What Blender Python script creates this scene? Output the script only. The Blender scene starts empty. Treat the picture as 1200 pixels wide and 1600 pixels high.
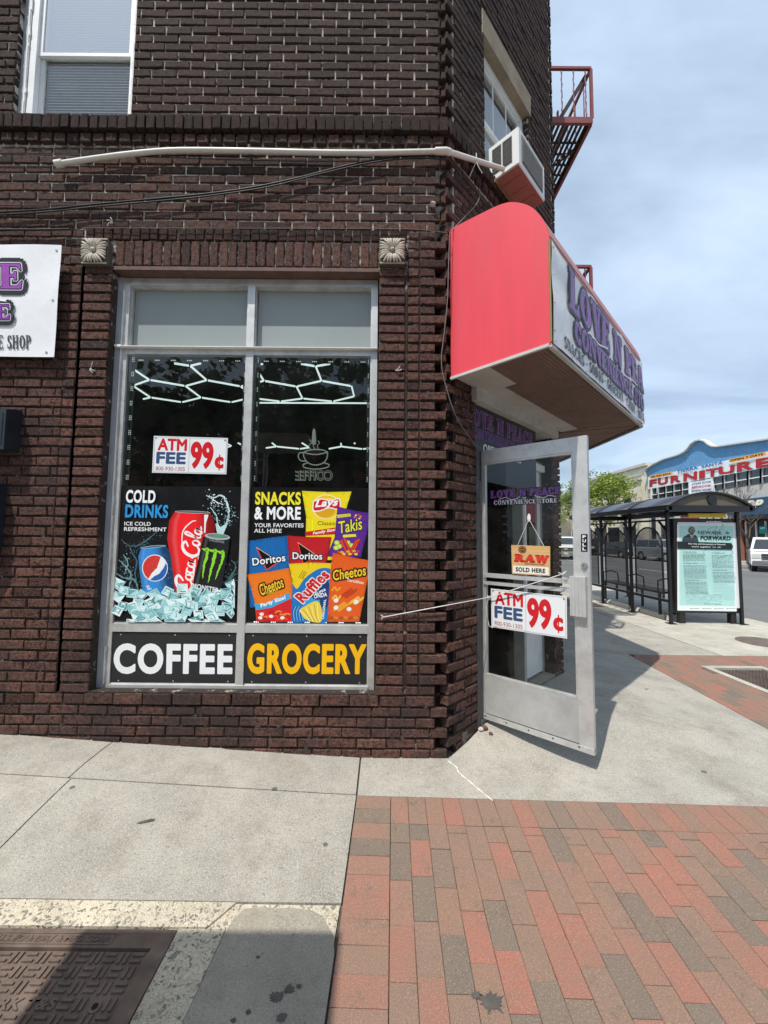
import bpy, bmesh, math, random
from mathutils import Vector, Matrix, geometry, noise
rad = math.radians
SC = bpy.context.scene
COL = SC.collection
random.seed(7)
# ------------------------------------------------------------------ camera
CF, CD, CH = 605.0, 2.8, 1.58
CT, CP = rad(3.7), 0.0088
cF = Vector((0, math.cos(CT), math.sin(CT)))
cU0 = Vector((0, -math.sin(CT), math.cos(CT)))
cR = Vector((1, 0, 0)) * math.cos(CP) + cU0 * math.sin(CP)
cU = cU0 * math.cos(CP) - Vector((1, 0, 0)) * math.sin(CP)
CAM = Vector((0, -CD, CH))
cam = bpy.data.cameras.new('camera'); camo = bpy.data.objects.new('camera', cam); COL.objects.link(camo)
M = Matrix((cR, cU, -cF)).transposed().to_4x4(); M.translation = CAM
camo.matrix_world = M
cam.sensor_fit = 'VERTICAL'; cam.sensor_height = 36; cam.sensor_width = 27
cam.lens = 36 * CF / 1600; cam.clip_start = 0.05; cam.clip_end = 3000
SC.camera = camo
# ------------------------------------------------------------------ world, sun
SUN = Vector((0.311, 0.411, -1)).normalized()          # direction the light travels
w = bpy.data.worlds.new('World'); SC.world = w; w.use_nodes = True
nt = w.node_tree; nt.nodes.clear()
out = nt.nodes.new('ShaderNodeOutputWorld'); bg = nt.nodes.new('ShaderNodeBackground')
sky = nt.nodes.new('ShaderNodeTexSky'); sky.sky_type = 'NISHITA'; sky.sun_disc = False
sky.sun_elevation = math.asin(-SUN.z); sky.sun_rotation = math.atan2(-SUN.x, -SUN.y)
sky.air_density = 1.0; sky.dust_density = 1.2; sky.ozone_density = 1.5
tc = nt.nodes.new('ShaderNodeTexCoord')
# thin streaky cloud laid out on a high plane: direction divided by its height
sep = nt.nodes.new('ShaderNodeSeparateXYZ'); nt.links.new(tc.outputs['Generated'], sep.inputs[0])
mx = nt.nodes.new('ShaderNodeMath'); mx.operation = 'MAXIMUM'; mx.inputs[1].default_value = 0.0; nt.links.new(sep.outputs['Z'], mx.inputs[0])
ad = nt.nodes.new('ShaderNodeMath'); ad.operation = 'ADD'; ad.inputs[1].default_value = 0.16; nt.links.new(mx.outputs[0], ad.inputs[0])
dx = nt.nodes.new('ShaderNodeMath'); dx.operation = 'DIVIDE'; nt.links.new(sep.outputs['X'], dx.inputs[0]); nt.links.new(ad.outputs[0], dx.inputs[1])
dy = nt.nodes.new('ShaderNodeMath'); dy.operation = 'DIVIDE'; nt.links.new(sep.outputs['Y'], dy.inputs[0]); nt.links.new(ad.outputs[0], dy.inputs[1])
cb = nt.nodes.new('ShaderNodeCombineXYZ'); nt.links.new(dx.outputs[0], cb.inputs[0]); nt.links.new(dy.outputs[0], cb.inputs[1])
mp = nt.nodes.new('ShaderNodeMapping'); mp.inputs['Rotation'].default_value = (0, 0, rad(25)); mp.inputs['Scale'].default_value = (0.8, 1.35, 1)
nt.links.new(cb.outputs[0], mp.inputs[0])
n1 = nt.nodes.new('ShaderNodeTexNoise'); n1.inputs['Scale'].default_value = 0.9; n1.inputs['Detail'].default_value = 7; n1.inputs['Roughness'].default_value = 0.54; n1.inputs['Distortion'].default_value = 0.4
nt.links.new(mp.outputs[0], n1.inputs['Vector'])
rp = nt.nodes.new('ShaderNodeValToRGB'); rp.color_ramp.elements[0].position = 0.34; rp.color_ramp.elements[0].color = (0.26,) * 3 + (1,)
rp.color_ramp.elements[1].position = 0.62; rp.color_ramp.elements[1].color = (0.92,) * 3 + (1,)
nt.links.new(n1.outputs['Fac'], rp.inputs[0])
mixc = nt.nodes.new('ShaderNodeMixRGB'); mixc.inputs['Color2'].default_value = (6.0, 7.4, 9.2, 1)
nt.links.new(rp.outputs[0], mixc.inputs['Fac']); nt.links.new(sky.outputs[0], mixc.inputs['Color1'])
bg.inputs['Strength'].default_value = 0.128
nt.links.new(mixc.outputs[0], bg.inputs['Color']); nt.links.new(bg.outputs[0], out.inputs['Surface'])
sl = bpy.data.lights.new('sun', 'SUN'); sl.energy = 4.6; sl.angle = rad(0.53); sl.color = (1.0, 0.955, 0.89)
so = bpy.data.objects.new('sun', sl); COL.objects.link(so); so.rotation_euler = SUN.to_track_quat('-Z', 'Y').to_euler(); so.location = (-3, -4, 12)
SC.view_settings.view_transform = 'Standard'; SC.view_settings.look = 'None'
SC.view_settings.exposure = 0.0; SC.view_settings.gamma = 1.0; SC.view_settings.use_curve_mapping = False
SC.render.engine = 'CYCLES'
SC.cycles.max_bounces = 8; SC.cycles.transparent_max_bounces = 16

# ------------------------------------------------------------------ surveying: a picture point carried onto a real plane
def ray(px, py):
    return cR * ((px - 600) / CF) + cU * ((800 - py) / CF) + cF
def onP(px, py, P, N):
    r = ray(px, py); P = Vector(P); N = Vector(N)
    return CAM + r * ((P - CAM).dot(N) / r.dot(N))
def onY(px, py, y=0.0): return onP(px, py, (0, y, 0), (0, 1, 0))
def onX(px, py, x=0.0): return onP(px, py, (x, 0, 0), (1, 0, 0))
def onZ(px, py, z=0.0): return onP(px, py, (0, 0, z), (0, 0, 1))
def proj(p):
    d = Vector(p) - CAM; z = d.dot(cF)
    if z < 0.05: return (-9999, -9999, z)
    return (600 + CF * d.dot(cR) / z, 800 - CF * d.dot(cU) / z, z)
def sst(a, b, x):
    t = max(0.0, min(1.0, (x - a) / (b - a))); return t * t * (3 - 2 * t)
def T(x, y):                                             # lie of the pavement
    w_ = sst(-1.25, -0.15, y)
    return (0.055 * max(0.0, -x - 0.2) + 0.045) * w_ * (1 - sst(2.0, 4.0, x) * .6) + 0.10 * sst(0.0, 0.5, y) * (1 - sst(1.5, 3.6, x)) 

# ------------------------------------------------------------------ materials
def lin(c):
    if isinstance(c, str): c = tuple(int(c[i:i + 2], 16) / 255 for i in (1, 3, 5))
    return tuple((v / 12.92 if v <= 0.04045 else ((v + 0.055) / 1.055) ** 2.4) for v in c[:3])
MATS = {}
def new_mat(name):
    m = bpy.data.materials.new(name); m.use_nodes = True; MATS[name] = m
    nt = m.node_tree; b = nt.nodes['Principled BSDF']; return m, nt, b
def nd(nt, typ, **kw):
    n = nt.nodes.new(typ)
    for k, v in kw.items():
        if k.startswith('i_'): n.inputs[k[2:].replace('_', ' ')].default_value = v
        else: setattr(n, k, v)
    return n
def mat(name, col, rough=0.6, metal=0.0, vary=0.12, scale=6.0, bump=0.0, bscale=40.0, spec=0.5, emit=None, estr=0.0, coat=0.0, dirt=0.0, dirtcol=(0.05, 0.04, 0.03), stretch=(1, 1, 1)):
    if name in MATS: return MATS[name]
    m, nt, b = new_mat(name); col = lin(col) if isinstance(col, str) else col
    g = nd(nt, 'ShaderNodeNewGeometry'); mpn = nd(nt, 'ShaderNodeMapping'); mpn.inputs['Scale'].default_value = stretch
    nt.links.new(g.outputs['Position'], mpn.inputs[0])
    n = nd(nt, 'ShaderNodeTexNoise', i_Scale=scale, i_Detail=6.0, i_Roughness=0.62); nt.links.new(mpn.outputs[0], n.inputs['Vector'])
    r = nd(nt, 'ShaderNodeValToRGB'); e = r.color_ramp.elements
    e[0].position = 0.3; e[1].position = 0.7
    e[0].color = tuple(c * (1 - vary) for c in col) + (1,); e[1].color = tuple(min(1, c * (1 + vary)) for c in col) + (1,)
    nt.links.new(n.outputs['Fac'], r.inputs[0]); last = r.outputs[0]
    if dirt > 0:
        n2 = nd(nt, 'ShaderNodeTexNoise', i_Scale=scale * 0.7, i_Detail=9.0, i_Roughness=0.75); nt.links.new(mpn.outputs[0], n2.inputs['Vector'])
        r2 = nd(nt, 'ShaderNodeValToRGB'); r2.color_ramp.elements[0].position = 0.48; r2.color_ramp.elements[0].color = (0, 0, 0, 1)
        r2.color_ramp.elements[1].position = 0.75; r2.color_ramp.elements[1].color = (dirt,) * 3 + (1,)
        nt.links.new(n2.outputs['Fac'], r2.inputs[0])
        mxn = nd(nt, 'ShaderNodeMixRGB'); mxn.inputs['Color2'].default_value = tuple(dirtcol) + (1,)
        nt.links.new(r2.outputs[0], mxn.inputs['Fac']); nt.links.new(last, mxn.inputs['Color1']); last = mxn.outputs[0]
    nt.links.new(last, b.inputs['Base Color'])
    b.inputs['Roughness'].default_value = rough; b.inputs['Metallic'].default_value = metal
    b.inputs['Specular IOR Level'].default_value = spec; b.inputs['Coat Weight'].default_value = coat
    if emit: b.inputs['Emission Color'].default_value = tuple(emit) + (1,); b.inputs['Emission Strength'].default_value = estr
    if bump > 0:
        n3 = nd(nt, 'ShaderNodeTexNoise', i_Scale=bscale, i_Detail=5.0, i_Roughness=0.6); nt.links.new(mpn.outputs[0], n3.inputs['Vector'])
        bp = nd(nt, 'ShaderNodeBump', i_Strength=bump, i_Distance=0.01); nt.links.new(n3.outputs['Fac'], bp.inputs['Height']); nt.links.new(bp.outputs[0], b.inputs['Normal'])
    return m

def rnd_node(nt):                                        # random per object, plus the per-brick attribute of the joined courses
    oi = nd(nt, 'ShaderNodeObjectInfo'); at = nd(nt, 'ShaderNodeAttribute', attribute_name='rnd')
    a = nd(nt, 'ShaderNodeMath', operation='ADD'); nt.links.new(oi.outputs['Random'], a.inputs[0]); nt.links.new(at.outputs['Fac'], a.inputs[1])
    f_ = nd(nt, 'ShaderNodeMath', operation='FRACT'); nt.links.new(a.outputs[0], f_.inputs[0]); return f_.outputs[0]
def ramp(nt, fac, stops, interp='LINEAR'):
    r = nd(nt, 'ShaderNodeValToRGB'); r.color_ramp.interpolation = interp; cr = r.color_ramp
    while len(cr.elements) < len(stops): cr.elements.new(0.5)
    for e, (p, c) in zip(cr.elements, stops): e.position = p; e.color = tuple(c[:3]) + (1,)
    nt.links.new(fac, r.inputs[0]); return r.outputs[0]
def mixn(nt, fac, a, b_, mode='MIX'):
    n = nd(nt, 'ShaderNodeMixRGB', blend_type=mode)
    for s, v in (('Fac', fac), ('Color1', a), ('Color2', b_)):
        if isinstance(v, (int, float)): n.inputs[s].default_value = v
        elif isinstance(v, tuple): n.inputs[s].default_value = tuple(v[:3]) + (1,)
        else: nt.links.new(v, n.inputs[s])
    return n.outputs[0]
def noise_f(nt, vec, scale, detail=5.0, rough=0.6, st=None):
    if st:
        m_ = nd(nt, 'ShaderNodeMapping'); m_.inputs['Scale'].default_value = st; nt.links.new(vec, m_.inputs[0]); vec = m_.outputs[0]
    n = nd(nt, 'ShaderNodeTexNoise', i_Scale=scale, i_Detail=detail, i_Roughness=rough); nt.links.new(vec, n.inputs['Vector']); return n.outputs['Fac']

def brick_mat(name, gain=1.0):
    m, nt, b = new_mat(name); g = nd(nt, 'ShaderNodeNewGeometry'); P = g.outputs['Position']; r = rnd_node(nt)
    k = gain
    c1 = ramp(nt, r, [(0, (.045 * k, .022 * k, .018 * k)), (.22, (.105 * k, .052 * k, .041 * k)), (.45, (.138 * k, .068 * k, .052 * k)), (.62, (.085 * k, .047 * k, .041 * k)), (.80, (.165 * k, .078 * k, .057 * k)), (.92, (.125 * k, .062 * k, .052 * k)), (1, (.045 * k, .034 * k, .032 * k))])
    c2 = mixn(nt, ramp(nt, noise_f(nt, P, 34, 8, .8), [(.46, (0, 0, 0)), (.58, (.9,) * 3)]), c1, (.018 * k, .011 * k, .009 * k))
    c2 = mixn(nt, ramp(nt, noise_f(nt, P, 120, 3, .6), [(.52, (0, 0, 0)), (.70, (.55,) * 3)]), c2, (.30 * k, .16 * k, .12 * k))
    # soot on the upper storey and in large blotches low down
    sp = nd(nt, 'ShaderNodeSeparateXYZ'); nt.links.new(P, sp.inputs[0])
    mr = nd(nt, 'ShaderNodeMapRange'); mr.inputs['From Min'].default_value = 3.0; mr.inputs['From Max'].default_value = 5.2; mr.inputs['To Max'].default_value = 0.70; nt.links.new(sp.outputs['Z'], mr.inputs['Value'])
    bl = ramp(nt, noise_f(nt, P, 1.3, 5, .6), [(.45, (.0,) * 3), (.68, (.55,) * 3)])
    mz = nd(nt, 'ShaderNodeMapRange'); mz.inputs['From Min'].default_value = 1.1; mz.inputs['From Max'].default_value = .45; mz.inputs['To Max'].default_value = .75; nt.links.new(sp.outputs['Z'], mz.inputs['Value'])
    lz = mixn(nt, 1.0, mz.outputs[0], ramp(nt, noise_f(nt, P, 1.9, 7, .65), [(.42, (0, 0, 0)), (.58, (1, 1, 1))]), 'MULTIPLY')
    bl = mixn(nt, 1.0, bl, lz, 'LIGHTEN')
    mxx = nd(nt, 'ShaderNodeMath', operation='MAXIMUM'); nt.links.new(mr.outputs[0], mxx.inputs[0]); nt.links.new(bl, mxx.inputs[1])
    c3 = mixn(nt, mxx.outputs[0], c2, (.032 * k, .027 * k, .024 * k))
    # pale lime bloom in drips
    c4 = mixn(nt, ramp(nt, noise_f(nt, P, 7, 8, .75, (1.0, 1.0, .35)), [(.62, (0, 0, 0)), (.78, (.32,) * 3)]), c3, (.22, .20, .17))
    nt.links.new(c4, b.inputs['Base Color']); b.inputs['Roughness'].default_value = 0.85; b.inputs['Specular IOR Level'].default_value = 0.14
    h1 = noise_f(nt, P, 75, 7, .78, (.6, .6, 1.5)); h2 = noise_f(nt, P, 230, 3, .6)
    s_ = nd(nt, 'ShaderNodeMath', operation='MULTIPLY_ADD'); nt.links.new(h2, s_.inputs[0]); s_.inputs[1].default_value = .45; nt.links.new(h1, s_.inputs[2])
    bp = nd(nt, 'ShaderNodeBump', i_Strength=1.0, i_Distance=0.016); nt.links.new(s_.outputs[0], bp.inputs['Height']); nt.links.new(bp.outputs[0], b.inputs['Normal'])
    return m
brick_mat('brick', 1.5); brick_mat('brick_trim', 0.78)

def mortar_mat():
    m, nt, b = new_mat('mortar'); g = nd(nt, 'ShaderNodeNewGeometry'); P = g.outputs['Position']
    sp = nd(nt, 'ShaderNodeSeparateXYZ'); nt.links.new(P, sp.inputs[0]); mr = nd(nt, 'ShaderNodeMapRange'); mr.inputs['From Min'].default_value = 3.3; mr.inputs['From Max'].default_value = 4.0; mr.inputs['To Min'].default_value = -.10; mr.inputs['To Max'].default_value = .10; nt.links.new(sp.outputs['Z'], mr.inputs['Value'])
    ad_ = nd(nt, 'ShaderNodeMath', operation='ADD'); nt.links.new(noise_f(nt, P, 14, 6, .7), ad_.inputs[0]); nt.links.new(mr.outputs[0], ad_.inputs[1])
    c = ramp(nt, ad_.outputs[0], [(.48, (.030, .020, .016)), (.56, (.30, .26, .21)), (.64, (.58, .54, .46))])
    nt.links.new(c, b.inputs['Base Color']); b.inputs['Roughness'].default_value = 0.95
    bp = nd(nt, 'ShaderNodeBump', i_Strength=.8, i_Distance=0.006); nt.links.new(noise_f(nt, P, 90, 4), bp.inputs['Height']); nt.links.new(bp.outputs[0], b.inputs['Normal'])
mortar_mat()

def concrete_mat(name, base, pebbles=0.0, speck=0.5):
    m, nt, b = new_mat(name); g = nd(nt, 'ShaderNodeNewGeometry'); P = g.outputs['Position']; r = rnd_node(nt)
    lo = tuple(c * .72 for c in base); hi = tuple(min(1, c * 1.22) for c in base)
    c = ramp(nt, noise_f(nt, P, 2.2, 8, .68), [(.3, lo), (.7, hi)])
    c = mixn(nt, ramp(nt, r, [(0, (0, 0, 0)), (1, (.16,) * 3)]), c, tuple(v * .7 for v in base))
    c = mixn(nt, ramp(nt, noise_f(nt, P, 210, 3, .7), [(.50, (0, 0, 0)), (.64, (speck,) * 3)]), c, tuple(min(1, v * 1.6) for v in base))
    c = mixn(nt, ramp(nt, noise_f(nt, P, 95, 5, .8), [(.54, (0, 0, 0)), (.68, (speck,) * 3)]), c, tuple(v * .30 for v in base))
    # greasy foot wear and stains
    c = mixn(nt, ramp(nt, noise_f(nt, P, 4.0, 10, .8), [(.50, (0, 0, 0)), (.70, (.6,) * 3)]), c, tuple(v * w_ for v, w_ in zip(base, (.56, .50, .42))))
    # gum spots
    vo = nd(nt, 'ShaderNodeTexVoronoi', i_Scale=3.3, i_Randomness=1.0); nt.links.new(P, vo.inputs['Vector'])
    c = mixn(nt, ramp(nt, vo.outputs['Distance'], [(.052, (.8,) * 3), (.064, (0, 0, 0))]), c, (.07, .07, .065))
    vo2 = nd(nt, 'ShaderNodeTexVoronoi', i_Scale=9.0, i_Randomness=1.0); nt.links.new(P, vo2.inputs['Vector'])
    c = mixn(nt, ramp(nt, vo2.outputs['Distance'], [(.04, (.5,) * 3), (.06, (0, 0, 0))]), c, (.12, .12, .11))
    h = noise_f(nt, P, 120, 6, .7)
    if pebbles:
        v3 = nd(nt, 'ShaderNodeTexVoronoi', i_Scale=48.0, i_Randomness=1.0); 
        nd_ = nd(nt, 'ShaderNodeTexNoise', i_Scale=30.0); nt.links.new(P, nd_.inputs['Vector'])
        mv = mixn(nt, .04, P, nd_.outputs['Color'], 'LINEAR_LIGHT'); nt.links.new(mv, v3.inputs['Vector'])
        msk = ramp(nt, v3.outputs['Distance'], [(.30, (1,) * 3), (.42, (0, 0, 0))])
        sel = ramp(nt, v3.outputs['Color'], [(.38, (0, 0, 0)), (.5, (pebbles,) * 3)])
        c = mixn(nt, mixn(nt, 1.0, msk, sel, 'MULTIPLY'), c, ramp(nt, v3.outputs['Color'], [(.3, (.10, .10, .10)), (.7, (.22, .19, .16)), (.9, (.34, .30, .25))]))
        h = mixn(nt, .5, h, msk)
    nt.links.new(c, b.inputs['Base Color']); b.inputs['Roughness'].default_value = 0.88; b.inputs['Specular IOR Level'].default_value = .3
    bp = nd(nt, 'ShaderNodeBump', i_Strength=.8, i_Distance=0.008); nt.links.new(h, bp.inputs['Height']); nt.links.new(bp.outputs[0], b.inputs['Normal'])
concrete_mat('concrete', (.375, .350, .300), speck=.9); concrete_mat('concrete_old', (.53, .475, .36), pebbles=.9, speck=.7)
concrete_mat('concrete_smooth', (.36, .330, .265), speck=.6); concrete_mat('concrete_pale', (.46, .435, .37), speck=.6)
mat('joint_sand', (.20, .145, .105), .95, vary=.4, scale=30)
mat('jamb_dark', (.07, .07, .072), .6)
mat('joint_dirt', (.10, .09, .07), .95, vary=.4, scale=20)

def paver_mat():
    m, nt, b = new_mat('paver'); g = nd(nt, 'ShaderNodeNewGeometry'); P = g.outputs['Position']; r = rnd_node(nt)
    c = ramp(nt, r, [(0, (.37, .125, .085)), (.24, (.33, .130, .090)), (.26, (.25, .150, .105)), (.46, (.25, .150, .105)), (.48, (.125, .112, .092)), (.62, (.17, .138, .106)), (.64, (.35, .135, .095)), (.85, (.28, .145, .100)), (1, (.24, .150, .105))], 'LINEAR')
    c = mixn(nt, ramp(nt, noise_f(nt, P, 3.0, 10, .78), [(.34, (.12,) * 3), (.62, (.72,) * 3)]), c, (.200, .142, .105))
    c = mixn(nt, ramp(nt, noise_f(nt, P, 6.0, 10, .8), [(.56, (0, 0, 0)), (.68, (.5,) * 3)]), c, (.095, .07, .055))
    c = mixn(nt, ramp(nt, noise_f(nt, P, 200, 3, .7), [(.5, (0, 0, 0)), (.68, (.5,) * 3)]), c, (.45, .34, .26))
    c = mixn(nt, ramp(nt, noise_f(nt, P, 140, 3, .7), [(.55, (0, 0, 0)), (.75, (.4,) * 3)]), c, (.09, .07, .06))
    vo = nd(nt, 'ShaderNodeTexVoronoi', i_Scale=3.1, i_Randomness=1.0); nt.links.new(P, vo.inputs['Vector'])
    c = mixn(nt, ramp(nt, vo.outputs['Distance'], [(.055, (.6,) * 3), (.085, (0, 0, 0))]), c, (.07, .05, .045))
    nt.links.new(c, b.inputs['Base Color']); b.inputs['Roughness'].default_value = 0.85; b.inputs['Specular IOR Level'].default_value = .3
    bp = nd(nt, 'ShaderNodeBump', i_Strength=.5, i_Distance=0.005); nt.links.new(noise_f(nt, P, 150, 5, .7), bp.inputs['Height']); nt.links.new(bp.outputs[0], b.inputs['Normal'])
paver_mat()

def asphalt_mat():
    m, nt, b = new_mat('asphalt'); g = nd(nt, 'ShaderNodeNewGeometry'); P = g.outputs['Position']
    c = ramp(nt, noise_f(nt, P, .6, 8, .7, (1, .25, 1)), [(.3, (.10, .10, .098)), (.7, (.17, .168, .16))])
    c = mixn(nt, ramp(nt, noise_f(nt, P, 60, 4, .7), [(.5, (0, 0, 0)), (.8, (.5,) * 3)]), c, (.24, .235, .22))
    nt.links.new(c, b.inputs['Base Color']); b.inputs['Roughness'].default_value = 0.9
    bp = nd(nt, 'ShaderNodeBump', i_Strength=.4, i_Distance=0.01); nt.links.new(noise_f(nt, P, 40, 5, .7), bp.inputs['Height']); nt.links.new(bp.outputs[0], b.inputs['Normal'])
asphalt_mat()

def print_mat(name, rough=0.45, spec=0.4, wrinkle=0.0, fade=0.0, coat=0.0):
    m, nt, b = new_mat(name); at = nd(nt, 'ShaderNodeAttribute', attribute_name='ink')
    g = nd(nt, 'ShaderNodeNewGeometry'); P = g.outputs['Position']
    c = mixn(nt, ramp(nt, noise_f(nt, P, 9, 6, .7), [(.45, (0, 0, 0)), (.75, (.03 + fade,) * 3)]), at.outputs['Color'], (.30, .28, .26))
    nt.links.new(c, b.inputs['Base Color']); b.inputs['Roughness'].default_value = rough; b.inputs['Specular IOR Level'].default_value = spec; b.inputs['Coat Weight'].default_value = coat
    if wrinkle:
        bp = nd(nt, 'ShaderNodeBump', i_Strength=wrinkle, i_Distance=0.02); nt.links.new(noise_f(nt, P, 7, 4, .5, (1, 1, .6)), bp.inputs['Height']); nt.links.new(bp.outputs[0], b.inputs['Normal'])
    return m
print_mat('printed_vinyl', .35, .45); print_mat('printed_banner', .5, .4, .5); print_mat('printed_far', .7, .2)
print_mat('printed_paper', .6, .3)

def glass_mat(name, tint=(.9, .93, .92), ior=1.5, dirt=0.05, extra=0.0, rough=0.0, wob=0.0):
    m = bpy.data.materials.new(name); m.use_nodes = True; MATS[name] = m; nt = m.node_tree; nt.nodes.clear()
    o = nd(nt, 'ShaderNodeOutputMaterial'); t = nd(nt, 'ShaderNodeBsdfTransparent'); t.inputs[0].default_value = tint + (1,)
    gl = nd(nt, 'ShaderNodeBsdfGlossy', i_Roughness=rough); fr = nd(nt, 'ShaderNodeFresnel', i_IOR=ior)
    ml = nd(nt, 'ShaderNodeMath', operation='MULTIPLY_ADD'); ml.inputs[1].default_value = 1.7; ml.inputs[2].default_value = extra; nt.links.new(fr.outputs[0], ml.inputs[0]); gb_ = nd(nt, 'ShaderNodeNewGeometry'); iv = nd(nt, 'ShaderNodeMath', operation='SUBTRACT'); iv.inputs[0].default_value = 1.0; nt.links.new(gb_.outputs['Backfacing'], iv.inputs[1]); mb_ = nd(nt, 'ShaderNodeMath', operation='MULTIPLY', use_clamp=True); nt.links.new(ml.outputs[0], mb_.inputs[0]); nt.links.new(iv.outputs[0], mb_.inputs[1])
    mx_ = nd(nt, 'ShaderNodeMixShader'); nt.links.new(mb_.outputs[0], mx_.inputs[0]); nt.links.new(t.outputs[0], mx_.inputs[1]); nt.links.new(gl.outputs[0], mx_.inputs[2])
    df = nd(nt, 'ShaderNodeBsdfDiffuse'); df.inputs[0].default_value = (.5, .5, .48, 1)
    g = nd(nt, 'ShaderNodeNewGeometry'); d = ramp(nt, noise_f(nt, g.outputs['Position'], 5, 8, .75), [(.4, (dirt * .3,) * 3), (.8, (dirt * 1.6,) * 3)])
    m2 = nd(nt, 'ShaderNodeMixShader'); nt.links.new(d, m2.inputs[0]); nt.links.new(mx_.outputs[0], m2.inputs[1]); nt.links.new(df.outputs[0], m2.inputs[2])
    if wob:
        bp = nd(nt, 'ShaderNodeBump', i_Strength=wob, i_Distance=0.01); nt.links.new(noise_f(nt, g.outputs['Position'], 3, 2, .5), bp.inputs['Height']); nt.links.new(bp.outputs[0], gl.inputs['Normal'])
    nt.links.new(m2.outputs[0], o.inputs['Surface']); return m
glass_mat('shop_glass', (.55, .60, .58), 1.5, .012, 0.0, 0.0, .08); glass_mat('door_glass', (.90, .91, .90), 1.32, .010, 0.0, 0.0, .05)
glass_mat('shelter_glass', (.62, .62, .62), 1.5, .03); glass_mat('house_glass', (.96, .98, .98), 1.6, .03, .02, 0.0, .15); glass_mat('house_glass_upper', (.96, .98, .98), 1.6, .03, .46, 0.0, .1)
mat('aluminium', (.62, .62, .60), .42, .45, .10, 9, dirt=.45, dirtcol=(.20, .19, .17), bump=.06, bscale=80)
mat('aluminium_dull', (.47, .475, .46), .5, .25, .14, 4, bump=.1, bscale=14, dirt=.5, dirtcol=(.25, .24, .22))
mat('white_paint', (.80, .80, .78), .45, vary=.06, dirt=.25, dirtcol=(.35, .33, .29), bump=.05)
mat('old_caulk', (.80, .79, .74), .8, vary=.1, bump=.4)
mat('grey_casing', (.36, .37, .40), .6, vary=.12, dirt=.4, dirtcol=(.18, .18, .18))
mat('grey_panel', (.29, .325, .315), .42, vary=.04, scale=3, dirt=.12, dirtcol=(.25, .26, .25))
mat('black_panel', (.022, .022, .024), .32, vary=.1)
mat('rust_steel', (.11, .055, .042), .7, vary=.35, scale=14, dirt=.4, dirtcol=(.2, .13, .1))
mat('terracotta_dark', (.10, .085, .065), .9, bump=.3)
mat('joint_dark', (.030, .022, .018), .95, vary=.3)
mat('terracotta', (.56, .50, .41), .8, vary=.18, scale=30, dirt=.7, dirtcol=(.10, .085, .07), bump=.35, bscale=90)
mat('pvc', (.72, .69, .60), .45, vary=.06, dirt=.3, dirtcol=(.4, .34, .26))
mat('black_rubber', (.012, .012, .013), .55)
mat('cable_grey', (.16, .16, .15), .6)
mat('rope', (.78, .77, .72), .9, bump=.6, bscale=300)
mat('red_awning', (.80, .060, .085), .5, vary=.07, scale=2.5, dirt=.30, dirtcol=(.50, .13, .13), stretch=(3, 3, .5), bump=.12, bscale=3)
mat('vinyl_white', (.86, .86, .86), .5, vary=.03, bump=1.0, bscale=4, stretch=(1, 1, .6))
mat('awning_pink', (.50, .22, .20), .6, vary=.15)
mat('soffit_brown', (.22, .135, .11), .75, vary=.12, dirt=.3, dirtcol=(.10, .07, .05))
mat('soffit_white', (.52, .50, .46), .7, vary=.08, dirt=.3, dirtcol=(.25, .22, .19))
mat('cream_trim', (.56, .55, .52), .6, vary=.1, dirt=.3)
mat('stone_lintel', (.30, .24, .16), .9, vary=.2, dirt=.4, bump=.3)
mat('ac_white', (.78, .79, .76), .5, vary=.05, dirt=.22, dirtcol=(.4, .36, .3))
mat('ac_under', (.34, .135, .11), .6, vary=.12)
mat('ac_fins', (.17, .17, .16), .6, vary=.35, scale=60)
mat('escape_red', (.24, .060, .055), .6, vary=.25, scale=12, dirt=.3)
mat('escape_black', (.02, .018, .018), .6)
mat('cast_iron', (.165, .12, .095), .62, .3, vary=.35, scale=10, dirt=.5, dirtcol=(.24, .19, .15), bump=.35, bscale=120)
mat('dark_void', (.008, .008, .008), .9)
mat('room_dark', (.030, .032, .030), .85, vary=.2); mat('room_floor', (.09, .085, .08), .6); mat('shelf_grey', (.10, .10, .10), .6)
mat('stock_dark', (.035, .04, .045), .6, vary=.8, scale=12)
mat('led_white', (.9, .9, .9), .4, emit=(.93, .98, 1.0), estr=2.4); mat('led_dot', (.9, .9, .9), .4, emit=(.9, .96, 1.0), estr=1.3)
mat('tube_cream', (.62, .60, .53), .35, emit=(.9, .88, .8), estr=.45)  # faint emission added so the cup sign shows against the dim room
mat('navy_box', (.012, .018, .026), .5, vary=.3, dirt=.3, dirtcol=(.06, .07, .08))
mat('blind', (.84, .84, .80), .6, vary=.03)
mat('shelter_black', (.014, .014, .016), .38, vary=.15); mat('shelter_roof', (.045, .045, .062), .32, vary=.12, dirt=.15, dirtcol=(.12, .12, .13))
mat('shelter_gable', (.13, .115, .075), .5, vary=.1); mat('sign_yellow', (.80, .62, .04), .5); mat('olive_bead', (.30, .27, .10), .6)
mat('rubble', (.44, .36, .26), .95, vary=.3, bump=.7, bscale=60); mat('old_wood', (.24, .13, .05), .8, vary=.3, stretch=(1, 1, 8))
mat('wood_sign', (.66, .40, .17), .5, vary=.18, scale=7, stretch=(1, 1, 9))
mat('sign_white', (.80, .82, .83), .35, vary=.02)
mat('car_white', (.78, .79, .79), .25, vary=.02, coat=.6); mat('car_dark', (.02, .021, .024), .22, coat=.8); mat('car_red', (.35, .02, .02), .25, coat=.6); mat('car_silver', (.35, .36, .37), .3, .5, coat=.5)
mat('car_glass', (.03, .035, .04), .08, spec=.8); mat('tyre', (.015, .015, .015), .8); mat('chrome', (.55, .55, .55), .25, .9); mat('grille', (.03, .03, .03), .5)
mat('headlight', (.62, .62, .55), .15, coat=.8); mat('plate', (.62, .56, .35), .5); mat('rim', (.35, .35, .35), .35, .7)
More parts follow.
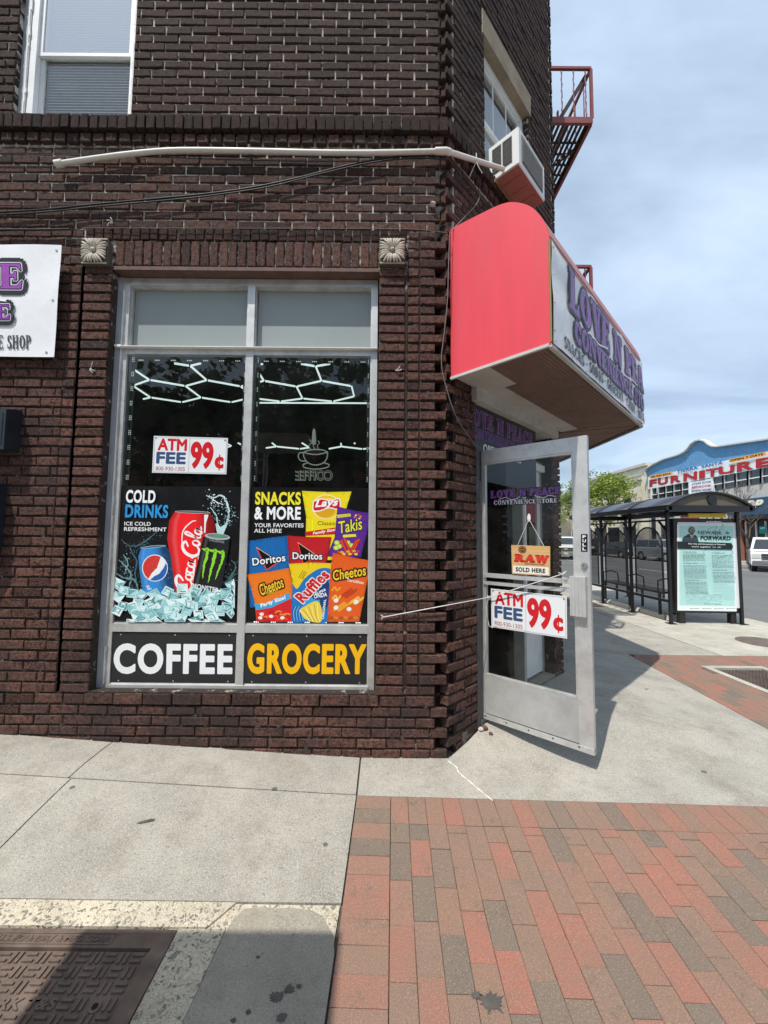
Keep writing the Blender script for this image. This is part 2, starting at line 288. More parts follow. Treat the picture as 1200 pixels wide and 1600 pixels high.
mat('stucco_blue', (.12, .30, .52), .8, vary=.16, scale=3, bump=.3, dirt=.2, dirtcol=(.2, .36, .52)); mat('stucco_cream', (.80, .74, .60), .85, vary=.08, scale=2, dirt=.2, dirtcol=(.4, .34, .26))
mat('stucco_grey', (.48, .46, .42), .85, vary=.1); mat('brick_far', (.30, .12, .08), .85, vary=.25, scale=8); mat('band_blue', (.018, .085, .18), .6, vary=.1)
mat('far_glass', (.035, .045, .05), .12, spec=.8, vary=.6, scale=1.3); mat('far_dark', (.02, .02, .02), .6)
mat('bark', (.10, .075, .055), .9, vary=.3, bump=.5, bscale=25); mat('kerb', (.42, .40, .36), .85, vary=.12, dirt=.4, dirtcol=(.2, .18, .15))
mat('wall_trim', (.55, .52, .46), .8)
def leaf_mat(name, a, b2):
    m, nt, b = new_mat(name); r = rnd_node(nt); c = ramp(nt, r, [(0, a), (1, b2)]); nt.links.new(c, b.inputs['Base Color'])
    b.inputs['Roughness'].default_value = .6; tr = nd(nt, 'ShaderNodeBsdfTranslucent'); nt.links.new(c, tr.inputs[0])
    mx_ = nd(nt, 'ShaderNodeMixShader'); mx_.inputs[0].default_value = .35; o = nt.nodes['Material Output']
    nt.links.new(b.outputs[0], mx_.inputs[1]); nt.links.new(tr.outputs[0], mx_.inputs[2]); nt.links.new(mx_.outputs[0], o.inputs['Surface'])
leaf_mat('leaf_spring', (.15, .22, .03), (.34, .42, .07)); leaf_mat('leaf_dark', (.035, .07, .015), (.09, .15, .03))

# ------------------------------------------------------------------ object helpers
def tagp(o, label=None, cat=None, group=None, kind=None):
    if label: o['label'] = label
    if cat: o['category'] = cat
    if group: o['group'] = group
    if kind: o['kind'] = kind
    return o
def empty(name, loc=(0, 0, 0), label=None, cat=None, group=None, kind=None):
    o = bpy.data.objects.new(name, None); COL.objects.link(o); o.location = loc; o.empty_display_size = .1
    return tagp(o, label, cat, group, kind)
WM = {}
def wmat(o):                                             # world matrix from our own bookkeeping (no depsgraph update needed)
    m = Matrix.Translation(o.location) @ o.rotation_euler.to_matrix().to_4x4() @ Matrix.Diagonal(o.scale).to_4x4()
    return (wmat(o.parent) @ o.matrix_parent_inverse @ m) if o.parent else m
def adopt(o, parent):
    if parent is not None:
        o.parent = parent; o.matrix_parent_inverse = wmat(parent).inverted()
    return o
class MB:
    def __init__(s): s.v = []; s.f = []; s.m = []; s.sm = []; s.mi = 0; s.smooth = False; s.rnd = None
    def add(s, vs, fs, mi=None, sm=None):
        b = len(s.v); s.v += [tuple(p) for p in vs]
        for f in fs: s.f.append(tuple(b + i for i in f)); s.m.append(s.mi if mi is None else mi); s.sm.append(s.smooth if sm is None else sm)
        return s
    def box(s, x0, x1, y0, y1, z0, z1, mi=None, X=None):
        vs = [Vector((x, y, z)) for z in (z0, z1) for y in (y0, y1) for x in (x0, x1)]
        if X is not None: vs = [X @ v for v in vs]
        return s.add(vs, [(0, 2, 3, 1), (4, 5, 7, 6), (0, 1, 5, 4), (2, 6, 7, 3), (0, 4, 6, 2), (1, 3, 7, 5)], mi, False)
    def prism(s, poly, n, depth, mi=None, sm=False):     # poly: 3D points in a plane, extruded by -n*depth
        poly = [Vector(p) for p in poly]; n = Vector(n); k = len(poly); back = [p - n * depth for p in poly]
        tri = geometry.tessellate_polygon([poly])
        fs = [t for t in tri]; 
        # orientation
        a, b, c = (poly[i] for i in tri[0])
        flip = (b - a).cross(c - a).dot(n) < 0
        fr = [tuple(reversed(t)) if flip else t for t in fs]
        bk = [tuple(k + i for i in reversed(t)) for t in fr]
        side = [(i, (i + 1) % k, k + (i + 1) % k, k + i) for i in range(k)]
        return s.add(poly + back, fr + bk + side, mi, sm)
    def tube(s, pts, r, seg=8, mi=None, cap=True):
        pts = [Vector(p) for p in pts]; n = len(pts); rs = r if isinstance(r, (list, tuple)) else [r] * n
        ref = None; vs = []
        for i, p in enumerate(pts):
            t = (pts[min(i + 1, n - 1)] - pts[max(i - 1, 0)]).normalized()
            if ref is None:
                ref = t.orthogonal().normalized()
            ref = (ref - t * ref.dot(t)).normalized(); b = t.cross(ref)
            for k in range(seg):
                a = 2 * math.pi * k / seg; vs.append(p + (ref * math.cos(a) + b * math.sin(a)) * rs[i])
        fs = [(i * seg + k, i * seg + (k + 1) % seg, (i + 1) * seg + (k + 1) % seg, (i + 1) * seg + k) for i in range(n - 1) for k in range(seg)]
        s.add(vs, fs, mi, seg > 4)
        if cap: s.add(vs[:seg], [tuple(reversed(range(seg)))], mi, False); s.add(vs[-seg:], [tuple(range(seg))], mi, False)
        return s
    def bar(s, a, b, w, h, up=(0, 0, 1), mi=None):       # rectangular bar from a to b
        a = Vector(a); b = Vector(b); t = (b - a).normalized(); up = Vector(up); sd = t.cross(up).normalized(); u = sd.cross(t)
        vs = [p + sd * (i * w / 2) + u * (j * h / 2) for p in (a, b) for j in (-1, 1) for i in (-1, 1)]
        return s.add(vs, [(0, 2, 3, 1), (4, 5, 7, 6), (0, 1, 5, 4), (2, 6, 7, 3), (0, 4, 6, 2), (1, 3, 7, 5)], mi, False)
    def disc(s, c, n, r, depth, seg=20, mi=None, r2=None):
        c = Vector(c); n = Vector(n).normalized(); a = n.orthogonal().normalized(); b = n.cross(a)
        return s.prism([c + (a * math.cos(2 * math.pi * k / seg) + b * math.sin(2 * math.pi * k / seg)) * r for k in range(seg)], n, depth, mi)
    def build(s, name, mats, parent=None, **tg):
        me = bpy.data.meshes.new(name); me.from_pydata(s.v, [], s.f)
        for m in (mats if isinstance(mats, (list, tuple)) else [mats]): me.materials.append(MATS[m] if isinstance(m, str) else m)
        me.polygons.foreach_set('material_index', s.m); me.polygons.foreach_set('use_smooth', s.sm)
        if s.rnd: at = me.attributes.new('rnd', 'FLOAT', 'POINT'); at.data.foreach_set('value', s.rnd)
        me.update()
        o = bpy.data.objects.new(name, me); COL.objects.link(o); adopt(o, parent); return tagp(o, **tg)
def bevel(o, wd, seg=1):
    bm = bmesh.new(); bm.from_mesh(o.data); bmesh.ops.remove_doubles(bm, verts=bm.verts, dist=1e-5)
    bmesh.ops.bevel(bm, geom=[e for e in bm.edges if len(e.link_faces) == 2 and e.calc_face_angle(0) > .5], offset=wd, segments=seg, affect='EDGES', clamp_overlap=True)
    bm.to_mesh(o.data); bm.free(); return o
def boxo(name, m, x0, x1, y0, y1, z0, z1, parent=None, bv=0, **tg):
    o = MB().box(x0, x1, y0, y1, z0, z1).build(name, m, parent, **tg)
    return bevel(o, bv) if bv else o

# ------------------------------------------------------------------ lettering and print
_tc = {}
def sans(s, bold=0.0, italic=0.0, sp=1.0):
    k = (s, bold, italic, sp)
    if k not in _tc:
        c = bpy.data.curves.new('text', 'FONT'); c.body = s; c.offset = bold; c.resolution_u = 5; c.shear = italic; c.space_character = sp * (1 + max(0, bold) * 2.4)
        o = bpy.data.objects.new('text', c); me = bpy.data.meshes.new_from_object(o)
        vs = [(v.co.x, v.co.y) for v in me.vertices]; fs = [tuple(p.vertices) for p in me.polygons]
        bpy.data.objects.remove(o); bpy.data.meshes.remove(me); bpy.data.curves.remove(c)
        x0 = min(v[0] for v in vs); x1 = max(v[0] for v in vs); y0 = min(v[1] for v in vs); y1 = max(v[1] for v in vs)
        _tc[k] = [[(((vs[i][0] - x0) / (x1 - x0)), ((vs[i][1] - y0) / (y1 - y0))) for i in f] for f in fs]
    return _tc[k]
def _B(x0, y0, x1, y1): return [(x0, y0), (x1, y0), (x1, y1), (x0, y1)]
def _arc(cx, cy, rx, ry, ix, iy, a0, a1, n=14, q=None):
    P = []
    for k in range(n):
        a = rad(a0 + (a1 - a0) * k / n); b = rad(a0 + (a1 - a0) * (k + 1) / n)
        P.append([(cx + rx * math.cos(a), cy + ry * math.sin(a)), (cx + rx * math.cos(b), cy + ry * math.sin(b)), (cx + ix * math.cos(b), cy + iy * math.sin(b)), (cx + ix * math.cos(a), cy + iy * math.sin(a))])
    return P
def slab(ch, T_=.26, t=.10):                             # wedge-serif capitals, unit height; returns polys, advance width
    V = lambda x: [_B(x, 0, x + T_, 1), _B(x - .07, 0, x + T_ + .07, t * .9), _B(x - .07, 1 - t * .9, x + T_ + .07, 1)]
    D = lambda x0, x1, w_: [(x0, 1), (x0 + w_, 1), (x1 + w_, 0), (x1, 0)]
    sf = lambda x, y, w_=.2: _B(x, y, x + w_, y + t * .9)
    if ch == 'L': return V(.1) + [_B(.1, 0, .78, t), [(.66, t), (.78, 0), (.80, .34)]], .86
    if ch == 'E': return V(.1) + [_B(.1, 0, .78, t), _B(.1, 1 - t, .76, 1), _B(.1, .47, .58, .47 + t), [(.64, t), (.78, 0), (.82, .32)], [(.62, 1 - t), (.76, 1), (.78, .72)], _B(.54, .36, .62, .68)], .88
    if ch == 'F': return V(.1) + [_B(.1, 1 - t, .76, 1), _B(.1, .47, .58, .47 + t), [(.62, 1 - t), (.76, 1), (.78, .72)], _B(.54, .36, .62, .68)], .82
    if ch == 'O': return _arc(.46, .5, .42, .5, .18, .40, 0, 360, 20), .94
    if ch == 'C': return _arc(.46, .5, .42, .5, .18, .40, 38, 322, 18) + [_B(.72, .62, .80, .95), _B(.72, .06, .80, .32)], .90
    if ch == 'G': return _arc(.46, .5, .42, .5, .18, .40, 38, 335, 18) + [_B(.72, .64, .80, .95), _B(.58, .08, .84, .44), _B(.50, .40, .90, .49)], .96
    if ch == 'S': return _arc(.38, .73, .30, .27, .08, .17, 30, 270, 14) + _arc(.38, .27, .32, .27, .06, .17, -150, 90, 14) + [_B(.60, .66, .68, .96), _B(.06, .04, .14, .34)], .76
    if ch == 'V': return [D(.06, .38, .27), [(.62, 1), (.72, 1), (.52, 0), (.40, 0)], sf(-.02, .91, .42), sf(.52, .91, .30)], .84
    if ch == 'Y': return [[(.04, 1), (.32, 1), (.52, .45), (.30, .45)], [(.62, 1), (.74, 1), (.50, .42), (.38, .48)], _B(.30, 0, .54, .5), sf(-.02, .91, .40), sf(.52, .91, .28), sf(.2, 0, .44)], .84
    if ch == 'N': return [_B(.12, 0, .22, 1), _B(.78, 0, .88, 1), D(.12, .64, .26), sf(.02, 0, .30), sf(.66, .91, .32), sf(.0, .91, .3)], .98
    if ch == 'P': return V(.1) + _arc(.40, .73, .36, .27, .12, .18, -90, 90, 12) + [_B(.3, 1 - t, .42, 1), _B(.3, .46, .42, .46 + t)], .80
    if ch == 'B': return V(.1) + _arc(.40, .75, .32, .25, .08, .16, -90, 90, 12) + _arc(.42, .26, .36, .26, .10, .17, -90, 90, 12), .84
    if ch == 'R': return V(.1) + _arc(.40, .75, .34, .25, .10, .16, -90, 90, 12) + [_B(.3, 1 - t, .42, 1), _B(.3, .5, .42, .5 + t), [(.38, .54), (.62, .54), (.92, 0), (.64, 0)], sf(.62, 0, .36)], .96
    if ch == 'D': return V(.1) + _arc(.38, .5, .46, .5, .20, .41, -90, 90, 16), .90
    if ch == 'A': return [[(.36, 1), (.56, 1), (.88, 0), (.60, 0)], [(.36, 1), (.46, 1), (.16, 0), (.08, 0)], _B(.2, .28, .66, .28 + t), sf(-.02, 0, .30), sf(.50, 0, .44)], .94
    if ch == 'T': return [_B(.30, 0, .30 + T_, 1), _B(.02, 1 - t, .84, 1), [(.02, 1), (.14, 1 - t), (.02, .70)], [(.84, 1), (.72, 1 - t), (.84, .70)], sf(.22, 0, .42)], .86
    if ch == 'I': return V(.1), .46
    if ch == 'H': return V(.1) + V(.62) + [_B(.3, .46, .66, .46 + t)], .98
    if ch == 'K': return V(.1) + [[(.68, 1), (.80, 1), (.44, .5), (.36, .42)], [(.42, .58), (.60, .68), (.94, 0), (.66, 0)], sf(.58, .91, .34), sf(.6, 0, .38)], .98
    if ch == 'M': return [_B(.10, 0, .19, 1), _B(.80, 0, 1.04, 1), [(.10, 1), (.34, 1), (.62, 0), (.48, 0)], [(.86, 1), (.94, 1), (.60, 0), (.52, 0)], sf(0, 0, .28), sf(.72, 0, .40), sf(.02, .91, .3), sf(.8, .91, .3)], 1.14
    if ch == 'W': return [D(.02, .26, .24), [(.50, 1), (.58, 1), (.42, 0), (.30, 0)], D(.44, .70, .24), [(.96, 1), (1.06, 1), (.88, 0), (.76, 0)], sf(-.04, .91, .36), sf(.86, .91, .28)], 1.08
    if ch == 'U': return [_B(.1, .3, .34, 1), _B(.7, .3, .80, 1), sf(0, .91, .42), sf(.6, .91, .30)] + _arc(.45, .34, .35, .34, .14, .24, 180, 360, 12), .90
    if ch == '-': return [_B(.1, .42, .4, .54)], .5
    if ch == '.': return [_B(.05, 0, .22, .14)], .3
    return [], .42
def serif(s, T_=.26, t=.10, gap=.04):
    P = []; x = 0
    for ch in s:
        g, a = slab(ch, T_, t); P += [[(x + p[0], p[1]) for p in q] for q in g]; x += a + gap
    W_ = x - gap
    return [[(p[0] / W_, p[1]) for p in q] for q in P]

class Print:
    """flat print: coloured polygons in thin layers on a plane. mp(u,v) carries sheet coordinates onto the plane."""
    def __init__(s, mp, n, step=5e-5): s.mp = mp; s.n = Vector(n).normalized(); s.v = []; s.f = []; s.c = []; s.k = 1; s.step = step
    def poly(s, pts, col, inc=True, cols=None):
        if inc: s.k += 1
        P = [s.mp(u, v) for u, v in pts]; off = s.n * (s.k * s.step); b = len(s.v)
        c = lin(col) if isinstance(col, str) else col
        cs = [lin(q) if isinstance(q, str) else q for q in cols] if cols else [c] * len(pts)
        if len(pts) > 4 or (len(pts) == 4 and not convex(pts)):
            tris = geometry.tessellate_polygon([[Vector((u, v, 0)) for u, v in pts]])
        else: tris = [tuple(range(len(pts)))]
        nn = None
        for t in tris:
            a, bb, cc = P[t[0]], P[t[1]], P[t[2]]
            if (bb - a).cross(cc - a).dot(s.n) < 0: t = tuple(reversed(t))
            s.f.append(tuple(b + i for i in t))
        s.v += [tuple(p + off) for p in P]; s.c += cs
    def rect(s, x0, y0, x1, y1, col): s.poly([(x0, y0), (x1, y0), (x1, y1), (x0, y1)], col)
    def grid(s, fn, nu, nv, colf):                        # shaded patch: fn(a,b) sheet point, colf(a,b) colour
        s.k += 1
        for i in range(nu):
            for j in range(nv):
                q = [(i / nu, j / nv), ((i + 1) / nu, j / nv), ((i + 1) / nu, (j + 1) / nv), (i / nu, (j + 1) / nv)]
                s.poly([fn(*a) for a in q], '#000000', False, [colf(*a) for a in q])
    def ell(s, cx, cy, rx, ry, col, rot=0, a0=0, a1=360, n=20):
        r = rad(rot); P = []
        m = n if a1 - a0 >= 360 else n + 1
        for k in range(m):
            a = rad(a0 + (a1 - a0) * k / n); x = rx * math.cos(a); y = ry * math.sin(a); P.append((cx + x * math.cos(r) - y * math.sin(r), cy + x * math.sin(r) + y * math.cos(r)))
        s.poly(P, col)
    def stroke(s, pts, w_, col, inc=True):
        if inc: s.k += 1
        n = len(pts); ws = w_ if isinstance(w_, (list, tuple)) else [w_] * n; L = []; R_ = []
        for i in range(n):
            a = pts[max(i - 1, 0)]; b = pts[min(i + 1, n - 1)]; dx_, dy_ = b[0] - a[0], b[1] - a[1]; l = math.hypot(dx_, dy_) or 1
            nx, ny = -dy_ / l * ws[i] / 2, dx_ / l * ws[i] / 2; L.append((pts[i][0] + nx, pts[i][1] + ny)); R_.append((pts[i][0] - nx, pts[i][1] - ny))
        for i in range(n - 1): s.poly([L[i], L[i + 1], R_[i + 1], R_[i]], col, False)
    def glyphs(s, G, bl, br, tl, col, grow=0, n=10):      # letters fitted in the parallelogram bottom-left, bottom-right, top-left
        ux, uy = br[0] - bl[0], br[1] - bl[1]; vx, vy = tl[0] - bl[0], tl[1] - bl[1]
        offs = [(0, 0)] if not grow else [(grow * math.cos(2 * math.pi * k / n), grow * math.sin(2 * math.pi * k / n)) for k in range(n)]
        s.k += 1
        for i_, (ox, oy) in enumerate(offs):
            s.k += .12
            for q in G: s.poly([(bl[0] + x * ux + y * vx + ox, bl[1] + x * uy + y * vy + oy) for x, y in q], col, False)
    def sans(s, t, bl, br, tl, col, bold=.02, italic=0, grow=0, n=10): s.glyphs(sans(t, bold, italic), bl, br, tl, col, grow, n)
    def serif(s, t, bl, br, tl, col, T_=.26, grow=0, n=10): s.glyphs(serif(t, T_), bl, br, tl, col, grow, n)
    def build(s, name, m, parent=None, **tg):
        me = bpy.data.meshes.new(name); me.from_pydata(s.v, [], s.f); me.materials.append(MATS[m])
        a = me.attributes.new('ink', 'FLOAT_COLOR', 'POINT'); flat = []
        for c in s.c: flat += [c[0], c[1], c[2], 1.0]
        a.data.foreach_set('color', flat); me.update()
        o = bpy.data.objects.new(name, me); COL.objects.link(o); adopt(o, parent); return tagp(o, **tg)
def convex(p):
    sg = 0
    for i in range(len(p)):
        a, b, c = p[i], p[(i + 1) % len(p)], p[(i + 2) % len(p)]; z = (b[0] - a[0]) * (c[1] - b[1]) - (b[1] - a[1]) * (c[0] - b[0])
        if z * sg < 0: return False
        if z: sg = z
    return True
def shade(c, k):
    c = lin(c) if isinstance(c, str) else c; return tuple(max(0, min(1, v * k)) for v in c)
def curve(pts, n=6):                                      # Catmull-Rom through 2D points
    P = [pts[0]] + list(pts) + [pts[-1]]; R_ = []
    for i in range(1, len(P) - 2):
        for k in range(n):
            t = k / n; R_.append(tuple(.5 * (2 * P[i][d] + (P[i + 1][d] - P[i - 1][d]) * t + (2 * P[i - 1][d] - 5 * P[i][d] + 4 * P[i + 1][d] - P[i + 2][d]) * t * t + (3 * P[i][d] - P[i - 1][d] - 3 * P[i + 1][d] + P[i + 2][d]) * t ** 3) for d in range(len(pts[0]))))
    R_.append(tuple(pts[-1])); return R_
# ================================================================== GROUND
def grid_sheet(name, m, x0, x1, y0, y1, dx_, z_of, parent=None, **tg):
    b = MB(); nx = max(1, int((x1 - x0) / dx_)); ny = max(1, int((y1 - y0) / dx_))
    vs = [(x0 + (x1 - x0) * i / nx, y0 + (y1 - y0) * j / ny) for j in range(ny + 1) for i in range(nx + 1)]
    b.add([(x, y, z_of(x, y)) for x, y in vs], [(j * (nx + 1) + i, j * (nx + 1) + i + 1, (j + 1) * (nx + 1) + i + 1, (j + 1) * (nx + 1) + i) for j in range(ny) for i in range(nx)], 0, True)
    return b.build(name, m, parent, **tg)
ROADZ = -0.14
boxo('ground', 'asphalt', -900, 900, -900, 1400, ROADZ - .5, ROADZ, kind='structure')
walk = grid_sheet('sidewalk', 'joint_dirt', -9, 7.25, -4.6, 3.2, .2, lambda x, y: T(x, y) - .016, kind='structure')
boxo('sidewalk_bed', 'joint_dirt', -40, 7.26, -4.55, 60, ROADZ - .1, -.09, kind='structure')

def drape(name, poly, m, parent, lift=0.0, thick=.03, step=.16, **tg):
    bm = bmesh.new(); vs = [bm.verts.new((x, y, 0)) for x, y in poly]; f = bm.faces.new(vs)
    if f.normal.z < 0: f.normal_flip()
    xs = [p[0] for p in poly]; ys = [p[1] for p in poly]
    for ax, lo, hi in ((0, min(xs), max(xs)), (1, min(ys), max(ys))):
        k = int((hi - lo) / step)
        if k > 26: k = 26
        for i in range(1, k + 1):
            co = [0, 0, 0]; co[ax] = lo + (hi - lo) * i / (k + 1); no = [0, 0, 0]; no[ax] = 1
            bmesh.ops.bisect_plane(bm, geom=bm.verts[:] + bm.edges[:] + bm.faces[:], plane_co=co, plane_no=no)
    r = bmesh.ops.extrude_face_region(bm, geom=bm.faces[:]); up = [v for v in r['geom'] if isinstance(v, bmesh.types.BMVert)]
    ups = set(up)
    for v in bm.verts: v.co.z = T(v.co.x, v.co.y) + lift - (0 if v in ups else thick)
    bmesh.ops.recalc_face_normals(bm, faces=bm.faces[:])
    me = bpy.data.meshes.new(name); bm.to_mesh(me); bm.free(); me.materials.append(MATS[m])
    o = bpy.data.objects.new(name, me); COL.objects.link(o); adopt(o, parent); return tagp(o, **tg)
J = .004
def slab_rect(x0, x1, y0, y1, m='concrete', lift=0.0):
    return drape('concrete_slab', [(x0 + J, y0 + J), (x1 - J, y0 + J), (x1 - J, y1 - J), (x0 + J, y1 - J)], m, walk, lift)
# strip along the wall, field panels, then the panels by the corner
slab_rect(-1.88, -.150, -.378, .02); slab_rect(-3.7, -1.88, -.378, .02); slab_rect(-5.6, -3.7, -.378, .02)
drape('concrete_slab', [(-1.856, -1.026), (-.170, -1.026), (-.152, -.383), (-1.856, -.383)], 'concrete', walk)
slab_rect(-3.7, -1.86, -1.030, -.378); slab_rect(-5.6, -3.7, -1.030, -.378)
drape('concrete_slab', [(-.142, -.384), (3.08, -.466), (3.30, 2.44), (3.305, 2.55), (2.0, 2.55), (1.99, 1.52), (.46, -.0), (.44, .02), (-.142, .02)], 'concrete', walk)
# aggregate kerbing round the vault and the broomed patch beside it
drape('aggregate_border', [(-3.5, -1.136), (-.70, -1.136), (-.62, -1.034), (-3.5, -1.034)], 'concrete_old', walk, .004)
drape('aggregate_border', [(-.808, -2.3), (-.63, -2.3), (-.645, -1.5), (-.622, -1.140), (-.808, -1.140)], 'concrete_old', walk, .002)
drape('concrete_slab', [(-.645, -1.5), (-.626, -2.3), (-.203, -2.3), (-.174, -1.22), (-.188, -1.156), (-.24, -1.082), (-.29, -1.060), (-.37, -1.050), (-.44, -1.053), (-.51, -1.048), (-.575, -1.056), (-.607, -1.10), (-.620, -1.16)], 'concrete_smooth', walk)
drape('aggregate_border', [(-.85, -1.36), (-.19, -1.36), (-.174, -1.032), (-.85, -1.032)], 'concrete_old', walk, -.005)
slab_rect(-5.6, -.645, -4.4, -2.31, 'concrete'); slab_rect(-.645, -.22, -4.4, -2.31, 'concrete_smooth')
# side street pavement
slab_rect(2.02, 4.58, 2.555, 4.9); slab_rect(2.02, 4.58, 4.9, 7.4); slab_rect(2.02, 4.58, 7.4, 10); slab_rect(2.02, 4.58, 10, 16)
slab_rect(4.59, 7.24, 2.555, 4.1, 'concrete_pale'); slab_rect(4.59, 7.24, 4.1, 6.4, 'concrete_pale'); slab_rect(4.59, 7.24, 6.4, 9.5, 'concrete_pale'); slab_rect(4.59, 7.24, 9.5, 16, 'concrete_pale')
for k in range(6): slab_rect(2.02, 7.24, 16 + 5 * k, 21 + 5 * k)
# brick patch in the shelter's pavement, iron cover
drape('paver_patch', [(4.1, 6.2), (5.1, 6.2), (5.1, 7.4), (4.1, 7.4)], 'paver', walk, .003)
o = MB().disc((5.85, 3.25, T(5.85, 3.25) + .006), (0, 0, 1), .34, .03, 28).build('access_cover', 'cast_iron', None, label='round iron access cover set in the pavement near the bus shelter', cat='cover')
# pavers
rp_ = random.Random(3)
PA = rad(-1.4)
def paver_ok(cx, cy):
    if 3.915 < cx < 4.70 and .55 < cy < 2.12: return False
    return True
PV = []
def paver(cx, cy, lx, ly):
    PV.append((cx, cy, lx, ly))
ca, sa = math.cos(PA), math.sin(PA)
def PW(u, v): return (-.146 + u * ca - v * sa, -.386 + u * sa + v * ca)      # u along the border, v away from the camera
# left border: stretchers laid across; top border: one row on end
v = -.003
for i in range(24):
    c = PW(.10, -.05 - i * .1005); PV.append((c[0], c[1], .1995, .0990))
c = PW(.10, .0); 
for i in range(34):
    c = PW(.2520 + i * .1005, -.1); PV.append((c[0], c[1], .0992, .1988))
for i in range(42):
    off = (.0, .1, .15, .05)[i % 4] if i else .12
    for j in range(12):
        v0 = -.203 - off - j * .2005
        if j == 0 and off > .02:
            c = PW(.2520 + i * .1005, -.2015 - off / 2); PV.append((c[0], c[1], .0990, off - .001))
        c = PW(.2520 + i * .1005, v0 - .1); PV.append((c[0], c[1], .0992, .1988))
# strip along the side street kerb
for i in range(38):
    for j in range(16):
        y = 2.445 - (j + .5) * .2005 - (.1 if i % 2 else 0); x = 3.140 + i * .1005 + (y + .466) * .0757
        if y < -.26 or x > 7.24 or not paver_ok(x, y): continue
        PV.append((x, y, .0992, .1988))
for i in range(19): PV.append((3.46 + i * .2005, 2.497, .1985, .0985))
for i in range(1, 38, 2):
    PV.append((3.140 + i * .1005 + 2.86 * .0757, 2.395, .0992, .0985))
pave = MB(); pave.rnd = []
def paver_mesh(lx, ly):
    b = MB(); hx, hy = lx / 2, ly / 2; bv = .0022
    vs = [(-hx, -hy, -.03), (hx, -hy, -.03), (hx, hy, -.03), (-hx, hy, -.03), (-hx, -hy, -bv), (hx, -hy, -bv), (hx, hy, -bv), (-hx, hy, -bv), (-hx + bv, -hy + bv, 0), (hx - bv, -hy + bv, 0), (hx - bv, hy - bv, 0), (-hx + bv, hy - bv, 0)]
    fs = [(0, 1, 5, 4), (1, 2, 6, 5), (2, 3, 7, 6), (3, 0, 4, 7), (4, 5, 9, 8), (5, 6, 10, 9), (6, 7, 11, 10), (7, 4, 8, 11), (8, 9, 10, 11)]
    return vs, fs
def vis(p, mg=20): q = proj(p); return -mg < q[0] < 1200 + mg and -mg < q[1] < 1600 + mg
PV = [p for p in PV if vis((p[0], p[1], 0), 500)]
PV.sort(key=lambda p: ((Vector((p[0], p[1], 0)) - CAM).length + (0 if vis((p[0], p[1], 0)) else 50)))
paving = boxo('brick_paving', 'joint_sand', -.20, 7.24, -4.4, -.62, -.08, -.021, kind='structure')
pm = {}
for i, (cx, cy, lx, ly) in enumerate(PV):
    z = T(cx, cy) + rp_.uniform(-.0012, .0012); an = PA if cy < -.3 and cx < 3.0 or cy < -.62 else (0 if cy > 2.45 else -rad(4.33))
    tx = (T(cx + .05, cy) - T(cx - .05, cy)) / .1; ty = (T(cx, cy + .05) - T(cx, cy - .05)) / .1
    e = (math.atan(ty) + rp_.uniform(-.004, .004), -math.atan(tx) + rp_.uniform(-.006, .006), an + rp_.uniform(-.006, .006))
    vs, fs = paver_mesh(lx, ly)
    if i < 300:
        k = (round(lx, 3), round(ly, 3))
        if k not in pm:
            me = bpy.data.meshes.new('paver'); me.from_pydata(vs, [], fs); me.materials.append(MATS['paver']); pm[k] = me
        o = bpy.data.objects.new('paving_brick', pm[k]); COL.objects.link(o); o.location = (cx, cy, z); o.rotation_euler = e; adopt(o, paving)
    else:
        from mathutils import Euler
        Mx = Matrix.Translation((cx, cy, z)) @ Euler(e).to_matrix().to_4x4(); pave.add([Mx @ Vector(q) for q in vs], fs); r_ = rp_.random(); pave.rnd += [r_] * len(vs)
pave.build('paving_bricks', 'paver', paving, kind='stuff')
# tree-pit style grate in a pale concrete curb
dz = T(4.3, 1.5) + .004
gr = empty('utility_grate', (4.3, 1.3, dz), 'dark perforated iron grate in a pale concrete border set in the brick paving', 'grate')
b = MB(); b.box(3.93, 4.69, 2.02, 2.10, dz - .05, dz + .006); b.box(3.93, 4.01, .6, 2.02, dz - .05, dz + .006); b.box(4.61, 4.69, .6, 2.02, dz - .05, dz + .006); b.box(4.01, 4.61, .6, .68, dz - .05, dz + .006); b.build('border', 'concrete_pale', gr)
b = MB(); b.box(4.01, 4.61, .68, 2.02, dz - .06, dz - .035)
for i in range(15):
    for j in range(31): b.box(4.03 + i * .039, 4.052 + i * .039, .70 + j * .042, .73 + j * .042, dz - .034, dz - .006)
b.build('plate', 'cast_iron', gr)
# kerbs
boxo('kerb', 'kerb', 7.25, 7.42, -4.6, 60, ROADZ - .1, -.004, kind='structure', bv=.01)
boxo('kerb', 'kerb', -40, 7.24, -4.62, -4.46, ROADZ - .1, -.004, kind='structure', bv=.01)
boxo('kerb', 'kerb', 23.4, 23.6, -80, 160, ROADZ - .1, .0, kind='structure')
boxo('sidewalk', 'concrete', 23.61, 28.2, -80, 160, ROADZ - .1, -.006, kind='structure')
boxo('sidewalk', 'concrete', -60, 60, -24, -19.5, ROADZ - .1, -.006, kind='structure')
for k in range(14): boxo('lane_marking', 'white_paint', 14.9, 15.02, -10 + 9 * k, -7 + 9 * k, ROADZ, ROADZ + .004, kind='structure')
boxo('lane_marking', 'white_paint', 20.9, 21.02, -10, 100, ROADZ, ROADZ + .004, kind='structure')

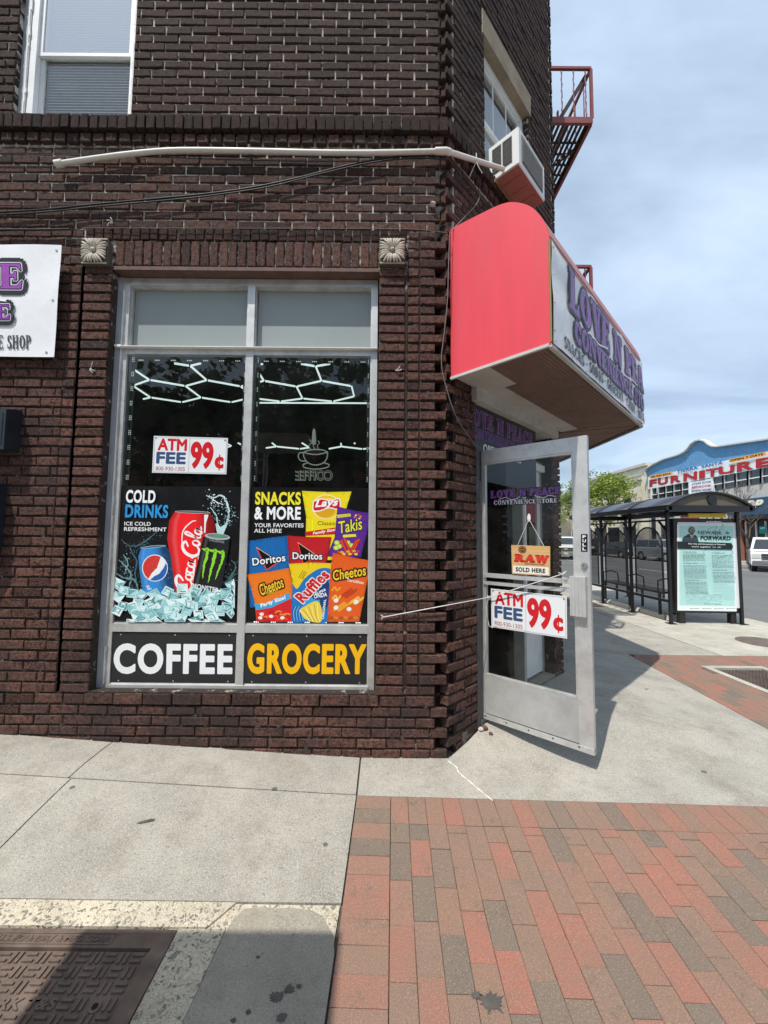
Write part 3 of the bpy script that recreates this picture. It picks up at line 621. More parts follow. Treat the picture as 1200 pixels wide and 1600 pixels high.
# ------------------------------------------------------------------ vault cover
vc = empty('vault_cover', (-1.3, -1.6, .0), 'rusty rectangular iron vault cover with raised bar pattern and lettering', 'cover')
zt = T(-1.2, -1.4) + .003
X0, X1, Y0, Y1 = -1.72, -.813, -2.05, -1.146
b = MB()
iX0, iX1, iY0, iY1 = X0 + .062, X1 - .062, Y0 + .068, Y1 - .070
b.box(X0, X1, iY1, Y1, zt - .04, zt + .002); b.box(X0, X1, Y0, iY0, zt - .04, zt + .002); b.box(X0, iX0, iY0, iY1, zt - .04, zt + .002); b.box(iX1, X1, iY0, iY1, zt - .04, zt + .002)
b.build('frame', 'cast_iron', vc)
b = MB(); b.box(iX0 + .004, iX1 - .004, iY0 + .004, iY1 - .004, zt - .04, zt - .008)
k = 0
ny = int((iY1 - iY0) / .048)
for j in range(ny):
    yc = iY1 - .03 - j * .048
    for i in range(int((iX1 - iX0) / .05)):
        xc = iX1 - .035 - i * .05
        if j == 3 and xc < -1.06: continue
        if abs(xc - (-.954)) < .03 and abs(yc - (iY1 - .03 - 3.17 * .048)) < .03: continue
        if (i + j) % 2 == 0:
            for q in (-.011, .011): b.box(xc - .019, xc + .019, yc + q - .0045, yc + q + .0045, zt - .008, zt - .001)
        else:
            for q in (-.011, .011): b.box(xc + q - .0045, xc + q + .0045, yc - .019, yc + .019, zt - .008, zt - .001)
b.build('cover_plate', 'cast_iron', vc)
b = MB(); b.disc((-.954, iY1 - .03 - 3.17 * .048, zt - .001), (0, 0, 1), .018, .01, 18); b.build('lift_ring', 'cast_iron', vc)
b = MB(); b.disc((-.954, iY1 - .03 - 3.17 * .048, zt + .0005), (0, 0, 1), .010, .001, 16); b.build('lift_hole', 'dark_void', vc)
def raised(text, x0, x1, y0, y1, z, hgt, name, m, parent, bold=.03):
    b = MB()
    for q in sans(text, bold): b.prism([(x0 + u * (x1 - x0), y0 + v_ * (y1 - y0), z + hgt) for u, v_ in q], (0, 0, 1), hgt)
    return b.build(name, m, parent)
b = MB(); 
for (a, c_) in (((-1.50, Y1 - .058), (-1.04, Y1 - .058)), ((-1.50, Y1 - .018), (-1.04, Y1 - .018)), ((-1.50, Y1 - .058), (-1.50, Y1 - .018)), ((-1.04, Y1 - .058), (-1.04, Y1 - .018))): b.bar((a[0], a[1], zt + .003), (c_[0], c_[1], zt + .003), .004, .004)
b.build('name_border', 'cast_iron', vc)
raised('U.S. FOUNDRY & MFG. CORP.', -1.49, -1.05, Y1 - .050, Y1 - .026, zt + .002, .003, 'lettering', 'cast_iron', vc)
raised('NEWARK T&S', -1.46, -1.09, iY1 - .03 - 3 * .048 - .018, iY1 - .03 - 3 * .048 + .018, zt - .008, .006, 'lettering', 'cast_iron', vc)

# white crack filler line, litter, spat splat
cr = curve([(.455, -.03), (.50, -.10), (.505, -.16), (.55, -.24), (.60, -.33), (.655, -.42)], 5)
b = MB(); 
for i in range(len(cr) - 1):
    wd = .0045 + .003 * math.sin(i * 1.7)
    b.bar((cr[i][0], cr[i][1], T(*cr[i]) + .001), (cr[i + 1][0], cr[i + 1][1], T(*cr[i + 1]) + .001), wd, .003)
b.build('crack_filler', 'white_paint', walk)
b = MB(); rl = random.Random(5)
for i in range(5):
    p = onZ(228, 1292, .04); a = rl.uniform(0, 3); b.prism([(p.x + .012 * i - .03 + .02 * math.cos(a + q), p.y + .004 * i + .009 * math.sin(a + q), T(p.x, p.y) + .004 + .001 * i) for q in (0, 1.6, 3.1, 4.7)], (0, 0, 1), .0015)
b.build('dead_leaf', 'joint_dirt', None, label='crumpled dark leaf lying on the concrete left of the brick paving', cat='leaf')
def splat(px, py, r, seed, par):
    p = onZ(px, py, 0); rs = random.Random(seed); P = []
    n = 26
    for k in range(n):
        a = 2 * math.pi * k / n; rr = r * (rs.uniform(.75, 1.0) if k % 2 else rs.uniform(.9, 1.7)); P.append((p.x + rr * math.cos(a), p.y + rr * .7 * math.sin(a), T(p.x, p.y) + .0028))
    MB().prism(P, (0, 0, 1), .0012).build('stain', 'stain', par)
mat('stain', (.085, .075, .065), .7, vary=.3, scale=30)
splat(768, 1566, .035, 1, paving); splat(745, 1556, .014, 2, paving)
splat(433, 1558, .02, 3, walk); splat(452, 1546, .016, 4, walk); splat(467, 1542, .008, 5, walk); splat(403, 1496, .006, 6, walk); splat(440, 1590, .016, 7, walk)
splat(388, 1582, .009, 8, walk); splat(365, 1595, .008, 9, walk)

# ================================================================== CORNER BUILDING
XR = .455; XF = 1.98; S2 = math.sqrt(.5); CL = (XF - XR) / S2
bld = empty('corner_building', (0, .15, 0), 'dark brick corner building with a shop window and a chamfered entrance', 'building')
XL, XP = -2.068, -.050                                    # shop window opening
ZS, ZL = .472, 3.603
UWx0 = onY(20, 150).x; UWx1 = onY(211, 60).x; UWz0, UWz1 = 4.790, 6.32
MJ = .012                                                # depth of the raked joints
core = MB()
def fbox(x0, x1, z0, z1, y0=MJ, y1=.3): core.box(x0, x1, y0, y1, z0, z1)
fbox(-9, -2.30, -.3, 4.70); fbox(-2.30, XL, -.3, 4.70); fbox(XL, XP, -.3, ZS - .09); fbox(XL, XP, ZL + .004, 4.70); fbox(XP, .37, -.3, 4.70)
fbox(-9, UWx0, 4.70, 9); fbox(UWx0, UWx1, UWz1, 9); fbox(UWx1, .37, 4.70, 9); fbox(UWx0, UWx1, 4.70, 4.74)
core.box(.30, .49, .10, .3, -.3, 9)
RC = Matrix.Translation((XR, 0, 0)) @ Matrix.Rotation(rad(45), 4, 'Z')      # chamfer frame: x along, -y out
DO0, DO1, DZ = .40, 1.94, 2.72                            # entrance opening
WO0, WO1, WZ0, WZ1 = .584, 1.50, 4.79, 6.10
def cbox(s0, s1, z0, z1, y0=MJ, y1=.26): core.box(s0, s1, y0, y1, z0, z1, None, RC)
cbox(.10, DO0, -.3, 4.0); cbox(DO1, CL - .05, -.3, 4.0); cbox(DO0, DO1, DZ, 4.0); cbox(.10, WO0, 4.0, 9); cbox(WO1, CL - .05, 4.0, 9); cbox(WO0, WO1, 4.0, WZ0 - .03); cbox(WO0, WO1, WZ1 + .25, 9)
core.box(XF - .25, XF - MJ, 1.56, 3.6, -.3, 9); core.box(XF - .25, XF - MJ, 3.6, 14, -.3, 9)
core.box(-9, XF - .05, 13.8, 14, -.3, 9); core.box(-9.1, -9, MJ, 14, -.3, 9)
b = MB(); b.prism([(-9.1, .02, 9.1), (.44, .02, 9.1), (XF - .02, 1.56, 9.1), (XF - .02, 14, 9.1), (-9.1, 14, 9.1)], (0, 0, 1), .12); 
wall = core.build('wall', 'mortar', bld); b.build('roof', 'cast_iron', bld)

BR = []                                                   # every brick: frame, u0,u1,z0,z1, proud, depth, material
Fr = Matrix.Identity(4); RF = Matrix.Translation((XF, XF - XR, 0)) @ Matrix.Rotation(rad(90), 4, 'Z')
rb = random.Random(11)
def brick(F, u0, u1, z0, z1, proud=0.0, depth=.035, m='brick', jit=.0034):
    BR.append((F, u0, u1, z0, z1, proud + rb.uniform(-jit, jit), depth, m))
def rows(z0, z1, h):
    n = max(1, round((z1 - z0) / h)); return [(z0 + (z1 - z0) * i / n, z0 + (z1 - z0) * (i + 1) / n) for i in range(n)]
BL, GP = .206, .010
def course(F, u0, u1, za, zb, off, gp=GP, bed=.0145, proud=0, edge_ok=.03, m='brick', from_right=False, depth=.035):
    """one running course between u0 and u1; off shifts the joints"""
    L = BL + .0; x = math.floor((u0 - off) / L) * L + off
    while x < u1 - .001:
        a, c_ = max(x, u0), min(x + L, u1)
        if c_ - a > edge_ok:
            brick(F, a + (gp / 2 if a > u0 + 1e-6 else 0), c_ - (gp / 2 if c_ < u1 - 1e-6 else 0), za, zb - bed, proud, depth, m)
        x += L
def course_holes(F, u0, u1, za, zb, off, holes, **k):
    segs = [(u0, u1)]
    for h0, h1, hz0, hz1 in holes:
        if za < hz1 - .02 and zb > hz0 + .02:
            ns = []
            for a, c_ in segs:
                if h1 <= a or h0 >= c_: ns.append((a, c_)); continue
                if h0 - a > .02: ns.append((a, h0))
                if c_ - h1 > .02: ns.append((h1, c_))
            segs = ns
    for a, c_ in segs: course(F, a, c_, za, zb, off, **k)
LEFT = -3.2
# base courses below the sill
sillrow = (ZS - .078, ZS)
base_rows = rows(-.03, ZS - .078, .0712)[::-1]
R_all = []
x = LEFT
for i, (za, zb) in enumerate([sillrow] + base_rows):
    t = i % 2
    if i == 0:
        course(Fr, LEFT, XL - .03, za, zb, .02); 
        xx = XL - .03
        while xx < XP - .01:
            e = min(xx + .2073, XP + .03); brick(Fr, xx + .005, e - .004, za, zb - .004, .006, .10); xx = e
        brick(Fr, XP + .035, .16, za, zb - .011); brick(Fr, .165, .36, za, zb - .011)
    elif t: course(Fr, LEFT, XR if not t else .36 if False else XR - .002, za, zb, -.075 + .0, gp=.010)
    else: course(Fr, LEFT, .365, za, zb, .028)
    R_all.append((za, zb, t))
# side fields beside the window
sr = rows(ZS, 3.913, .0737)
for i, (za, zb) in enumerate(sr):
    t = i % 2; hid = za > ZL - .04
    brick(Fr, -2.386, -2.303, za, zb - .017, -.001, .06)
    course(Fr, LEFT, -2.389, za, zb, .03 if t else .133)
    if zb < 3.64:
        brick(Fr, -2.272, XL - .002, za, zb - .017, .004, .12); brick(Fr, XP + .002, .143, za, zb - .017, .004, .12)
    if zb < 3.90 or True: 
        brick(Fr, .167, .248, za, zb - .017, 0, .05)
        brick(Fr, .260, .452 if t else .368, za, zb - .017, .001, .075)
    R_all.append((za, zb, t))
# headers, soldiers over the window
zr0 = 3.63
n = 35
for i in range(n):
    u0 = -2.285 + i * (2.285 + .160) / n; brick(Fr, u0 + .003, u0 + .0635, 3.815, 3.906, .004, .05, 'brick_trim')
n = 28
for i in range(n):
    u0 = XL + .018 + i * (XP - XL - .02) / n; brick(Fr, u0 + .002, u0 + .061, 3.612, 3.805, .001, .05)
# field between lintel band and string course
for i, (za, zb) in enumerate(rows(3.913, 4.576, .0737)):
    course(Fr, LEFT, .452 if i % 2 else .372, za, zb, .0 if i % 2 else .1, gp=.013); R_all.append((za, zb, i % 2))
# dentils and rowlock string course
n = int((.45 - LEFT) / .1005)
for i in range(n): brick(Fr, .445 - (i + 1) * .1005 + .009, .445 - i * .1005 - .009, 4.588, 4.658, .022, .06, 'brick')
n = int((.47 - LEFT) / .0722)
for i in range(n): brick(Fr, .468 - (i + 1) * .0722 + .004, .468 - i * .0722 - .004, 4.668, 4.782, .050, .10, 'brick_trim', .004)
# upper storey
hu = [(UWx0, UWx1, UWz0 - .05, UWz1)]
for i, (za, zb) in enumerate(rows(4.792, 8.9, .0737)):
    course_holes(Fr, LEFT, .452 if i % 2 else .395, za, zb, .0 if i % 2 else .1, hu, gp=.013, depth=.05); R_all.append((za, zb, i % 2))
    if za < UWz1: # returns of the window reveal
        for X in (UWx0,):
            BR.append((Matrix.Translation((X - .001, .0, 0)) @ Matrix.Rotation(rad(90), 4, 'Z'), .006, .085, za, zb - .011, rb.uniform(-.003, .001), .03, 'brick'))
# chamfer and side facade follow the same courses
ch = [(DO0, DO1, -1, DZ), (WO0, WO1, WZ0, WZ1 + .24)]
for (za, zb, t) in R_all:
    if zb < .02: continue
    course_holes(RC, .012 if not t else .10, CL + .0 if t else CL - .09, za, zb, .012 if not t else .115, ch, bed=.017, depth=.07)
    if vis((XF, XF - XR, (za + zb) / 2), 300): course(RF, .10 if t else .0, .65, za, zb, .10 if t else .0, depth=.07)
for i in range(29):
    if i * .0722 < CL: brick(RC, i * .0722 + .006, i * .0722 + .066, 4.668, 4.782, .05, .10, 'brick_trim', .004)
for i in range(21): brick(RC, i * .1005 + .01, i * .1005 + .09, 4.588, 4.658, .022, .06)
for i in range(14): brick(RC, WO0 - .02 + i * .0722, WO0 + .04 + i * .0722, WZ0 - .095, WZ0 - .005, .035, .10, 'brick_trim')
# build: the 300 that show largest are parts of their own, the others one joined piece
def bmesh_brick(L, Hh, D, rs):
    bv = .0050; j = lambda a=.0015: rs.uniform(-a, a)
    vs = []
    for (yy, ins) in ((D, 0), (bv, 0), (0, bv)):
        for (sx, sz) in ((-1, -1), (1, -1), (1, 1), (-1, 1)):
            q = 0 if yy == D else .0030
            vs.append((sx * (L / 2 - ins) + j(q), yy + (j(.0012) if yy != D else 0), sz * (Hh / 2 - ins) + j(q)))
    fs = []
    for r_ in (0, 4):
        for k in range(4):
            a, b_ = r_ + k, r_ + (k + 1) % 4; fs.append((a, b_, b_ + 4, a + 4))
    fs.append((8, 9, 10, 11)); return vs, fs
def area(q):
    F, u0, u1, z0, z1, pr, d, m = q
    c_ = F @ Vector(((u0 + u1) / 2, -pr, (z0 + z1) / 2)); P = proj(c_)
    if not (0 < P[0] < 1200 and 0 < P[1] < 1600): return 0
    A = proj(F @ Vector((u0, -pr, (z0 + z1) / 2))); B_ = proj(F @ Vector((u1, -pr, (z0 + z1) / 2))); C_ = proj(F @ Vector(((u0 + u1) / 2, -pr, z0))); D_ = proj(F @ Vector(((u0 + u1) / 2, -pr, z1)))
    return math.hypot(A[0] - B_[0], A[1] - B_[1]) * math.hypot(C_[0] - D_[0], C_[1] - D_[1])
BR = [(area(q), q) for q in BR]
BR.sort(key=lambda t: -t[0])
cache = {}; joined = {'brick': MB(), 'brick_trim': MB()}
for v_ in joined.values(): v_.rnd = []
for idx, (ar, q) in enumerate(BR):
    F, u0, u1, z0, z1, pr, d, m = q
    L, Hh = u1 - u0, z1 - z0; cpos = F @ Vector(((u0 + u1) / 2, -pr, (z0 + z1) / 2))
    if L < .012: continue
    if idx < 300:
        k = (round(L, 2), round(Hh, 2), round(d, 2), m, idx % 5)
        if k not in cache:
            vs, fs = bmesh_brick(k[0], k[1], k[2], rb); me = bpy.data.meshes.new('brick'); me.from_pydata(vs, [], [f for f in fs]); me.materials.append(MATS[m]); cache[k] = me
        o = bpy.data.objects.new('brick', cache[k]); COL.objects.link(o); o.location = cpos; o.scale = (L / k[0], 1, Hh / k[1])
        o.rotation_euler = (rb.uniform(-.006, .006), rb.uniform(-.006, .006), F.to_euler().z + rb.uniform(-.008, .008)); adopt(o, bld)
    else:
        vs, fs = bmesh_brick(L, Hh, d, rb); Mx = F.copy(); Mx.translation = cpos
        Mx = Mx @ Matrix.Rotation(rb.uniform(-.01, .01), 4, 'Z') @ Matrix.Rotation(rb.uniform(-.006, .006), 4, 'Y')
        J_ = joined[m]; J_.add([Mx @ Vector(p) for p in vs], fs); J_.rnd += [rb.random()] * len(vs)
for k, v_ in joined.items(): v_.build('brickwork', k, bld, kind='stuff')

# lintel angle, rosettes
boxo('steel_lintel', 'rust_steel', XL + .012, XP - .004, -.004, .3, 3.575, 3.6025, bld)
def rosette(cx, cz):
    hs = .098
    o = boxo('rosette_block', 'terracotta_dark', cx - hs, cx + hs, -.035, .05, cz - hs, cz + hs, bld, bv=.006)
    b = MB(); b.smooth = True
    for k in range(8):                                     # eight lobes, each with ribs
        a = rad(22.5 + 45 * k)
        for q in (-1, 0, 1):
            aa = a + q * .23; L = .092 * (1.12 if True else 1) * (1 - .05 * abs(q)); Lm = min(L * 1.12, (hs - .008) / max(abs(math.cos(aa)), abs(math.sin(aa))))
            pts = []
            for t in range(6):
                r_ = .022 + (Lm - .022) * t / 5; h_ = .010 + .022 * math.sin(math.pi * (t + .4) / 6)
                pts.append((cx + r_ * math.cos(aa), -.037 - h_ * .6, cz + r_ * math.sin(aa)))
            b.tube(pts, [.003, .0058, .0078, .0092, .0090, .006], 6)
    b.build('petals', 'terracotta', o)
    b = MB()
    for a_ in ((-1, -1, 1, -1), (-1, 1, 1, 1), (-1, -1, -1, 1), (1, -1, 1, 1)): b.bar((cx + a_[0] * hs * .95, -.038, cz + a_[1] * hs * .95), (cx + a_[2] * hs * .95, -.038, cz + a_[3] * hs * .95), .008, .008)
    b.build('rim', 'terracotta', o)
    b = MB(); b.tube([(cx, -.03, cz), (cx, -.056, cz), (cx, -.066, cz), (cx, -.070, cz)], [.016, .016, .011, .003], 12); b.build('boss', 'terracotta', o)
for px in (149, 613):
    p = onY(px, 393.5, -.03); rosette(p.x, p.z)
MB().box(.1475, .1635, .006, .03, ZS, 3.81).build('mortar_strip', 'mortar', bld)
MB().box(-2.302, -2.273, .012, .03, ZS, 3.81).build('pier_joint', 'joint_dark', bld)
MB().box(.249, .2595, .010, .03, ZS, 3.90).build('pier_joint', 'joint_dark', bld)
# ================================================================== SHOP WINDOW
FY, GY, GT = .085, .104, .140                                       # face of the frame, glass
fx0, fx1 = -2.058, -.062; fz0, fz1 = .450, 3.570
mx0, mx1 = -1.085, -1.030
mx0, mx1 = -1.066, -1.012
def X_(px, py, y=FY): return onY(px, py, y).x
def Z_(px, py, y=FY): return onY(px, py, y).z
jl, jr = fx0 + .075, fx1 - .045
tz0, tz1 = 2.965, 3.010                                   # transom bar
lz0, lz1 = .872, .930                                     # lower rail
bz1 = .498
b = MB()
b.box(fx0, jl, FY, FY + .09, fz0, fz1); b.box(jr, fx1, FY, FY + .09, fz0, fz1)
b.box(jl, jr, FY, FY + .09, fz1 - .055, fz1); b.box(jl, jr, FY - .012, FY + .09, fz0, bz1)
b.box(mx0, mx1, FY - .003, FY + .085, bz1, fz1 - .055)
for a, c_ in ((jl, mx0), (mx1, jr)):
    b.box(a, c_, FY + .001, FY + .085, tz0, tz1); b.box(a, c_, FY + .001, FY + .085, lz0, lz1)
    for z0, z1 in ((bz1, lz0), (lz1, tz0), (tz1, fz1 - .055)):   # glazing stops
        b.box(a, a + .004, FY + .03, FY + .08, z0, z1); b.box(c_ - .008, c_, FY + .008, FY + .08, z0, z1)
        b.box(a + .004, c_ - .008, FY + .008, FY + .08, z0, z0 + .008); b.box(a + .004, c_ - .008, FY + .03, FY + .08, z1 - .008, z1)
sw = b.build('window', 'aluminium', bld)
b = MB(); b.box(fx0 - .010, fx0 + .022, FY - .012, FY + .02, fz0 + .01, fz1); b.build('side_casing', 'grey_casing', sw)
b = MB(); rc = random.Random(4)                            # peeling seam of old caulk
z = 1.0
while z < 3.4:
    l = rc.uniform(.03, .09); wdt = rc.uniform(.004, .011); b.box(fx0 + .026, fx0 + .026 + wdt, FY - .006, FY, z, z + l + .002); z += l
for a, c_ in ((fz0 + .05, .75),): 
    z = a
    while z < c_: l = rc.uniform(.02, .06); b.box(fx0 + .03, fx0 + .03 + rc.uniform(.003, .009), FY - .004, FY, z, z + l); z += l
b.box(fx0 - .0, fx1 + .002, FY - .03, FY + .0, tz1 + .0, tz1 + .006); b.box(fx0 + .0, fx0 + .05, FY - .036, FY - .004, tz1 - .006, tz1 + .012)
b.build('caulk', 'old_caulk', sw, kind='stuff')
b = MB(); b.box(fx0 - .02, fx1 + .03, -.0, FY - .013, ZS - .004, ZS + .006); b.build('sill_mortar', 'mortar', sw)
for a, c_ in ((jl, mx0), (mx1, jr)):
    boxo('pane', 'shop_glass', a + .001, c_ - .009, GY, GY + .006, lz1 + .010, tz0 - .010, sw)
    boxo('transom_panel', 'grey_panel', a + .010, c_ - .010, GT, GT + .012, tz1 + .010, fz1 - .065, sw)
    boxo('sill_panel', 'black_panel', a + .001, c_ - .009, GY - .01, GY + .012, bz1 + .010, lz0 - .010, sw)
b = MB()
for a, c_ in ((jl, mx0), (mx1, jr)):
    for k in range(3): b.disc((a + .06 + k * (c_ - a - .12) / 2, GY - .011, bz1 + .022), (0, -1, 0), .005, .002, 8); b.disc((a + .06 + k * (c_ - a - .12) / 2, GY - .011, lz0 - .022), (0, -1, 0), .005, .002, 8)
b.build('screws', 'aluminium', sw)
# LED strips round the panes (threes of small lit chips on a pale tape)
for a, c_ in ((jl, mx0), (mx1, jr)):
    b = MB(); y = GY + .02; w_ = .030
    b.box(a + .014, a + .014 + w_, y, y + .004, 1.99, tz0 - .02); b.box(c_ - .014 - w_ * .6, c_ - .014, y, y + .004, 1.99, tz0 - .02); b.box(a + .05, c_ - .05, y, y + .004, tz0 - .045, tz0 - .018)
    tp = b.build('led_tape', 'cable_grey', sw)
    b = MB()
    z = 2.0
    while z < tz0 - .03:
        for q in (0, .014, .028):
            for xx in ((a + .022, a + .034) if a < -1.5 else (a + .026,)): b.box(xx - .003, xx + .003, y - .003, y - .0005, z + q, z + q + .006)
            b.box(c_ - .026, c_ - .020, y - .003, y - .0005, z + q, z + q + .006)
        z += .115
    x = a + .07
    while x < c_ - .08:
        for q in (0, .014, .028): b.box(x + q, x + q + .008, y - .003, y - .0005, tz0 - .036, tz0 - .028)
        x += .125
    x = a + .06
    while x < c_ - .08 and a > -1.5:
        for q in (0, .014, .028): b.box(x + q, x + q + .008, GY - .004, GY - .001, lz1 + .014, lz1 + .021)
        x += .125
    b.build('led_chips', 'led_dot', tp)

# ------------------------------------------------------------------ posters stuck on the glass
PY = GY - .002
def zmap(f, ox, oy, y): return lambda u, v: onY(ox + u / f, oy + v / f, y)
L_ = Print(zmap(4.4444, 160, 740, PY), (0, -1, 0), 2e-5)
def inv(p, f, ox, oy): q = proj(p); return ((q[0] - ox) * f, (q[1] - oy) * f)
def wrect(Pr, x0, x1, z0, z1, y, f, ox, oy, col):
    Pr.poly([inv(Vector(p), f, ox, oy) for p in ((x0, y, z0), (x1, y, z0), (x1, y, z1), (x0, y, z1))], col)
pz0, pz1 = lz1 + .018, Z_(280, 760, PY)
wrect(L_, jl + .002, mx0 - .010, pz0, pz1, PY, 4.4444, 160, 740, '#08090b')
ri = random.Random(21)
def splash(Pr, pts, w_, col, n, spread, seed):
    rs = random.Random(seed); c_ = curve(pts, 8); W_ = [max(.8, w_ * (1 - .6 * abs(2 * i / len(c_) - 1)) * rs.uniform(.5, 1.3)) for i in range(len(c_))]
    c2 = [(x + rs.uniform(-3, 3), y + rs.uniform(-3, 3)) for x, y in c_]
    Pr.stroke(c2, W_, col)
    for i in range(n):
        q = rs.choice(c_); r = rs.uniform(1, 4.2); Pr.ell(q[0] + rs.gauss(0, spread), q[1] + rs.gauss(0, spread), r, r * rs.uniform(.6, 1.4), col, n=7)
for i, (pts, w_) in enumerate([([(720, 150), (770, 165), (820, 150), (850, 175), (878, 250), (872, 310), (850, 360), (820, 415)], 12), ([(750, 235), (790, 290), (800, 360), (815, 420)], 14), ([(735, 160), (800, 200), (840, 215)], 7), ([(860, 230), (880, 300), (868, 340)], 8)]):
    splash(L_, pts, w_, ['#cfe9ec', '#a9ced3', '#e8f8fa', '#8fb6bc'][i], 46, 26, i)
L_.poly([(785, 350), (800, 345), (822, 372), (850, 355), (872, 345), (850, 400), (840, 425), (800, 425)], '#bfe0df')
for i, (pts, w_) in enumerate([([(130, 455), (185, 500), (250, 500), (300, 470), (350, 430), (390, 400)], 9), ([(190, 510), (215, 560), (240, 610), (230, 700), (250, 800)], 14), ([(120, 600), (160, 640), (200, 700), (190, 800)], 16), ([(150, 560), (180, 620), (160, 690)], 10), ([(240, 540), (280, 500), (330, 480)], 6), ([(900, 600), (930, 650), (890, 720), (860, 780)], 12), ([(100, 690), (150, 720), (230, 740), (260, 820)], 18), ([(830, 760), (880, 740), (930, 690)], 9)]):
    splash(L_, pts, w_, ['#52767e', '#3f5f69', '#6d949b', '#7fa6ab', '#45656d', '#56737a', '#5d828a', '#4d6c74'][i], 44, 30, 40 + i)
L_.sans('COLD', (168, 203), (372, 207), (173, 113), '#f4f6f6', .035); L_.sans('DRINKS', (163, 306), (460, 310), (168, 214), '#2f93d3', .035)
L_.sans('ICE COLD', (159, 360), (341, 363), (160, 334), '#eef0f0', .018); L_.sans('REFRESHMENT', (157, 398), (451, 402), (158, 371), '#eef0f0', .018)
# red can (a tapered tin, shaded across)
def lerp(a, b_, t): return a + (b_ - a) * t
def can(Pr, prof_l, prof_r, colf, nu=14):
    n = len(prof_l) - 1
    def fn(a, b_):
        t = b_ * n; i = min(int(t), n - 1); t -= i
        l = (lerp(prof_l[i][0], prof_l[i + 1][0], t), lerp(prof_l[i][1], prof_l[i + 1][1], t)); r = (lerp(prof_r[i][0], prof_r[i + 1][0], t), lerp(prof_r[i][1], prof_r[i + 1][1], t))
        return (lerp(l[0], r[0], a), lerp(l[1], r[1], a) + 10 * math.sin(math.pi * a) * (b_ - .3))
    Pr.grid(fn, nu, n * 2, colf)
def cyl(base, a, lo=.28, hi=1.25, pk=.38):
    k = lo + (hi - lo) * max(0, 1 - ((a - pk) / .5) ** 2); s_ = .25 * math.exp(-((a - .13) / .035) ** 2); c_ = shade(base, k); return tuple(min(1, v + s_ * .3) for v in c_)
can(L_, [(508, 265), (470, 330), (456, 450), (487, 660), (515, 850)], [(757, 274), (785, 345), (792, 480), (800, 680), (800, 862)], lambda a, b_: cyl('#e31b1f', a))
L_.ell(632, 268, 124, 9, '#b9b9b9', 2); L_.ell(632, 268, 117, 6, '#5c5c5c', 2)
L_.stroke([(515, 848), (600, 858), (800, 864)], 9, '#a9a49a')
L_.poly([(712, 286), (742, 286), (724, 345), (720, 412), (710, 412), (712, 345)], '#f2f0ee'); L_.poly([(655, 600), (635, 640), (632, 700), (640, 720), (648, 660)], '#f2f0ee')
# script lettering running up the can
ang = math.atan2(-455, 95); ux, uy = math.cos(ang), math.sin(ang); vx, vy = -uy * -1, ux * -1
def scr(x, y): return (612 + .93 * (x * ux + y * (uy)), 812 + .93 * (x * uy - y * ux))
def sw_(pts, w_): L_.stroke([scr(*p) for p in curve(pts, 6)], [w_ * (.55 + .75 * math.sin(math.pi * (i + .5) / (len(curve(pts, 6))))) for i in range(len(curve(pts, 6)))], '#f6f4f2')
sw_([(62, 62), (86, 86), (92, 110), (60, 118), (18, 96), (-6, 50), (4, 4), (40, -8), (80, 14)], 17)
sw_([(110, 52), (86, 46), (78, 18), (96, 0), (116, 18), (112, 48), (134, 56)], 12)
sw_([(168, 52), (142, 52), (132, 22), (148, 0), (176, 12)], 12)
sw_([(212, 50), (188, 52), (176, 24), (190, 2), (210, 20), (216, 52), (214, 12), (236, 6)], 12)
sw_([(238, 32), (256, 34)], 12)
sw_([(318, 78), (352, 106), (318, 122), (276, 96), (256, 46), (270, 2), (306, -8), (340, 20)], 17)
sw_([(366, 54), (346, 46), (338, 18), (354, 0), (374, 18), (370, 50)], 12)
sw_([(388, 20), (420, 84), (424, 116), (408, 116), (398, 60), (400, 8), (420, 6)], 11)
sw_([(458, 50), (436, 52), (424, 24), (438, 2), (456, 20), (464, 52), (462, 10), (486, 18)], 12)
sw_([(300, 122), (420, 140), (500, 96), (520, 60)], 7); sw_([(70, -10), (180, -30), (260, -12)], 9)
# blue can
can(L_, [(275, 518), (256, 575), (262, 660), (290, 838)], [(448, 498), (478, 552), (492, 660), (512, 842)], lambda a, b_: cyl('#2f7fc4', a, .22, 1.25, .30))
L_.ell(360, 508, 88, 9, '#9fb6c6', -5); L_.ell(360, 508, 78, 5, '#41606f', -5)
L_.ell(371, 655, 90, 94, '#e9eef2'); L_.ell(371, 655, 84, 88, '#d7352e')
L_.poly([(371 + 84 * math.cos(rad(a)), 655 + 88 * math.sin(rad(a))) for a in range(-62, 120, 9)] + curve([(330, 738), (345, 690), (385, 655), (405, 610), (414, 580)], 4)[0:0] + [(325, 731), (350, 690), (385, 655), (400, 610), (412, 578)], '#f0f2f2')
L_.poly([(371 + 84 * math.cos(rad(a)), 655 + 88 * math.sin(rad(a))) for a in range(-24, 112, 8)] + [(338, 736), (365, 712), (400, 695), (430, 655), (448, 620)], '#1f5fae')
L_.sans('ps', (350, 800), (338, 770), (322, 808), '#dfe8ee', .03)
for k in range(70): L_.ell(ri.uniform(270, 490), ri.uniform(560, 830), 1.6, 2.2, '#9cc8e4', n=6)
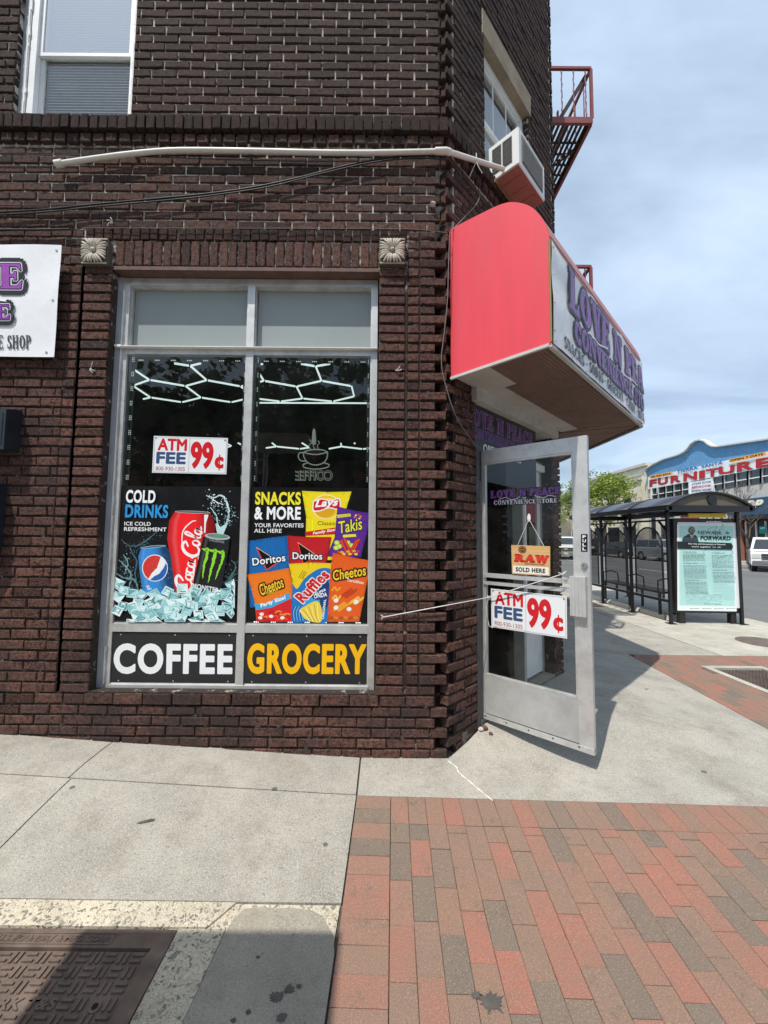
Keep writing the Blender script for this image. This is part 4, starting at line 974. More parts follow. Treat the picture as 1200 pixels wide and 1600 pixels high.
# black can with three green claw marks
can(L_, [(705, 440), (696, 480), (660, 650), (620, 815)], [(888, 455), (884, 510), (858, 650), (822, 850)], lambda a, b_: cyl('#17191c', a, .3, 1.6, .7))
L_.poly([(620, 815), (822, 850), (790, 880), (690, 886), (650, 850)], '#0b0c0d')
L_.ell(804, 437, 88, 22, '#aeb8b8', 5); L_.ell(806, 434, 74, 14, '#6f8380', 5); L_.ell(806, 433, 30, 6, '#37b34a', 5)
L_.sans('TAURINE', (742, 468), (850, 484), (744, 452), '#8d9296', .02)
for pts, ww in (([(697, 522), (722, 530), (735, 524), (728, 580), (712, 640), (704, 700), (700, 728)], [4, 16, 22, 19, 15, 9, 2]), ([(740, 530), (775, 538), (790, 532), (778, 600), (762, 660), (748, 720), (738, 757)], [4, 18, 24, 20, 17, 10, 2]), ([(795, 536), (825, 548), (842, 544), (838, 600), (818, 650), (802, 700), (790, 736)], [4, 16, 22, 18, 14, 9, 2])):
    rr = random.Random(int(pts[0][0])); c_ = curve(pts, 7); L_.stroke([(x + rr.uniform(-2.5, 2.5), y) for x, y in c_], [lerp(ww[min(int(i / 7), 6)], ww[min(int(i / 7) + 1, 6)], (i % 7) / 7) * rr.uniform(.8, 1.15) for i in range(len(c_))], '#8fdc2f')
L_.stroke([(697, 522), (735, 526), (790, 534), (842, 546)], 7, '#8fdc2f')
L_.sans('MONSTER', (630, 792), (812, 828), (634, 758), '#e8ecec', .03); L_.sans('ENERGY', (642, 826), (760, 852), (645, 812), '#b9bebe', .02)
# heap of ice: many facetted cubes
cubes = []
for r_ in range(5):
    for c_ in range(10):
        cx = 118 + c_ * 88 + (44 if r_ % 2 else 0) + ri.uniform(-14, 14); top = 800 + 60 * math.sin((cx - 60) / 150.0) ** 2 * .8 - (50 if cx < 180 or cx > 820 else 0); cy = top + r_ * 48 + ri.uniform(-10, 10)
        cubes.append((cx, cy))
for cx, cy in cubes:
    a = ri.uniform(0, 1.57); s_ = ri.uniform(46, 60); q = [(cx + s_ * math.cos(a + k * 1.5708 + ri.uniform(-.12, .12)), min(1024, cy + s_ * .86 * math.sin(a + k * 1.5708))) for k in range(4)]
    q = [(max(82 if y < 900 else 74, min(926, x)), y) for x, y in q]
    mid = (sum(p[0] for p in q) / 4 + ri.uniform(-12, 12), sum(p[1] for p in q) / 4 + ri.uniform(-10, 10)); pal = ['#e3f7f7', '#b4dfe0', '#8cc3c6', '#cdeff0', '#9fd2d3', '#6aa5aa']
    L_.poly(q, '#cfeaea')
    for k in range(4):
        L_.poly([q[k], q[(k + 1) % 4], mid], ri.choice(pal))
        if ri.random() < .8:
            t = ri.uniform(.2, .6); p0 = (lerp(q[k][0], mid[0], t), lerp(q[k][1], mid[1], t)); p1 = (lerp(q[(k + 1) % 4][0], mid[0], t), lerp(q[(k + 1) % 4][1], mid[1], t)); L_.stroke([p0, ((p0[0] + p1[0]) / 2 + ri.uniform(-6, 6), (p0[1] + p1[1]) / 2 + ri.uniform(-6, 6)), p1], ri.uniform(2, 6), ri.choice(['#ffffff', '#2e585d', '#49787e', '#f2ffff', '#1f4247']))
    L_.stroke([q[0], q[1], q[2]], 2.0, '#f4ffff')
L_.build('drinks_poster', 'printed_vinyl', None, label='black COLD DRINKS window poster with blue, red and black cans standing in ice', cat='poster')

R_ = Print(zmap(4.4444, 370, 740, PY), (0, -1, 0), 2e-5)
wrect(R_, mx1 + .004, jr - .010, pz0, pz1, PY, 4.4444, 370, 740, '#060607')
R_.sans('SNACKS', (127, 216), (443, 218), (129, 126), '#f2e635', .035); R_.sans('& MORE', (121, 319), (443, 321), (123, 228), '#f4f6f6', .035)
R_.sans('YOUR FAVORITES', (121, 372), (463, 374), (122, 344), '#eef0f0', .016); R_.sans('ALL HERE', (120, 409), (311, 411), (121, 382), '#eef0f0', .016)
def bag(Pr, outline, col, seed=0, dark=.55):
    """crumpled foil bag: outline fan shaded by random folds"""
    rs = random.Random(seed); cx = sum(p[0] for p in outline) / len(outline); cy = sum(p[1] for p in outline) / len(outline)
    Pr.poly(outline, col)
    n = len(outline)
    for k in range(n):
        a, b_ = outline[k], outline[(k + 1) % n]; m_ = (lerp(a[0], cx, .16), lerp(a[1], cy, .10)); m2 = (lerp(b_[0], cx, .16), lerp(b_[1], cy, .10))
        Pr.poly([a, b_, m2, m_], col, True, [shade(col, dark), shade(col, dark * 1.2), shade(col, 1), shade(col, 1)])
    x0_ = min(p[0] for p in outline); x1_ = max(p[0] for p in outline); y0_ = min(p[1] for p in outline); y1_ = max(p[1] for p in outline)
    for k in range(5):
        xx = lerp(x0_, x1_, rs.uniform(.2, .8)); yy = lerp(y0_, y1_, rs.uniform(.2, .8)); l = rs.uniform(.05, .12) * (y1_ - y0_); Pr.stroke(curve([(xx, yy - l), (xx + rs.uniform(-6, 6), yy), (xx + rs.uniform(-8, 8), yy + l)], 4), [1] + [rs.uniform(3, 9)] * 7 + [1], shade(col, rs.choice([1.35, .72, 1.22, .8])))
    for k in range(18):
        t = rs.random(); i = rs.randrange(n); a, b_ = outline[i], outline[(i + 1) % n]; p = (lerp(a[0], b_[0], t), lerp(a[1], b_[1], t)); q = (lerp(p[0], cx, rs.uniform(.1, .3)), lerp(p[1], cy, rs.uniform(.08, .22)))
        Pr.stroke([p, q], [5, 1], shade(col, rs.choice([.6, 1.5, 1.3])))
def bub(Pr, t, bl, br, tl, col, oc, g, bold=.035, it=0): Pr.sans(t, bl, br, tl, oc, bold * .5, it, g); Pr.sans(t, bl, br, tl, col, bold * .4, it)
bag(R_, [(452, 120), (620, 128), (797, 125), (768, 215), (740, 330), (745, 600), (475, 600), (482, 300)], '#f1dc1c', 1, .75)
R_.ell(622, 232, 98, 88, '#f7f0c0'); R_.ell(622, 232, 92, 82, '#f2c81e'); R_.ell(612, 255, 70, 50, '#e0a51c'); R_.ell(640, 200, 40, 30, '#f8e36c')
R_.poly(curve([(530, 190), (590, 172), (650, 185), (712, 170), (722, 225), (706, 252), (640, 240), (580, 262), (530, 262), (526, 220)], 3), '#f6f2ee'); R_.poly(curve([(536, 196), (590, 180), (650, 192), (706, 178), (715, 224), (700, 245), (640, 233), (580, 254), (536, 254), (533, 220)], 3), '#cf2027')
R_.sans("Lays", (541, 250), (702, 238), (545, 182), '#f8f8f6', .04, .25)
R_.sans('Classic', (560, 357), (684, 358), (561, 330), '#7a5a12', .0)
R_.poly([(475, 405), (700, 372), (742, 378), (742, 425), (700, 420), (475, 432)], '#c42226'); R_.sans('Family Size!', (530, 430), (692, 402), (526, 405), '#f6f4ee', .035, .2)
bag(R_, [(700, 228), (820, 258), (935, 275), (900, 430), (860, 582), (740, 582), (625, 575), (680, 440), (690, 320)], '#5a2a92', 2)
R_.poly([(695, 287), (788, 278), (792, 296), (700, 308)], '#e9e332'); R_.poly([(738, 425), (826, 420), (830, 438), (738, 444)], '#e9e332'); R_.sans('TORTILLA CHIPS', (702, 303), (786, 292), (701, 294), '#4b2a6a', .01)
for k in range(7): R_.ell(840 + 20 * math.cos(k), 300 + 14 * math.sin(k), 8, 6, ['#f08a2a', '#e9e332', '#d8442a'][k % 3], n=8)
bub(R_, 'Takis', (712, 418), (872, 388), (704, 335), '#e6e83a', '#2b1248', 5, .03, .1)
for k, (x, y) in enumerate([(695, 480), (712, 505), (770, 480), (690, 515), (800, 500)]): R_.ell(x, y, 20, 17, '#b7cf2c'); R_.ell(x, y, 12, 10, '#dfe98a')
for pts in ([(722, 462), (770, 560)], [(745, 450), (790, 545)], [(850, 455), (800, 560)], [(836, 462), (770, 570)], [(700, 540), (760, 570)]): R_.stroke(pts, [24, 14], '#c5281d'); R_.stroke(pts, [6, 3], '#e8622a')
for k in range(9): R_.ell(730 + k * 14, 545 + 14 * math.sin(k * 2), 13, 9, ['#e9a63a', '#f2c94e', '#c93a20'][k % 3], n=9)
bag(R_, [(78, 468), (210, 448), (350, 430), (362, 560), (366, 665), (240, 675), (105, 700), (120, 930), (92, 930), (80, 700)], '#1667ad', 3)
def tri(Pr, P, w_):
    Pr.poly(P, '#0a0a0c'); Pr.stroke([P[0], P[2]], w_, '#e8452c'); Pr.stroke([P[0], P[1]], w_ * .7, '#e9b79a'); Pr.stroke([P[1], P[2]], w_ * 1.1, '#e8452c')
tri(R_, [(137, 512), (292, 612), (208, 668)], 6); bub(R_, 'Doritos', (112, 640), (340, 608), (106, 588), '#f6f6f6', '#0c0c10', 6, .05)
bag(R_, [(350, 430), (500, 440), (657, 440), (640, 540), (620, 628), (490, 628), (362, 622), (360, 530)], '#c01f26', 4)
tri(R_, [(424, 478), (566, 576), (462, 626)], 6); bub(R_, 'Doritos', (388, 594), (594, 598), (388, 546), '#f6f6f6', '#0c0c10', 6, .05)
bag(R_, [(362, 625), (520, 618), (668, 622), (658, 700), (640, 860), (635, 1028), (500, 1028), (378, 1028), (385, 880), (388, 750)], '#f0cf1e', 5, .75)
R_.poly(curve([(388, 760), (420, 800), (470, 730), (560, 665), (630, 655), (658, 680), (648, 780), (640, 870), (634, 1027), (500, 1027), (380, 1027), (384, 900)], 3), '#1f76bd'); R_.ell(600, 860, 46, 120, '#123f7c', 10); R_.ell(520, 900, 60, 70, '#3c9bd6'); R_.ell(560, 830, 50, 46, '#0f3c78')
for k in range(8): R_.stroke(curve([(392 + k * 10, 1020), (385 + k * 10, 960), (400 + k * 12, 920)], 4), 4, '#8cc8ea' if k % 2 else '#174f90')
for a_, b_ in (((430, 720), (462, 672)), ((440, 728), (476, 676)), ((452, 732), (486, 684))): R_.stroke([a_, b_], 2.5, '#5a4a10')
bub(R_, 'Ruffles', (462, 902), (652, 712), (398, 850), '#cf1f2a', '#f3efe6', 7, .05); R_.sans('Ruffles', (462, 902), (652, 712), (398, 850), '#cf1f2a', .05)
R_.sans('SUPER', (548, 846), (622, 812), (544, 828), '#f4f6f8', .03); R_.sans('ONDA', (538, 868), (628, 852), (536, 838), '#f4f6f8', .03); R_.sans('ORIGINAL', (606, 1010), (622, 872), (588, 1008), '#f4f6f8', .03)
R_.poly(curve([(432, 948), (500, 905), (560, 885), (590, 940), (585, 1027), (520, 1027), (470, 1005)], 4), '#f0d24a')
for k in range(7): R_.stroke(curve([(440 + k * 20, 950 - k * 8), (480 + k * 14, 985), (510 + k * 11, 1024)], 4), 4.5, '#b98f1c' if k % 2 else '#fbee9a')
bag(R_, [(70, 700), (220, 680), (365, 655), (388, 760), (382, 900), (380, 1028), (250, 1028), (138, 1028), (128, 900), (100, 790)], '#ee7a1c', 6, .7)
R_.poly([(132, 930), (250, 915), (382, 868), (382, 1027), (140, 1027)], '#d61f26')
R_.poly([(120, 905), (200, 900), (362, 828), (374, 868), (240, 930), (136, 946)], '#3aa5d8'); R_.sans('Party Size!', (170, 936), (346, 876), (160, 904), '#f6f6f6', .045, .15)
for k in range(14):
    x, y = 170 + (k * 53) % 190, 960 + (k * 37) % 60; R_.stroke(curve([(x - 22, y + 6), (x, y - 8 * (1 if k % 2 else -1)), (x + 24, y)], 4), 11, ['#e8531d', '#f08a2a', '#b5151c'][k % 3])
for x, y in ((175, 975), (165, 1000), (318, 1000), (240, 990)): R_.ell(x, y, 15, 11, '#f3efe8')
bub(R_, 'Cheetos', (172, 850), (332, 788), (150, 772), '#f3c62b', '#17130c', 9, .05, .1); R_.sans('CRUNCHY', (215, 845), (292, 815), (212, 830), '#f3c62b', .02)
bag(R_, [(668, 548), (800, 580), (935, 605), (905, 750), (880, 880), (850, 1028), (740, 1028), (632, 1028), (640, 850), (648, 700)], '#e9601f', 7, .72)
bub(R_, 'Cheetos', (672, 744), (900, 706), (664, 672), '#f5cf2c', '#14100b', 10, .05, .1); R_.sans('Torciditos', (764, 748), (880, 768), (766, 726), '#f6f0e6', .02)
for k in range(16):
    x, y = 690 + (k * 61) % 170, 800 + (k * 47) % 150; R_.stroke(curve([(x - 30, y + 14), (x - 8, y - 12), (x + 8, y + 12), (x + 30, y - 12)], 4), 13, ['#f2a02c', '#c8401a', '#f7bf4c'][k % 3])
for x, y in ((690, 880), (830, 890), (780, 940), (690, 930)): R_.ell(x, y, 17, 15, '#f3efe8')
for k in range(6): R_.stroke([(640 + k * 34, 1004 - 8 * (k % 2)), (672 + k * 34, 996 + 8 * (k % 2))], 16, '#d98a3c' if k % 2 else '#b8521c')
R_.build('snacks_poster', 'printed_vinyl', None, label='black SNACKS & MORE window poster showing bright crisp bags', cat='poster')

# painted words on the two black panels under the panes
def word_panel(t, px0, px1, col, lab, bold):
    y = GY - .0115; P_ = Print(lambda u, v: onY(u, v, y), (0, -1, 0), 5e-5)
    P_.glyphs(sans(t, .024, 0, 1.07), (px0 + 1, 1052), (px1 - 1, 1053), (px0 + 2, 1006), col, 1.0, 8)
    return P_.build('window_lettering', 'printed_vinyl', None, label=lab, cat='lettering')
word_panel('COFFEE', 177, 363, '#eef0f0', 'bold white COFFEE lettering on the black panel under the window', .045)
word_panel('GROCERY', 386, 572, '#f7bb05', 'bold yellow GROCERY lettering on the black panel under the window', .045)

# cash machine signs: corrugated plastic rectangles
def atm(mp, n, label, thick):
    c_ = [mp(*p) for p in ((0, 0), (640, 0), (640, 316), (0, 316))]; n = Vector(n).normalized()
    root = empty('fee_sign', sum(c_, Vector()) / 4, label, 'sign')
    MB().prism(c_, n, thick).build('board', 'sign_white', root)
    P_ = Print(mp, n, 1e-4)
    P_.sans('ATM', (42, 120), (286, 120), (42, 24), '#cf1420', 0, 0, 5, 10); P_.sans('FEE', (36, 232), (280, 232), (36, 142), '#38507a', 0, 0, 6, 8); P_.sans('800-930-1305', (30, 296), (282, 296), (30, 262), '#a02838', .0)
    P_.sans('99', (330, 268), (516, 268), (330, 44), '#cf1420', .02, 0, 6, 8); P_.sans('c', (540, 262), (608, 262), (540, 170), '#cf1420', .02, 0, 5, 8); P_.rect(572, 146, 581, 284, '#cf1420')
    for a in ((8, 8, 632, 10), (8, 306, 632, 308), (8, 10, 10, 306), (630, 10, 632, 306), (312, 10, 314, 306)): P_.rect(a[0], a[1], a[2], a[3], '#8a8f94')
    P_.ell(20, 18, 6, 6, '#15161a', n=10); P_.ell(618, 22, 6, 6, '#15161a', n=10)
    P_.build('print', 'printed_vinyl', root)
def bil(c00, c10, c11, c01): return lambda u, v: (lambda a, b_: c00.lerp(c10, a).lerp(c01.lerp(c11, a), b_))(u / 640, v / 316)
y_ = GY - .008
atm(bil(*[onY(*p, y_) for p in ((240.5, 681), (356, 684.5), (353.5, 741), (237.5, 738.5))]), (0, -1, 0), 'white ATM FEE sign with red 99 cents stuck on the shop window glass', .004)

# ------------------------------------------------------------------ inside the shop
shop = empty('shop_interior', (0, 2, .14), 'dim shop room with counter and stocked shelves seen through the glass', 'room')
b = MB(); b.box(-4.2, XF - .26, 5.6, 5.7, 0, 3.35); b.box(-4.3, -4.2, .3, 5.7, 0, 3.35); b.build('back_wall', 'room_dark', shop)
b = MB(); b.prism([(-4.2, .32, .148), (.34, .32, .148), (.44, .16, .148), (.60, .14, .148), (XF - .2, 1.52, .148), (XF - .26, 5.6, .148), (-4.2, 5.6, .148)], (0, 0, 1), .1); b.build('floor', 'room_floor', shop)
b = MB(); b.prism([(-4.2, .30, 3.40), (.34, .30, 3.40), (XF - .26, 1.7, 3.40), (XF - .26, 5.6, 3.40), (-4.2, 5.6, 3.40)], (0, 0, 1), .1); b.build('ceiling', 'room_dark', shop)
for (x0, x1, y0, y1) in ((-3.9, -2.4, 4.9, 5.4), (-2.2, -.8, 4.9, 5.4), (-.6, .9, 4.9, 5.4)):
    sh = boxo('shelf_unit', 'shelf_grey', x0, x1, y1, y1 + .05, .15, 2.3, shop)
    for k in range(6): boxo('shelf', 'shelf_grey', x0, x1, y0, y1, .3 + .38 * k, .33 + .38 * k, sh)
    b = MB(); rs = random.Random(int(x0 * 10))
    for k in range(6):
        x = x0 + .03
        while x < x1 - .1: wd = rs.uniform(.05, .12); b.box(x, x + wd - .01, y0 + .02, y1 - .05, .332 + .38 * k, .332 + .38 * k + rs.uniform(.12, .28)); x += wd
    b.build('stock', 'stock_dark', sh)
boxo('counter', 'shelf_grey', -.2, .8, 2.6, 3.3, .15, 1.15, shop, bv=.01)
LZ = 3.12
def led(label, segs, r):
    root = empty('ceiling_light', onZ(*segs[0][0], LZ), label, 'ceiling light')
    for a, c_ in segs:
        A, B_ = onZ(*a, LZ), onZ(*c_, LZ); d = (B_ - A).normalized() * .012; MB().tube([A + d, B_ - d], r, 6).build('tube', 'led_white', root)
Nn = lambda x, y: (180 + x / 5.4545, 550 + y / 5.4545)
Lg = [((160, 150), (290, 237)), ((290, 237), (155, 286)), ((155, 290), (300, 387)), ((300, 387), (235, 402)), ((300, 387), (570, 428)), ((570, 428), (730, 388)), ((730, 388), (600, 290)), ((600, 290), (290, 237)), ((600, 290), (780, 240)), ((780, 240), (640, 118)), ((640, 118), (490, 95)), ((640, 118), (735, 95)), ((780, 240), (1070, 293)), ((1070, 293), (1100, 318)), ((1070, 293), (1110, 285)), ((730, 388), (990, 428)), ((990, 428), (1120, 398))]
Mm = lambda x, y: (340 + x / 3, 340 + y / 3)
Rg = [((175, 700), (217, 765)), ((217, 765), (178, 774)), ((217, 765), (370, 792)), ((370, 792), (398, 848)), ((398, 848), (295, 862)), ((295, 862), (165, 846)), ((370, 792), (487, 765)), ((487, 765), (460, 697)), ((460, 697), (385, 684)), ((460, 697), (532, 684)), ((487, 765), (628, 790)), ((628, 790), (640, 838)), ((640, 838), (540, 862)), ((540, 862), (398, 848)), ((215, 684), (170, 697))]
led('honeycomb of white LED tubes on the shop ceiling behind both window panes', [(Nn(*a), Nn(*c_)) for a, c_ in Lg] + [(Mm(*a), Mm(*c_)) for a, c_ in Rg], .0095)
Fg = [((170, 868), (718, 870))]
led('single straight white LED tube on the ceiling behind the right pane', [(Mm(*a), Mm(*c_)) for a, c_ in Fg], .009)
LZ = 2.95
Sg = [((225, 1080), (275, 1073)), ((275, 1073), (255, 1056)), ((275, 1073), (385, 1084)), ((385, 1084), (430, 1078)), ((430, 1078), (395, 1056)), ((520, 1084), (580, 1073)), ((580, 1073), (578, 1058)), ((580, 1073), (680, 1085)), ((680, 1085), (720, 1080)), ((48, 1062), (64, 1070)), ((64, 1070), (48, 1076)), ((95, 1056), (110, 1064)), ((635, 1058), (650, 1058))]
led('farther row of white LED tubes low in the right window pane', [(Mm(*a), Mm(*c_)) for a, c_ in Sg], .012)
# neon style coffee cup, its tubes given an added faint glow, with mirrored lettering, hung inside the right pane
ny = GY + .05
cup = empty('cup_sign', onY(490, 710, ny), 'white tube sign of a steaming coffee cup with reversed COFFEE under it', 'neon sign')
def C2(x, y): return onY(370 + (x - 0) / 3.0 - 30 + 0, 340 + y / 3.0, ny)
def tubes(name, lists, r=.0045, m='tube_cream'):
    b = MB()
    for l in lists: b.tube([C2(*p) for p in curve(l, 5)], r, 6)
    return b.build(name, m, cup)
tubes('bowl', [[(402, 1100), (406, 1125), (425, 1150), (460, 1160), (495, 1150), (512, 1128), (516, 1100)], [(402, 1100), (430, 1090), (460, 1087), (495, 1090), (516, 1100)], [(402, 1100), (430, 1108), (470, 1110), (516, 1100)]])
tubes('cup_handle', [[(404, 1104), (386, 1102), (378, 1118), (388, 1138), (412, 1142)]])
tubes('saucer', [[(400, 1158), (405, 1170), (440, 1178), (480, 1178), (515, 1170), (522, 1158), (500, 1150)], [(400, 1158), (420, 1150)]])
tubes('steam', [[(436, 1086), (428, 1070), (440, 1054), (430, 1040)], [(456, 1084), (448, 1066), (460, 1050), (452, 1034)], [(474, 1086), (468, 1068), (478, 1056), (470, 1046)]], .003)
b = MB(); b.tube([C2(452, 1062), C2(452, 1040), C2(452, 1002), C2(452, 990)], [.014, .017, .012, .006], 10); b.build('hanger', 'tube_cream', cup)
P_ = Print(lambda u, v: C2(u, v), (0, -1, 0), 1e-4)
P_.k = 0; P_.sans('COFFEE', (536, 1230), (366, 1228), (536, 1186), '#1a1a1a', -.005)
P_.build('letter_cores', 'printed_vinyl', cup)
b = MB()
for k in range(10):
    for q in sans('COFFEE', .0):
        ox, oz = 2.6 * math.cos(k * .628), 2.6 * math.sin(k * .628); b.prism([C2(536 - u * 170 + ox, 1230 - v * 44 + oz) + Vector((0, .004 + k * 5e-5, 0)) for u, v in q], (0, -1, 0), .002)
b.build('lettering', 'tube_cream', cup)
# ================================================================== UPPER SASH WINDOW
wy = .035
def sash(parent, F, x0, x1, z0, z1, name, zmid, y=wy, bars=0, m='white_paint', fr=.05):
    b = MB(); X = F
    b.box(x0, x0 + fr, y, y + .09, z0, z1, None, X); b.box(x1 - fr, x1, y, y + .09, z0, z1, None, X); b.box(x0 + fr, x1 - fr, y, y + .09, z1 - fr, z1, None, X); b.box(x0 + fr, x1 - fr, y, y + .09, z0, z0 + fr * .7, None, X)
    w0 = b.build(name, m, parent)
    xi0, xi1 = x0 + fr + .002, x1 - fr - .002; r = .028
    for (a, c_, yy) in ((zmid - .02, z1 - fr - .002, y + .02), (z0 + fr * .7 + .002, zmid + .02, y + .045)):
        b = MB(); b.box(xi0, xi0 + r, yy, yy + .022, a, c_, None, X); b.box(xi1 - r, xi1, yy, yy + .022, a, c_, None, X); b.box(xi0 + r, xi1 - r, yy, yy + .022, a, a + r, None, X); b.box(xi0 + r, xi1 - r, yy, yy + .022, c_ - r, c_, None, X)
        for k in range(bars if a > zmid - .1 else 0): t = xi0 + (xi1 - xi0) * (k + 1) / (bars + 1); b.box(t - .008, t + .008, yy + .004, yy + .012, a + r, c_ - r, None, X)
        b.build('sash', m, w0)
        g = MB(); g.box(xi0 + r - .004, xi1 - r + .004, yy + .008, yy + .012, a + r - .004, c_ - r + .004, None, X); g.build('pane', 'house_glass_upper' if a > zmid - .1 and not bars else 'house_glass', w0)
    s_ = MB(); z = z0 + .06                                 # slatted blind hung behind the sashes
    while z < z1 - .1:
        vs = [Vector((x, yy, zz)) for x in (xi0 + .03, xi1 - .03) for (yy, zz) in ((y + .085, z), (y + .103, z + .017), (y + .104, z + .0165), (y + .086, z - .001))]
        s_.add([X @ v for v in vs], [(0, 1, 5, 4), (1, 2, 6, 5), (2, 3, 7, 6), (3, 0, 4, 7), (0, 3, 2, 1), (4, 5, 6, 7)]); z += .0245
    o = s_.build('blind', 'blind', w0); tagp(o, kind='stuff')
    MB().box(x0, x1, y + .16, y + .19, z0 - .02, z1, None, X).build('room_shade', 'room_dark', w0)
    return w0
ax0 = onY(46, 100, wy).x; ax1 = onY(209, 100, wy).x
uz = onY(130, 79, wy).z
w1 = sash(bld, Fr, ax0, UWx1 - .002, UWz0 - .03, UWz1 - .01, 'window', uz, fr=.048)
boxo('side_casing', 'grey_casing', UWx0 + .004, ax0 - .001, wy + .006, wy + .06, UWz0 - .03, UWz1, w1)
b = MB(); rc = random.Random(9); z = UWz0 - .02
while z < UWz1: l = rc.uniform(.02, .06); b.box(UWx0 + .055, UWx0 + .055 + rc.uniform(.008, .02), wy - .012, wy - .003, z, z + l); b.box(UWx1 - .004 - rc.uniform(.008, .02), UWx1 - .002, wy - .03, wy - .001, z, z + l); z += l
b.build('caulk', 'old_caulk', w1, kind='stuff')
boxo('window_head', 'stone_lintel', UWx0, UWx1, .0, .1, UWz1 - .01, UWz1 + .2, w1)
# ------------------------------------------------------------------ chamfer: upper window and stone head
w2 = sash(bld, RC, WO0 + .0, WO1 - .0, WZ0, WZ1, 'window', WZ0 + .70, .075, 2, fr=.06)
MB().box(WO0 - .04, WO1 + .03, -.008, .075, WZ1 + .002, WZ1 + .235, None, RC).build('stone_head', 'stone_lintel', w2)
MB().box(WO0 - .02, WO1 + .02, -.02, .2, WZ0 - .03, WZ0 - .002, None, RC).build('window_sill', 'aluminium_dull', w2)

# ------------------------------------------------------------------ entrance in the chamfer
ent = MB(); zf = .15
EY = .12
ent.box(DO0 + .002, DO0 + .05, .06, .20, zf, 2.34, None, RC); ent.box(1.425, 1.475, EY - .02, EY + .09, zf, 2.34, None, RC); ent.box(DO1 - .055, DO1 - .002, EY, EY + .06, zf, 2.34, None, RC)
ent.box(DO0 + .062, DO1 - .002, EY - .01, EY + .08, 2.34, 2.41, None, RC)
en = ent.build('entrance_frame', 'aluminium_dull', bld)
MB().box(DO0 - .06, DO1 + .06, -.05, .2, 2.676, DZ + .15, None, RC).build('header_beam', 'cream_trim', en)
# white half-glazed side leaf
b = MB(); s0, s1 = 1.478, DO1 - .058
b.box(s0, s0 + .07, EY, EY + .045, zf + .03, 2.335, None, RC); b.box(s1 - .07, s1, EY, EY + .045, zf + .03, 2.335, None, RC); b.box(s0 + .07, s1 - .07, EY, EY + .045, 2.2, 2.335, None, RC); b.box(s0 + .07, s1 - .07, EY, EY + .045, zf + .03, .78, None, RC)
b.box(s0 - .1, s1 + .03, EY - .05, EY - .012, 2.30, 2.37, None, RC)
sl_ = b.build('side_leaf', 'white_paint', bld)
MB().box(s0 + .068, s1 - .068, EY + .018, EY + .024, .78, 2.2, None, RC).build('pane', 'shop_glass', sl_)
P_ = Print(lambda u, v: RC @ Vector((s0 + .08 + u * (s1 - s0 - .16), EY + .012, .8 + v)), (1, -1, 0), 1e-4)
P_.rect(.0, .02, .55, .22, '#3fae7c'); P_.rect(.08, .06, .45, .09, '#e8f4ee'); P_.rect(.08, .13, .45, .16, '#e8f4ee')
P_.rect(.05, .95, .95, 1.15, '#8c1f26'); P_.rect(.3, .6, .9, .9, '#3a4a20'); P_.rect(.1, .45, .8, .56, '#c9c2b0')
P_.build('stickers', 'printed_vinyl', sl_)
MB().box(DO0, DO1, .01, .3, zf - .06, zf + .004, None, RC).build('threshold', 'concrete_smooth', en)
# name board over the door
tr = Print(lambda u, v: RC @ Vector((.36 + u, .012, v)), (1, -1, 0), 8e-5)
bd = MB(); bd.box(.30, 1.56, .014, .05, 2.05, 2.670, None, RC)
nb = empty('name_board', RC @ Vector((.9, 0, 2.3)), 'black name board with purple outlined lettering above the shop door', 'sign')
bd.build('board', 'black_panel', nb)
tr.serif('LOVE N PEACE', (-.09, 2.497), (1.13, 2.497), (-.09, 2.630), '#c7a8d8', .26, .0035); tr.serif('LOVE N PEACE', (-.09, 2.497), (1.13, 2.497), (-.09, 2.630), '#5b2a78', .24)
tr.serif('CONVENIENCE STORE', (-.05, 2.395), (1.13, 2.395), (-.05, 2.475), '#a57fc0', .26, .003); tr.serif('CONVENIENCE STORE', (-.05, 2.395), (1.13, 2.395), (-.05, 2.475), '#4b2068', .24)
tr.sans('OPEN 24 HOURS', (.17, 2.29), (.86, 2.29), (.17, 2.365), '#e8e8ea', .03)
tr.build('lettering', 'printed_vinyl', nb)

# ------------------------------------------------------------------ open aluminium door
HZ = .168; H0 = Vector((.785, .405, HZ)); DE = Vector((1.413, -.142, HZ)); dd = (DE - H0).normalized(); DW = (DE - H0).length; DH = 2.13
dn = dd.cross(Vector((0, 0, 1))).normalized()             # towards the camera side?
if dn.dot(CAM - H0) < 0: dn = -dn
DM = Matrix((dd, dn, Vector((0, 0, 1)))).transposed().to_4x4(); DM.translation = H0
dp = lambda px, py, off=.024: onP(px, py, H0 + dn * off, dn)
def dloc(px, py, off=.024): q = DM.inverted() @ dp(px, py, off); return q.x, q.z
st = .092; tr_ = .105; kz = dloc(830, 1074)[1]
def dbox(B_, x0, x1, z0, z1, y0=-.022, y1=.022): B_.box(x0, x1, y0, y1, z0, z1, None, DM)
dr = empty('shop_door', H0, 'open glazed aluminium shop door standing out from the chamfered entrance', 'door')
b = MB(); dbox(b, 0, .055, 0, DH); dbox(b, DW - st, DW, 0, DH); dbox(b, .055, DW - st, DH - tr_, DH); fo = b.build('frame', 'aluminium', dr)
b = MB(); dbox(b, .056, DW - st - .001, .035, kz, -.018, .018); b.build('kick_panel', 'aluminium_dull', dr)
b = MB(); dbox(b, .0, DW, -.010, .026, -.026, .026); b.build('bottom_sweep', 'aluminium', dr)
b = MB()
for k in range(5): b.disc(DM @ Vector((.06 + k * .17, .027, .014)), dn, .006, .002, 8)
b.build('screws', 'black_rubber', dr)
zr1, zr2 = dloc(830, 904)[1], dloc(830, 915)[1]
b = MB(); dbox(b, .056, DW - st - .001, zr1 - .016, zr1 + .014, -.03, .03); b.build('push_bar', 'aluminium', dr)
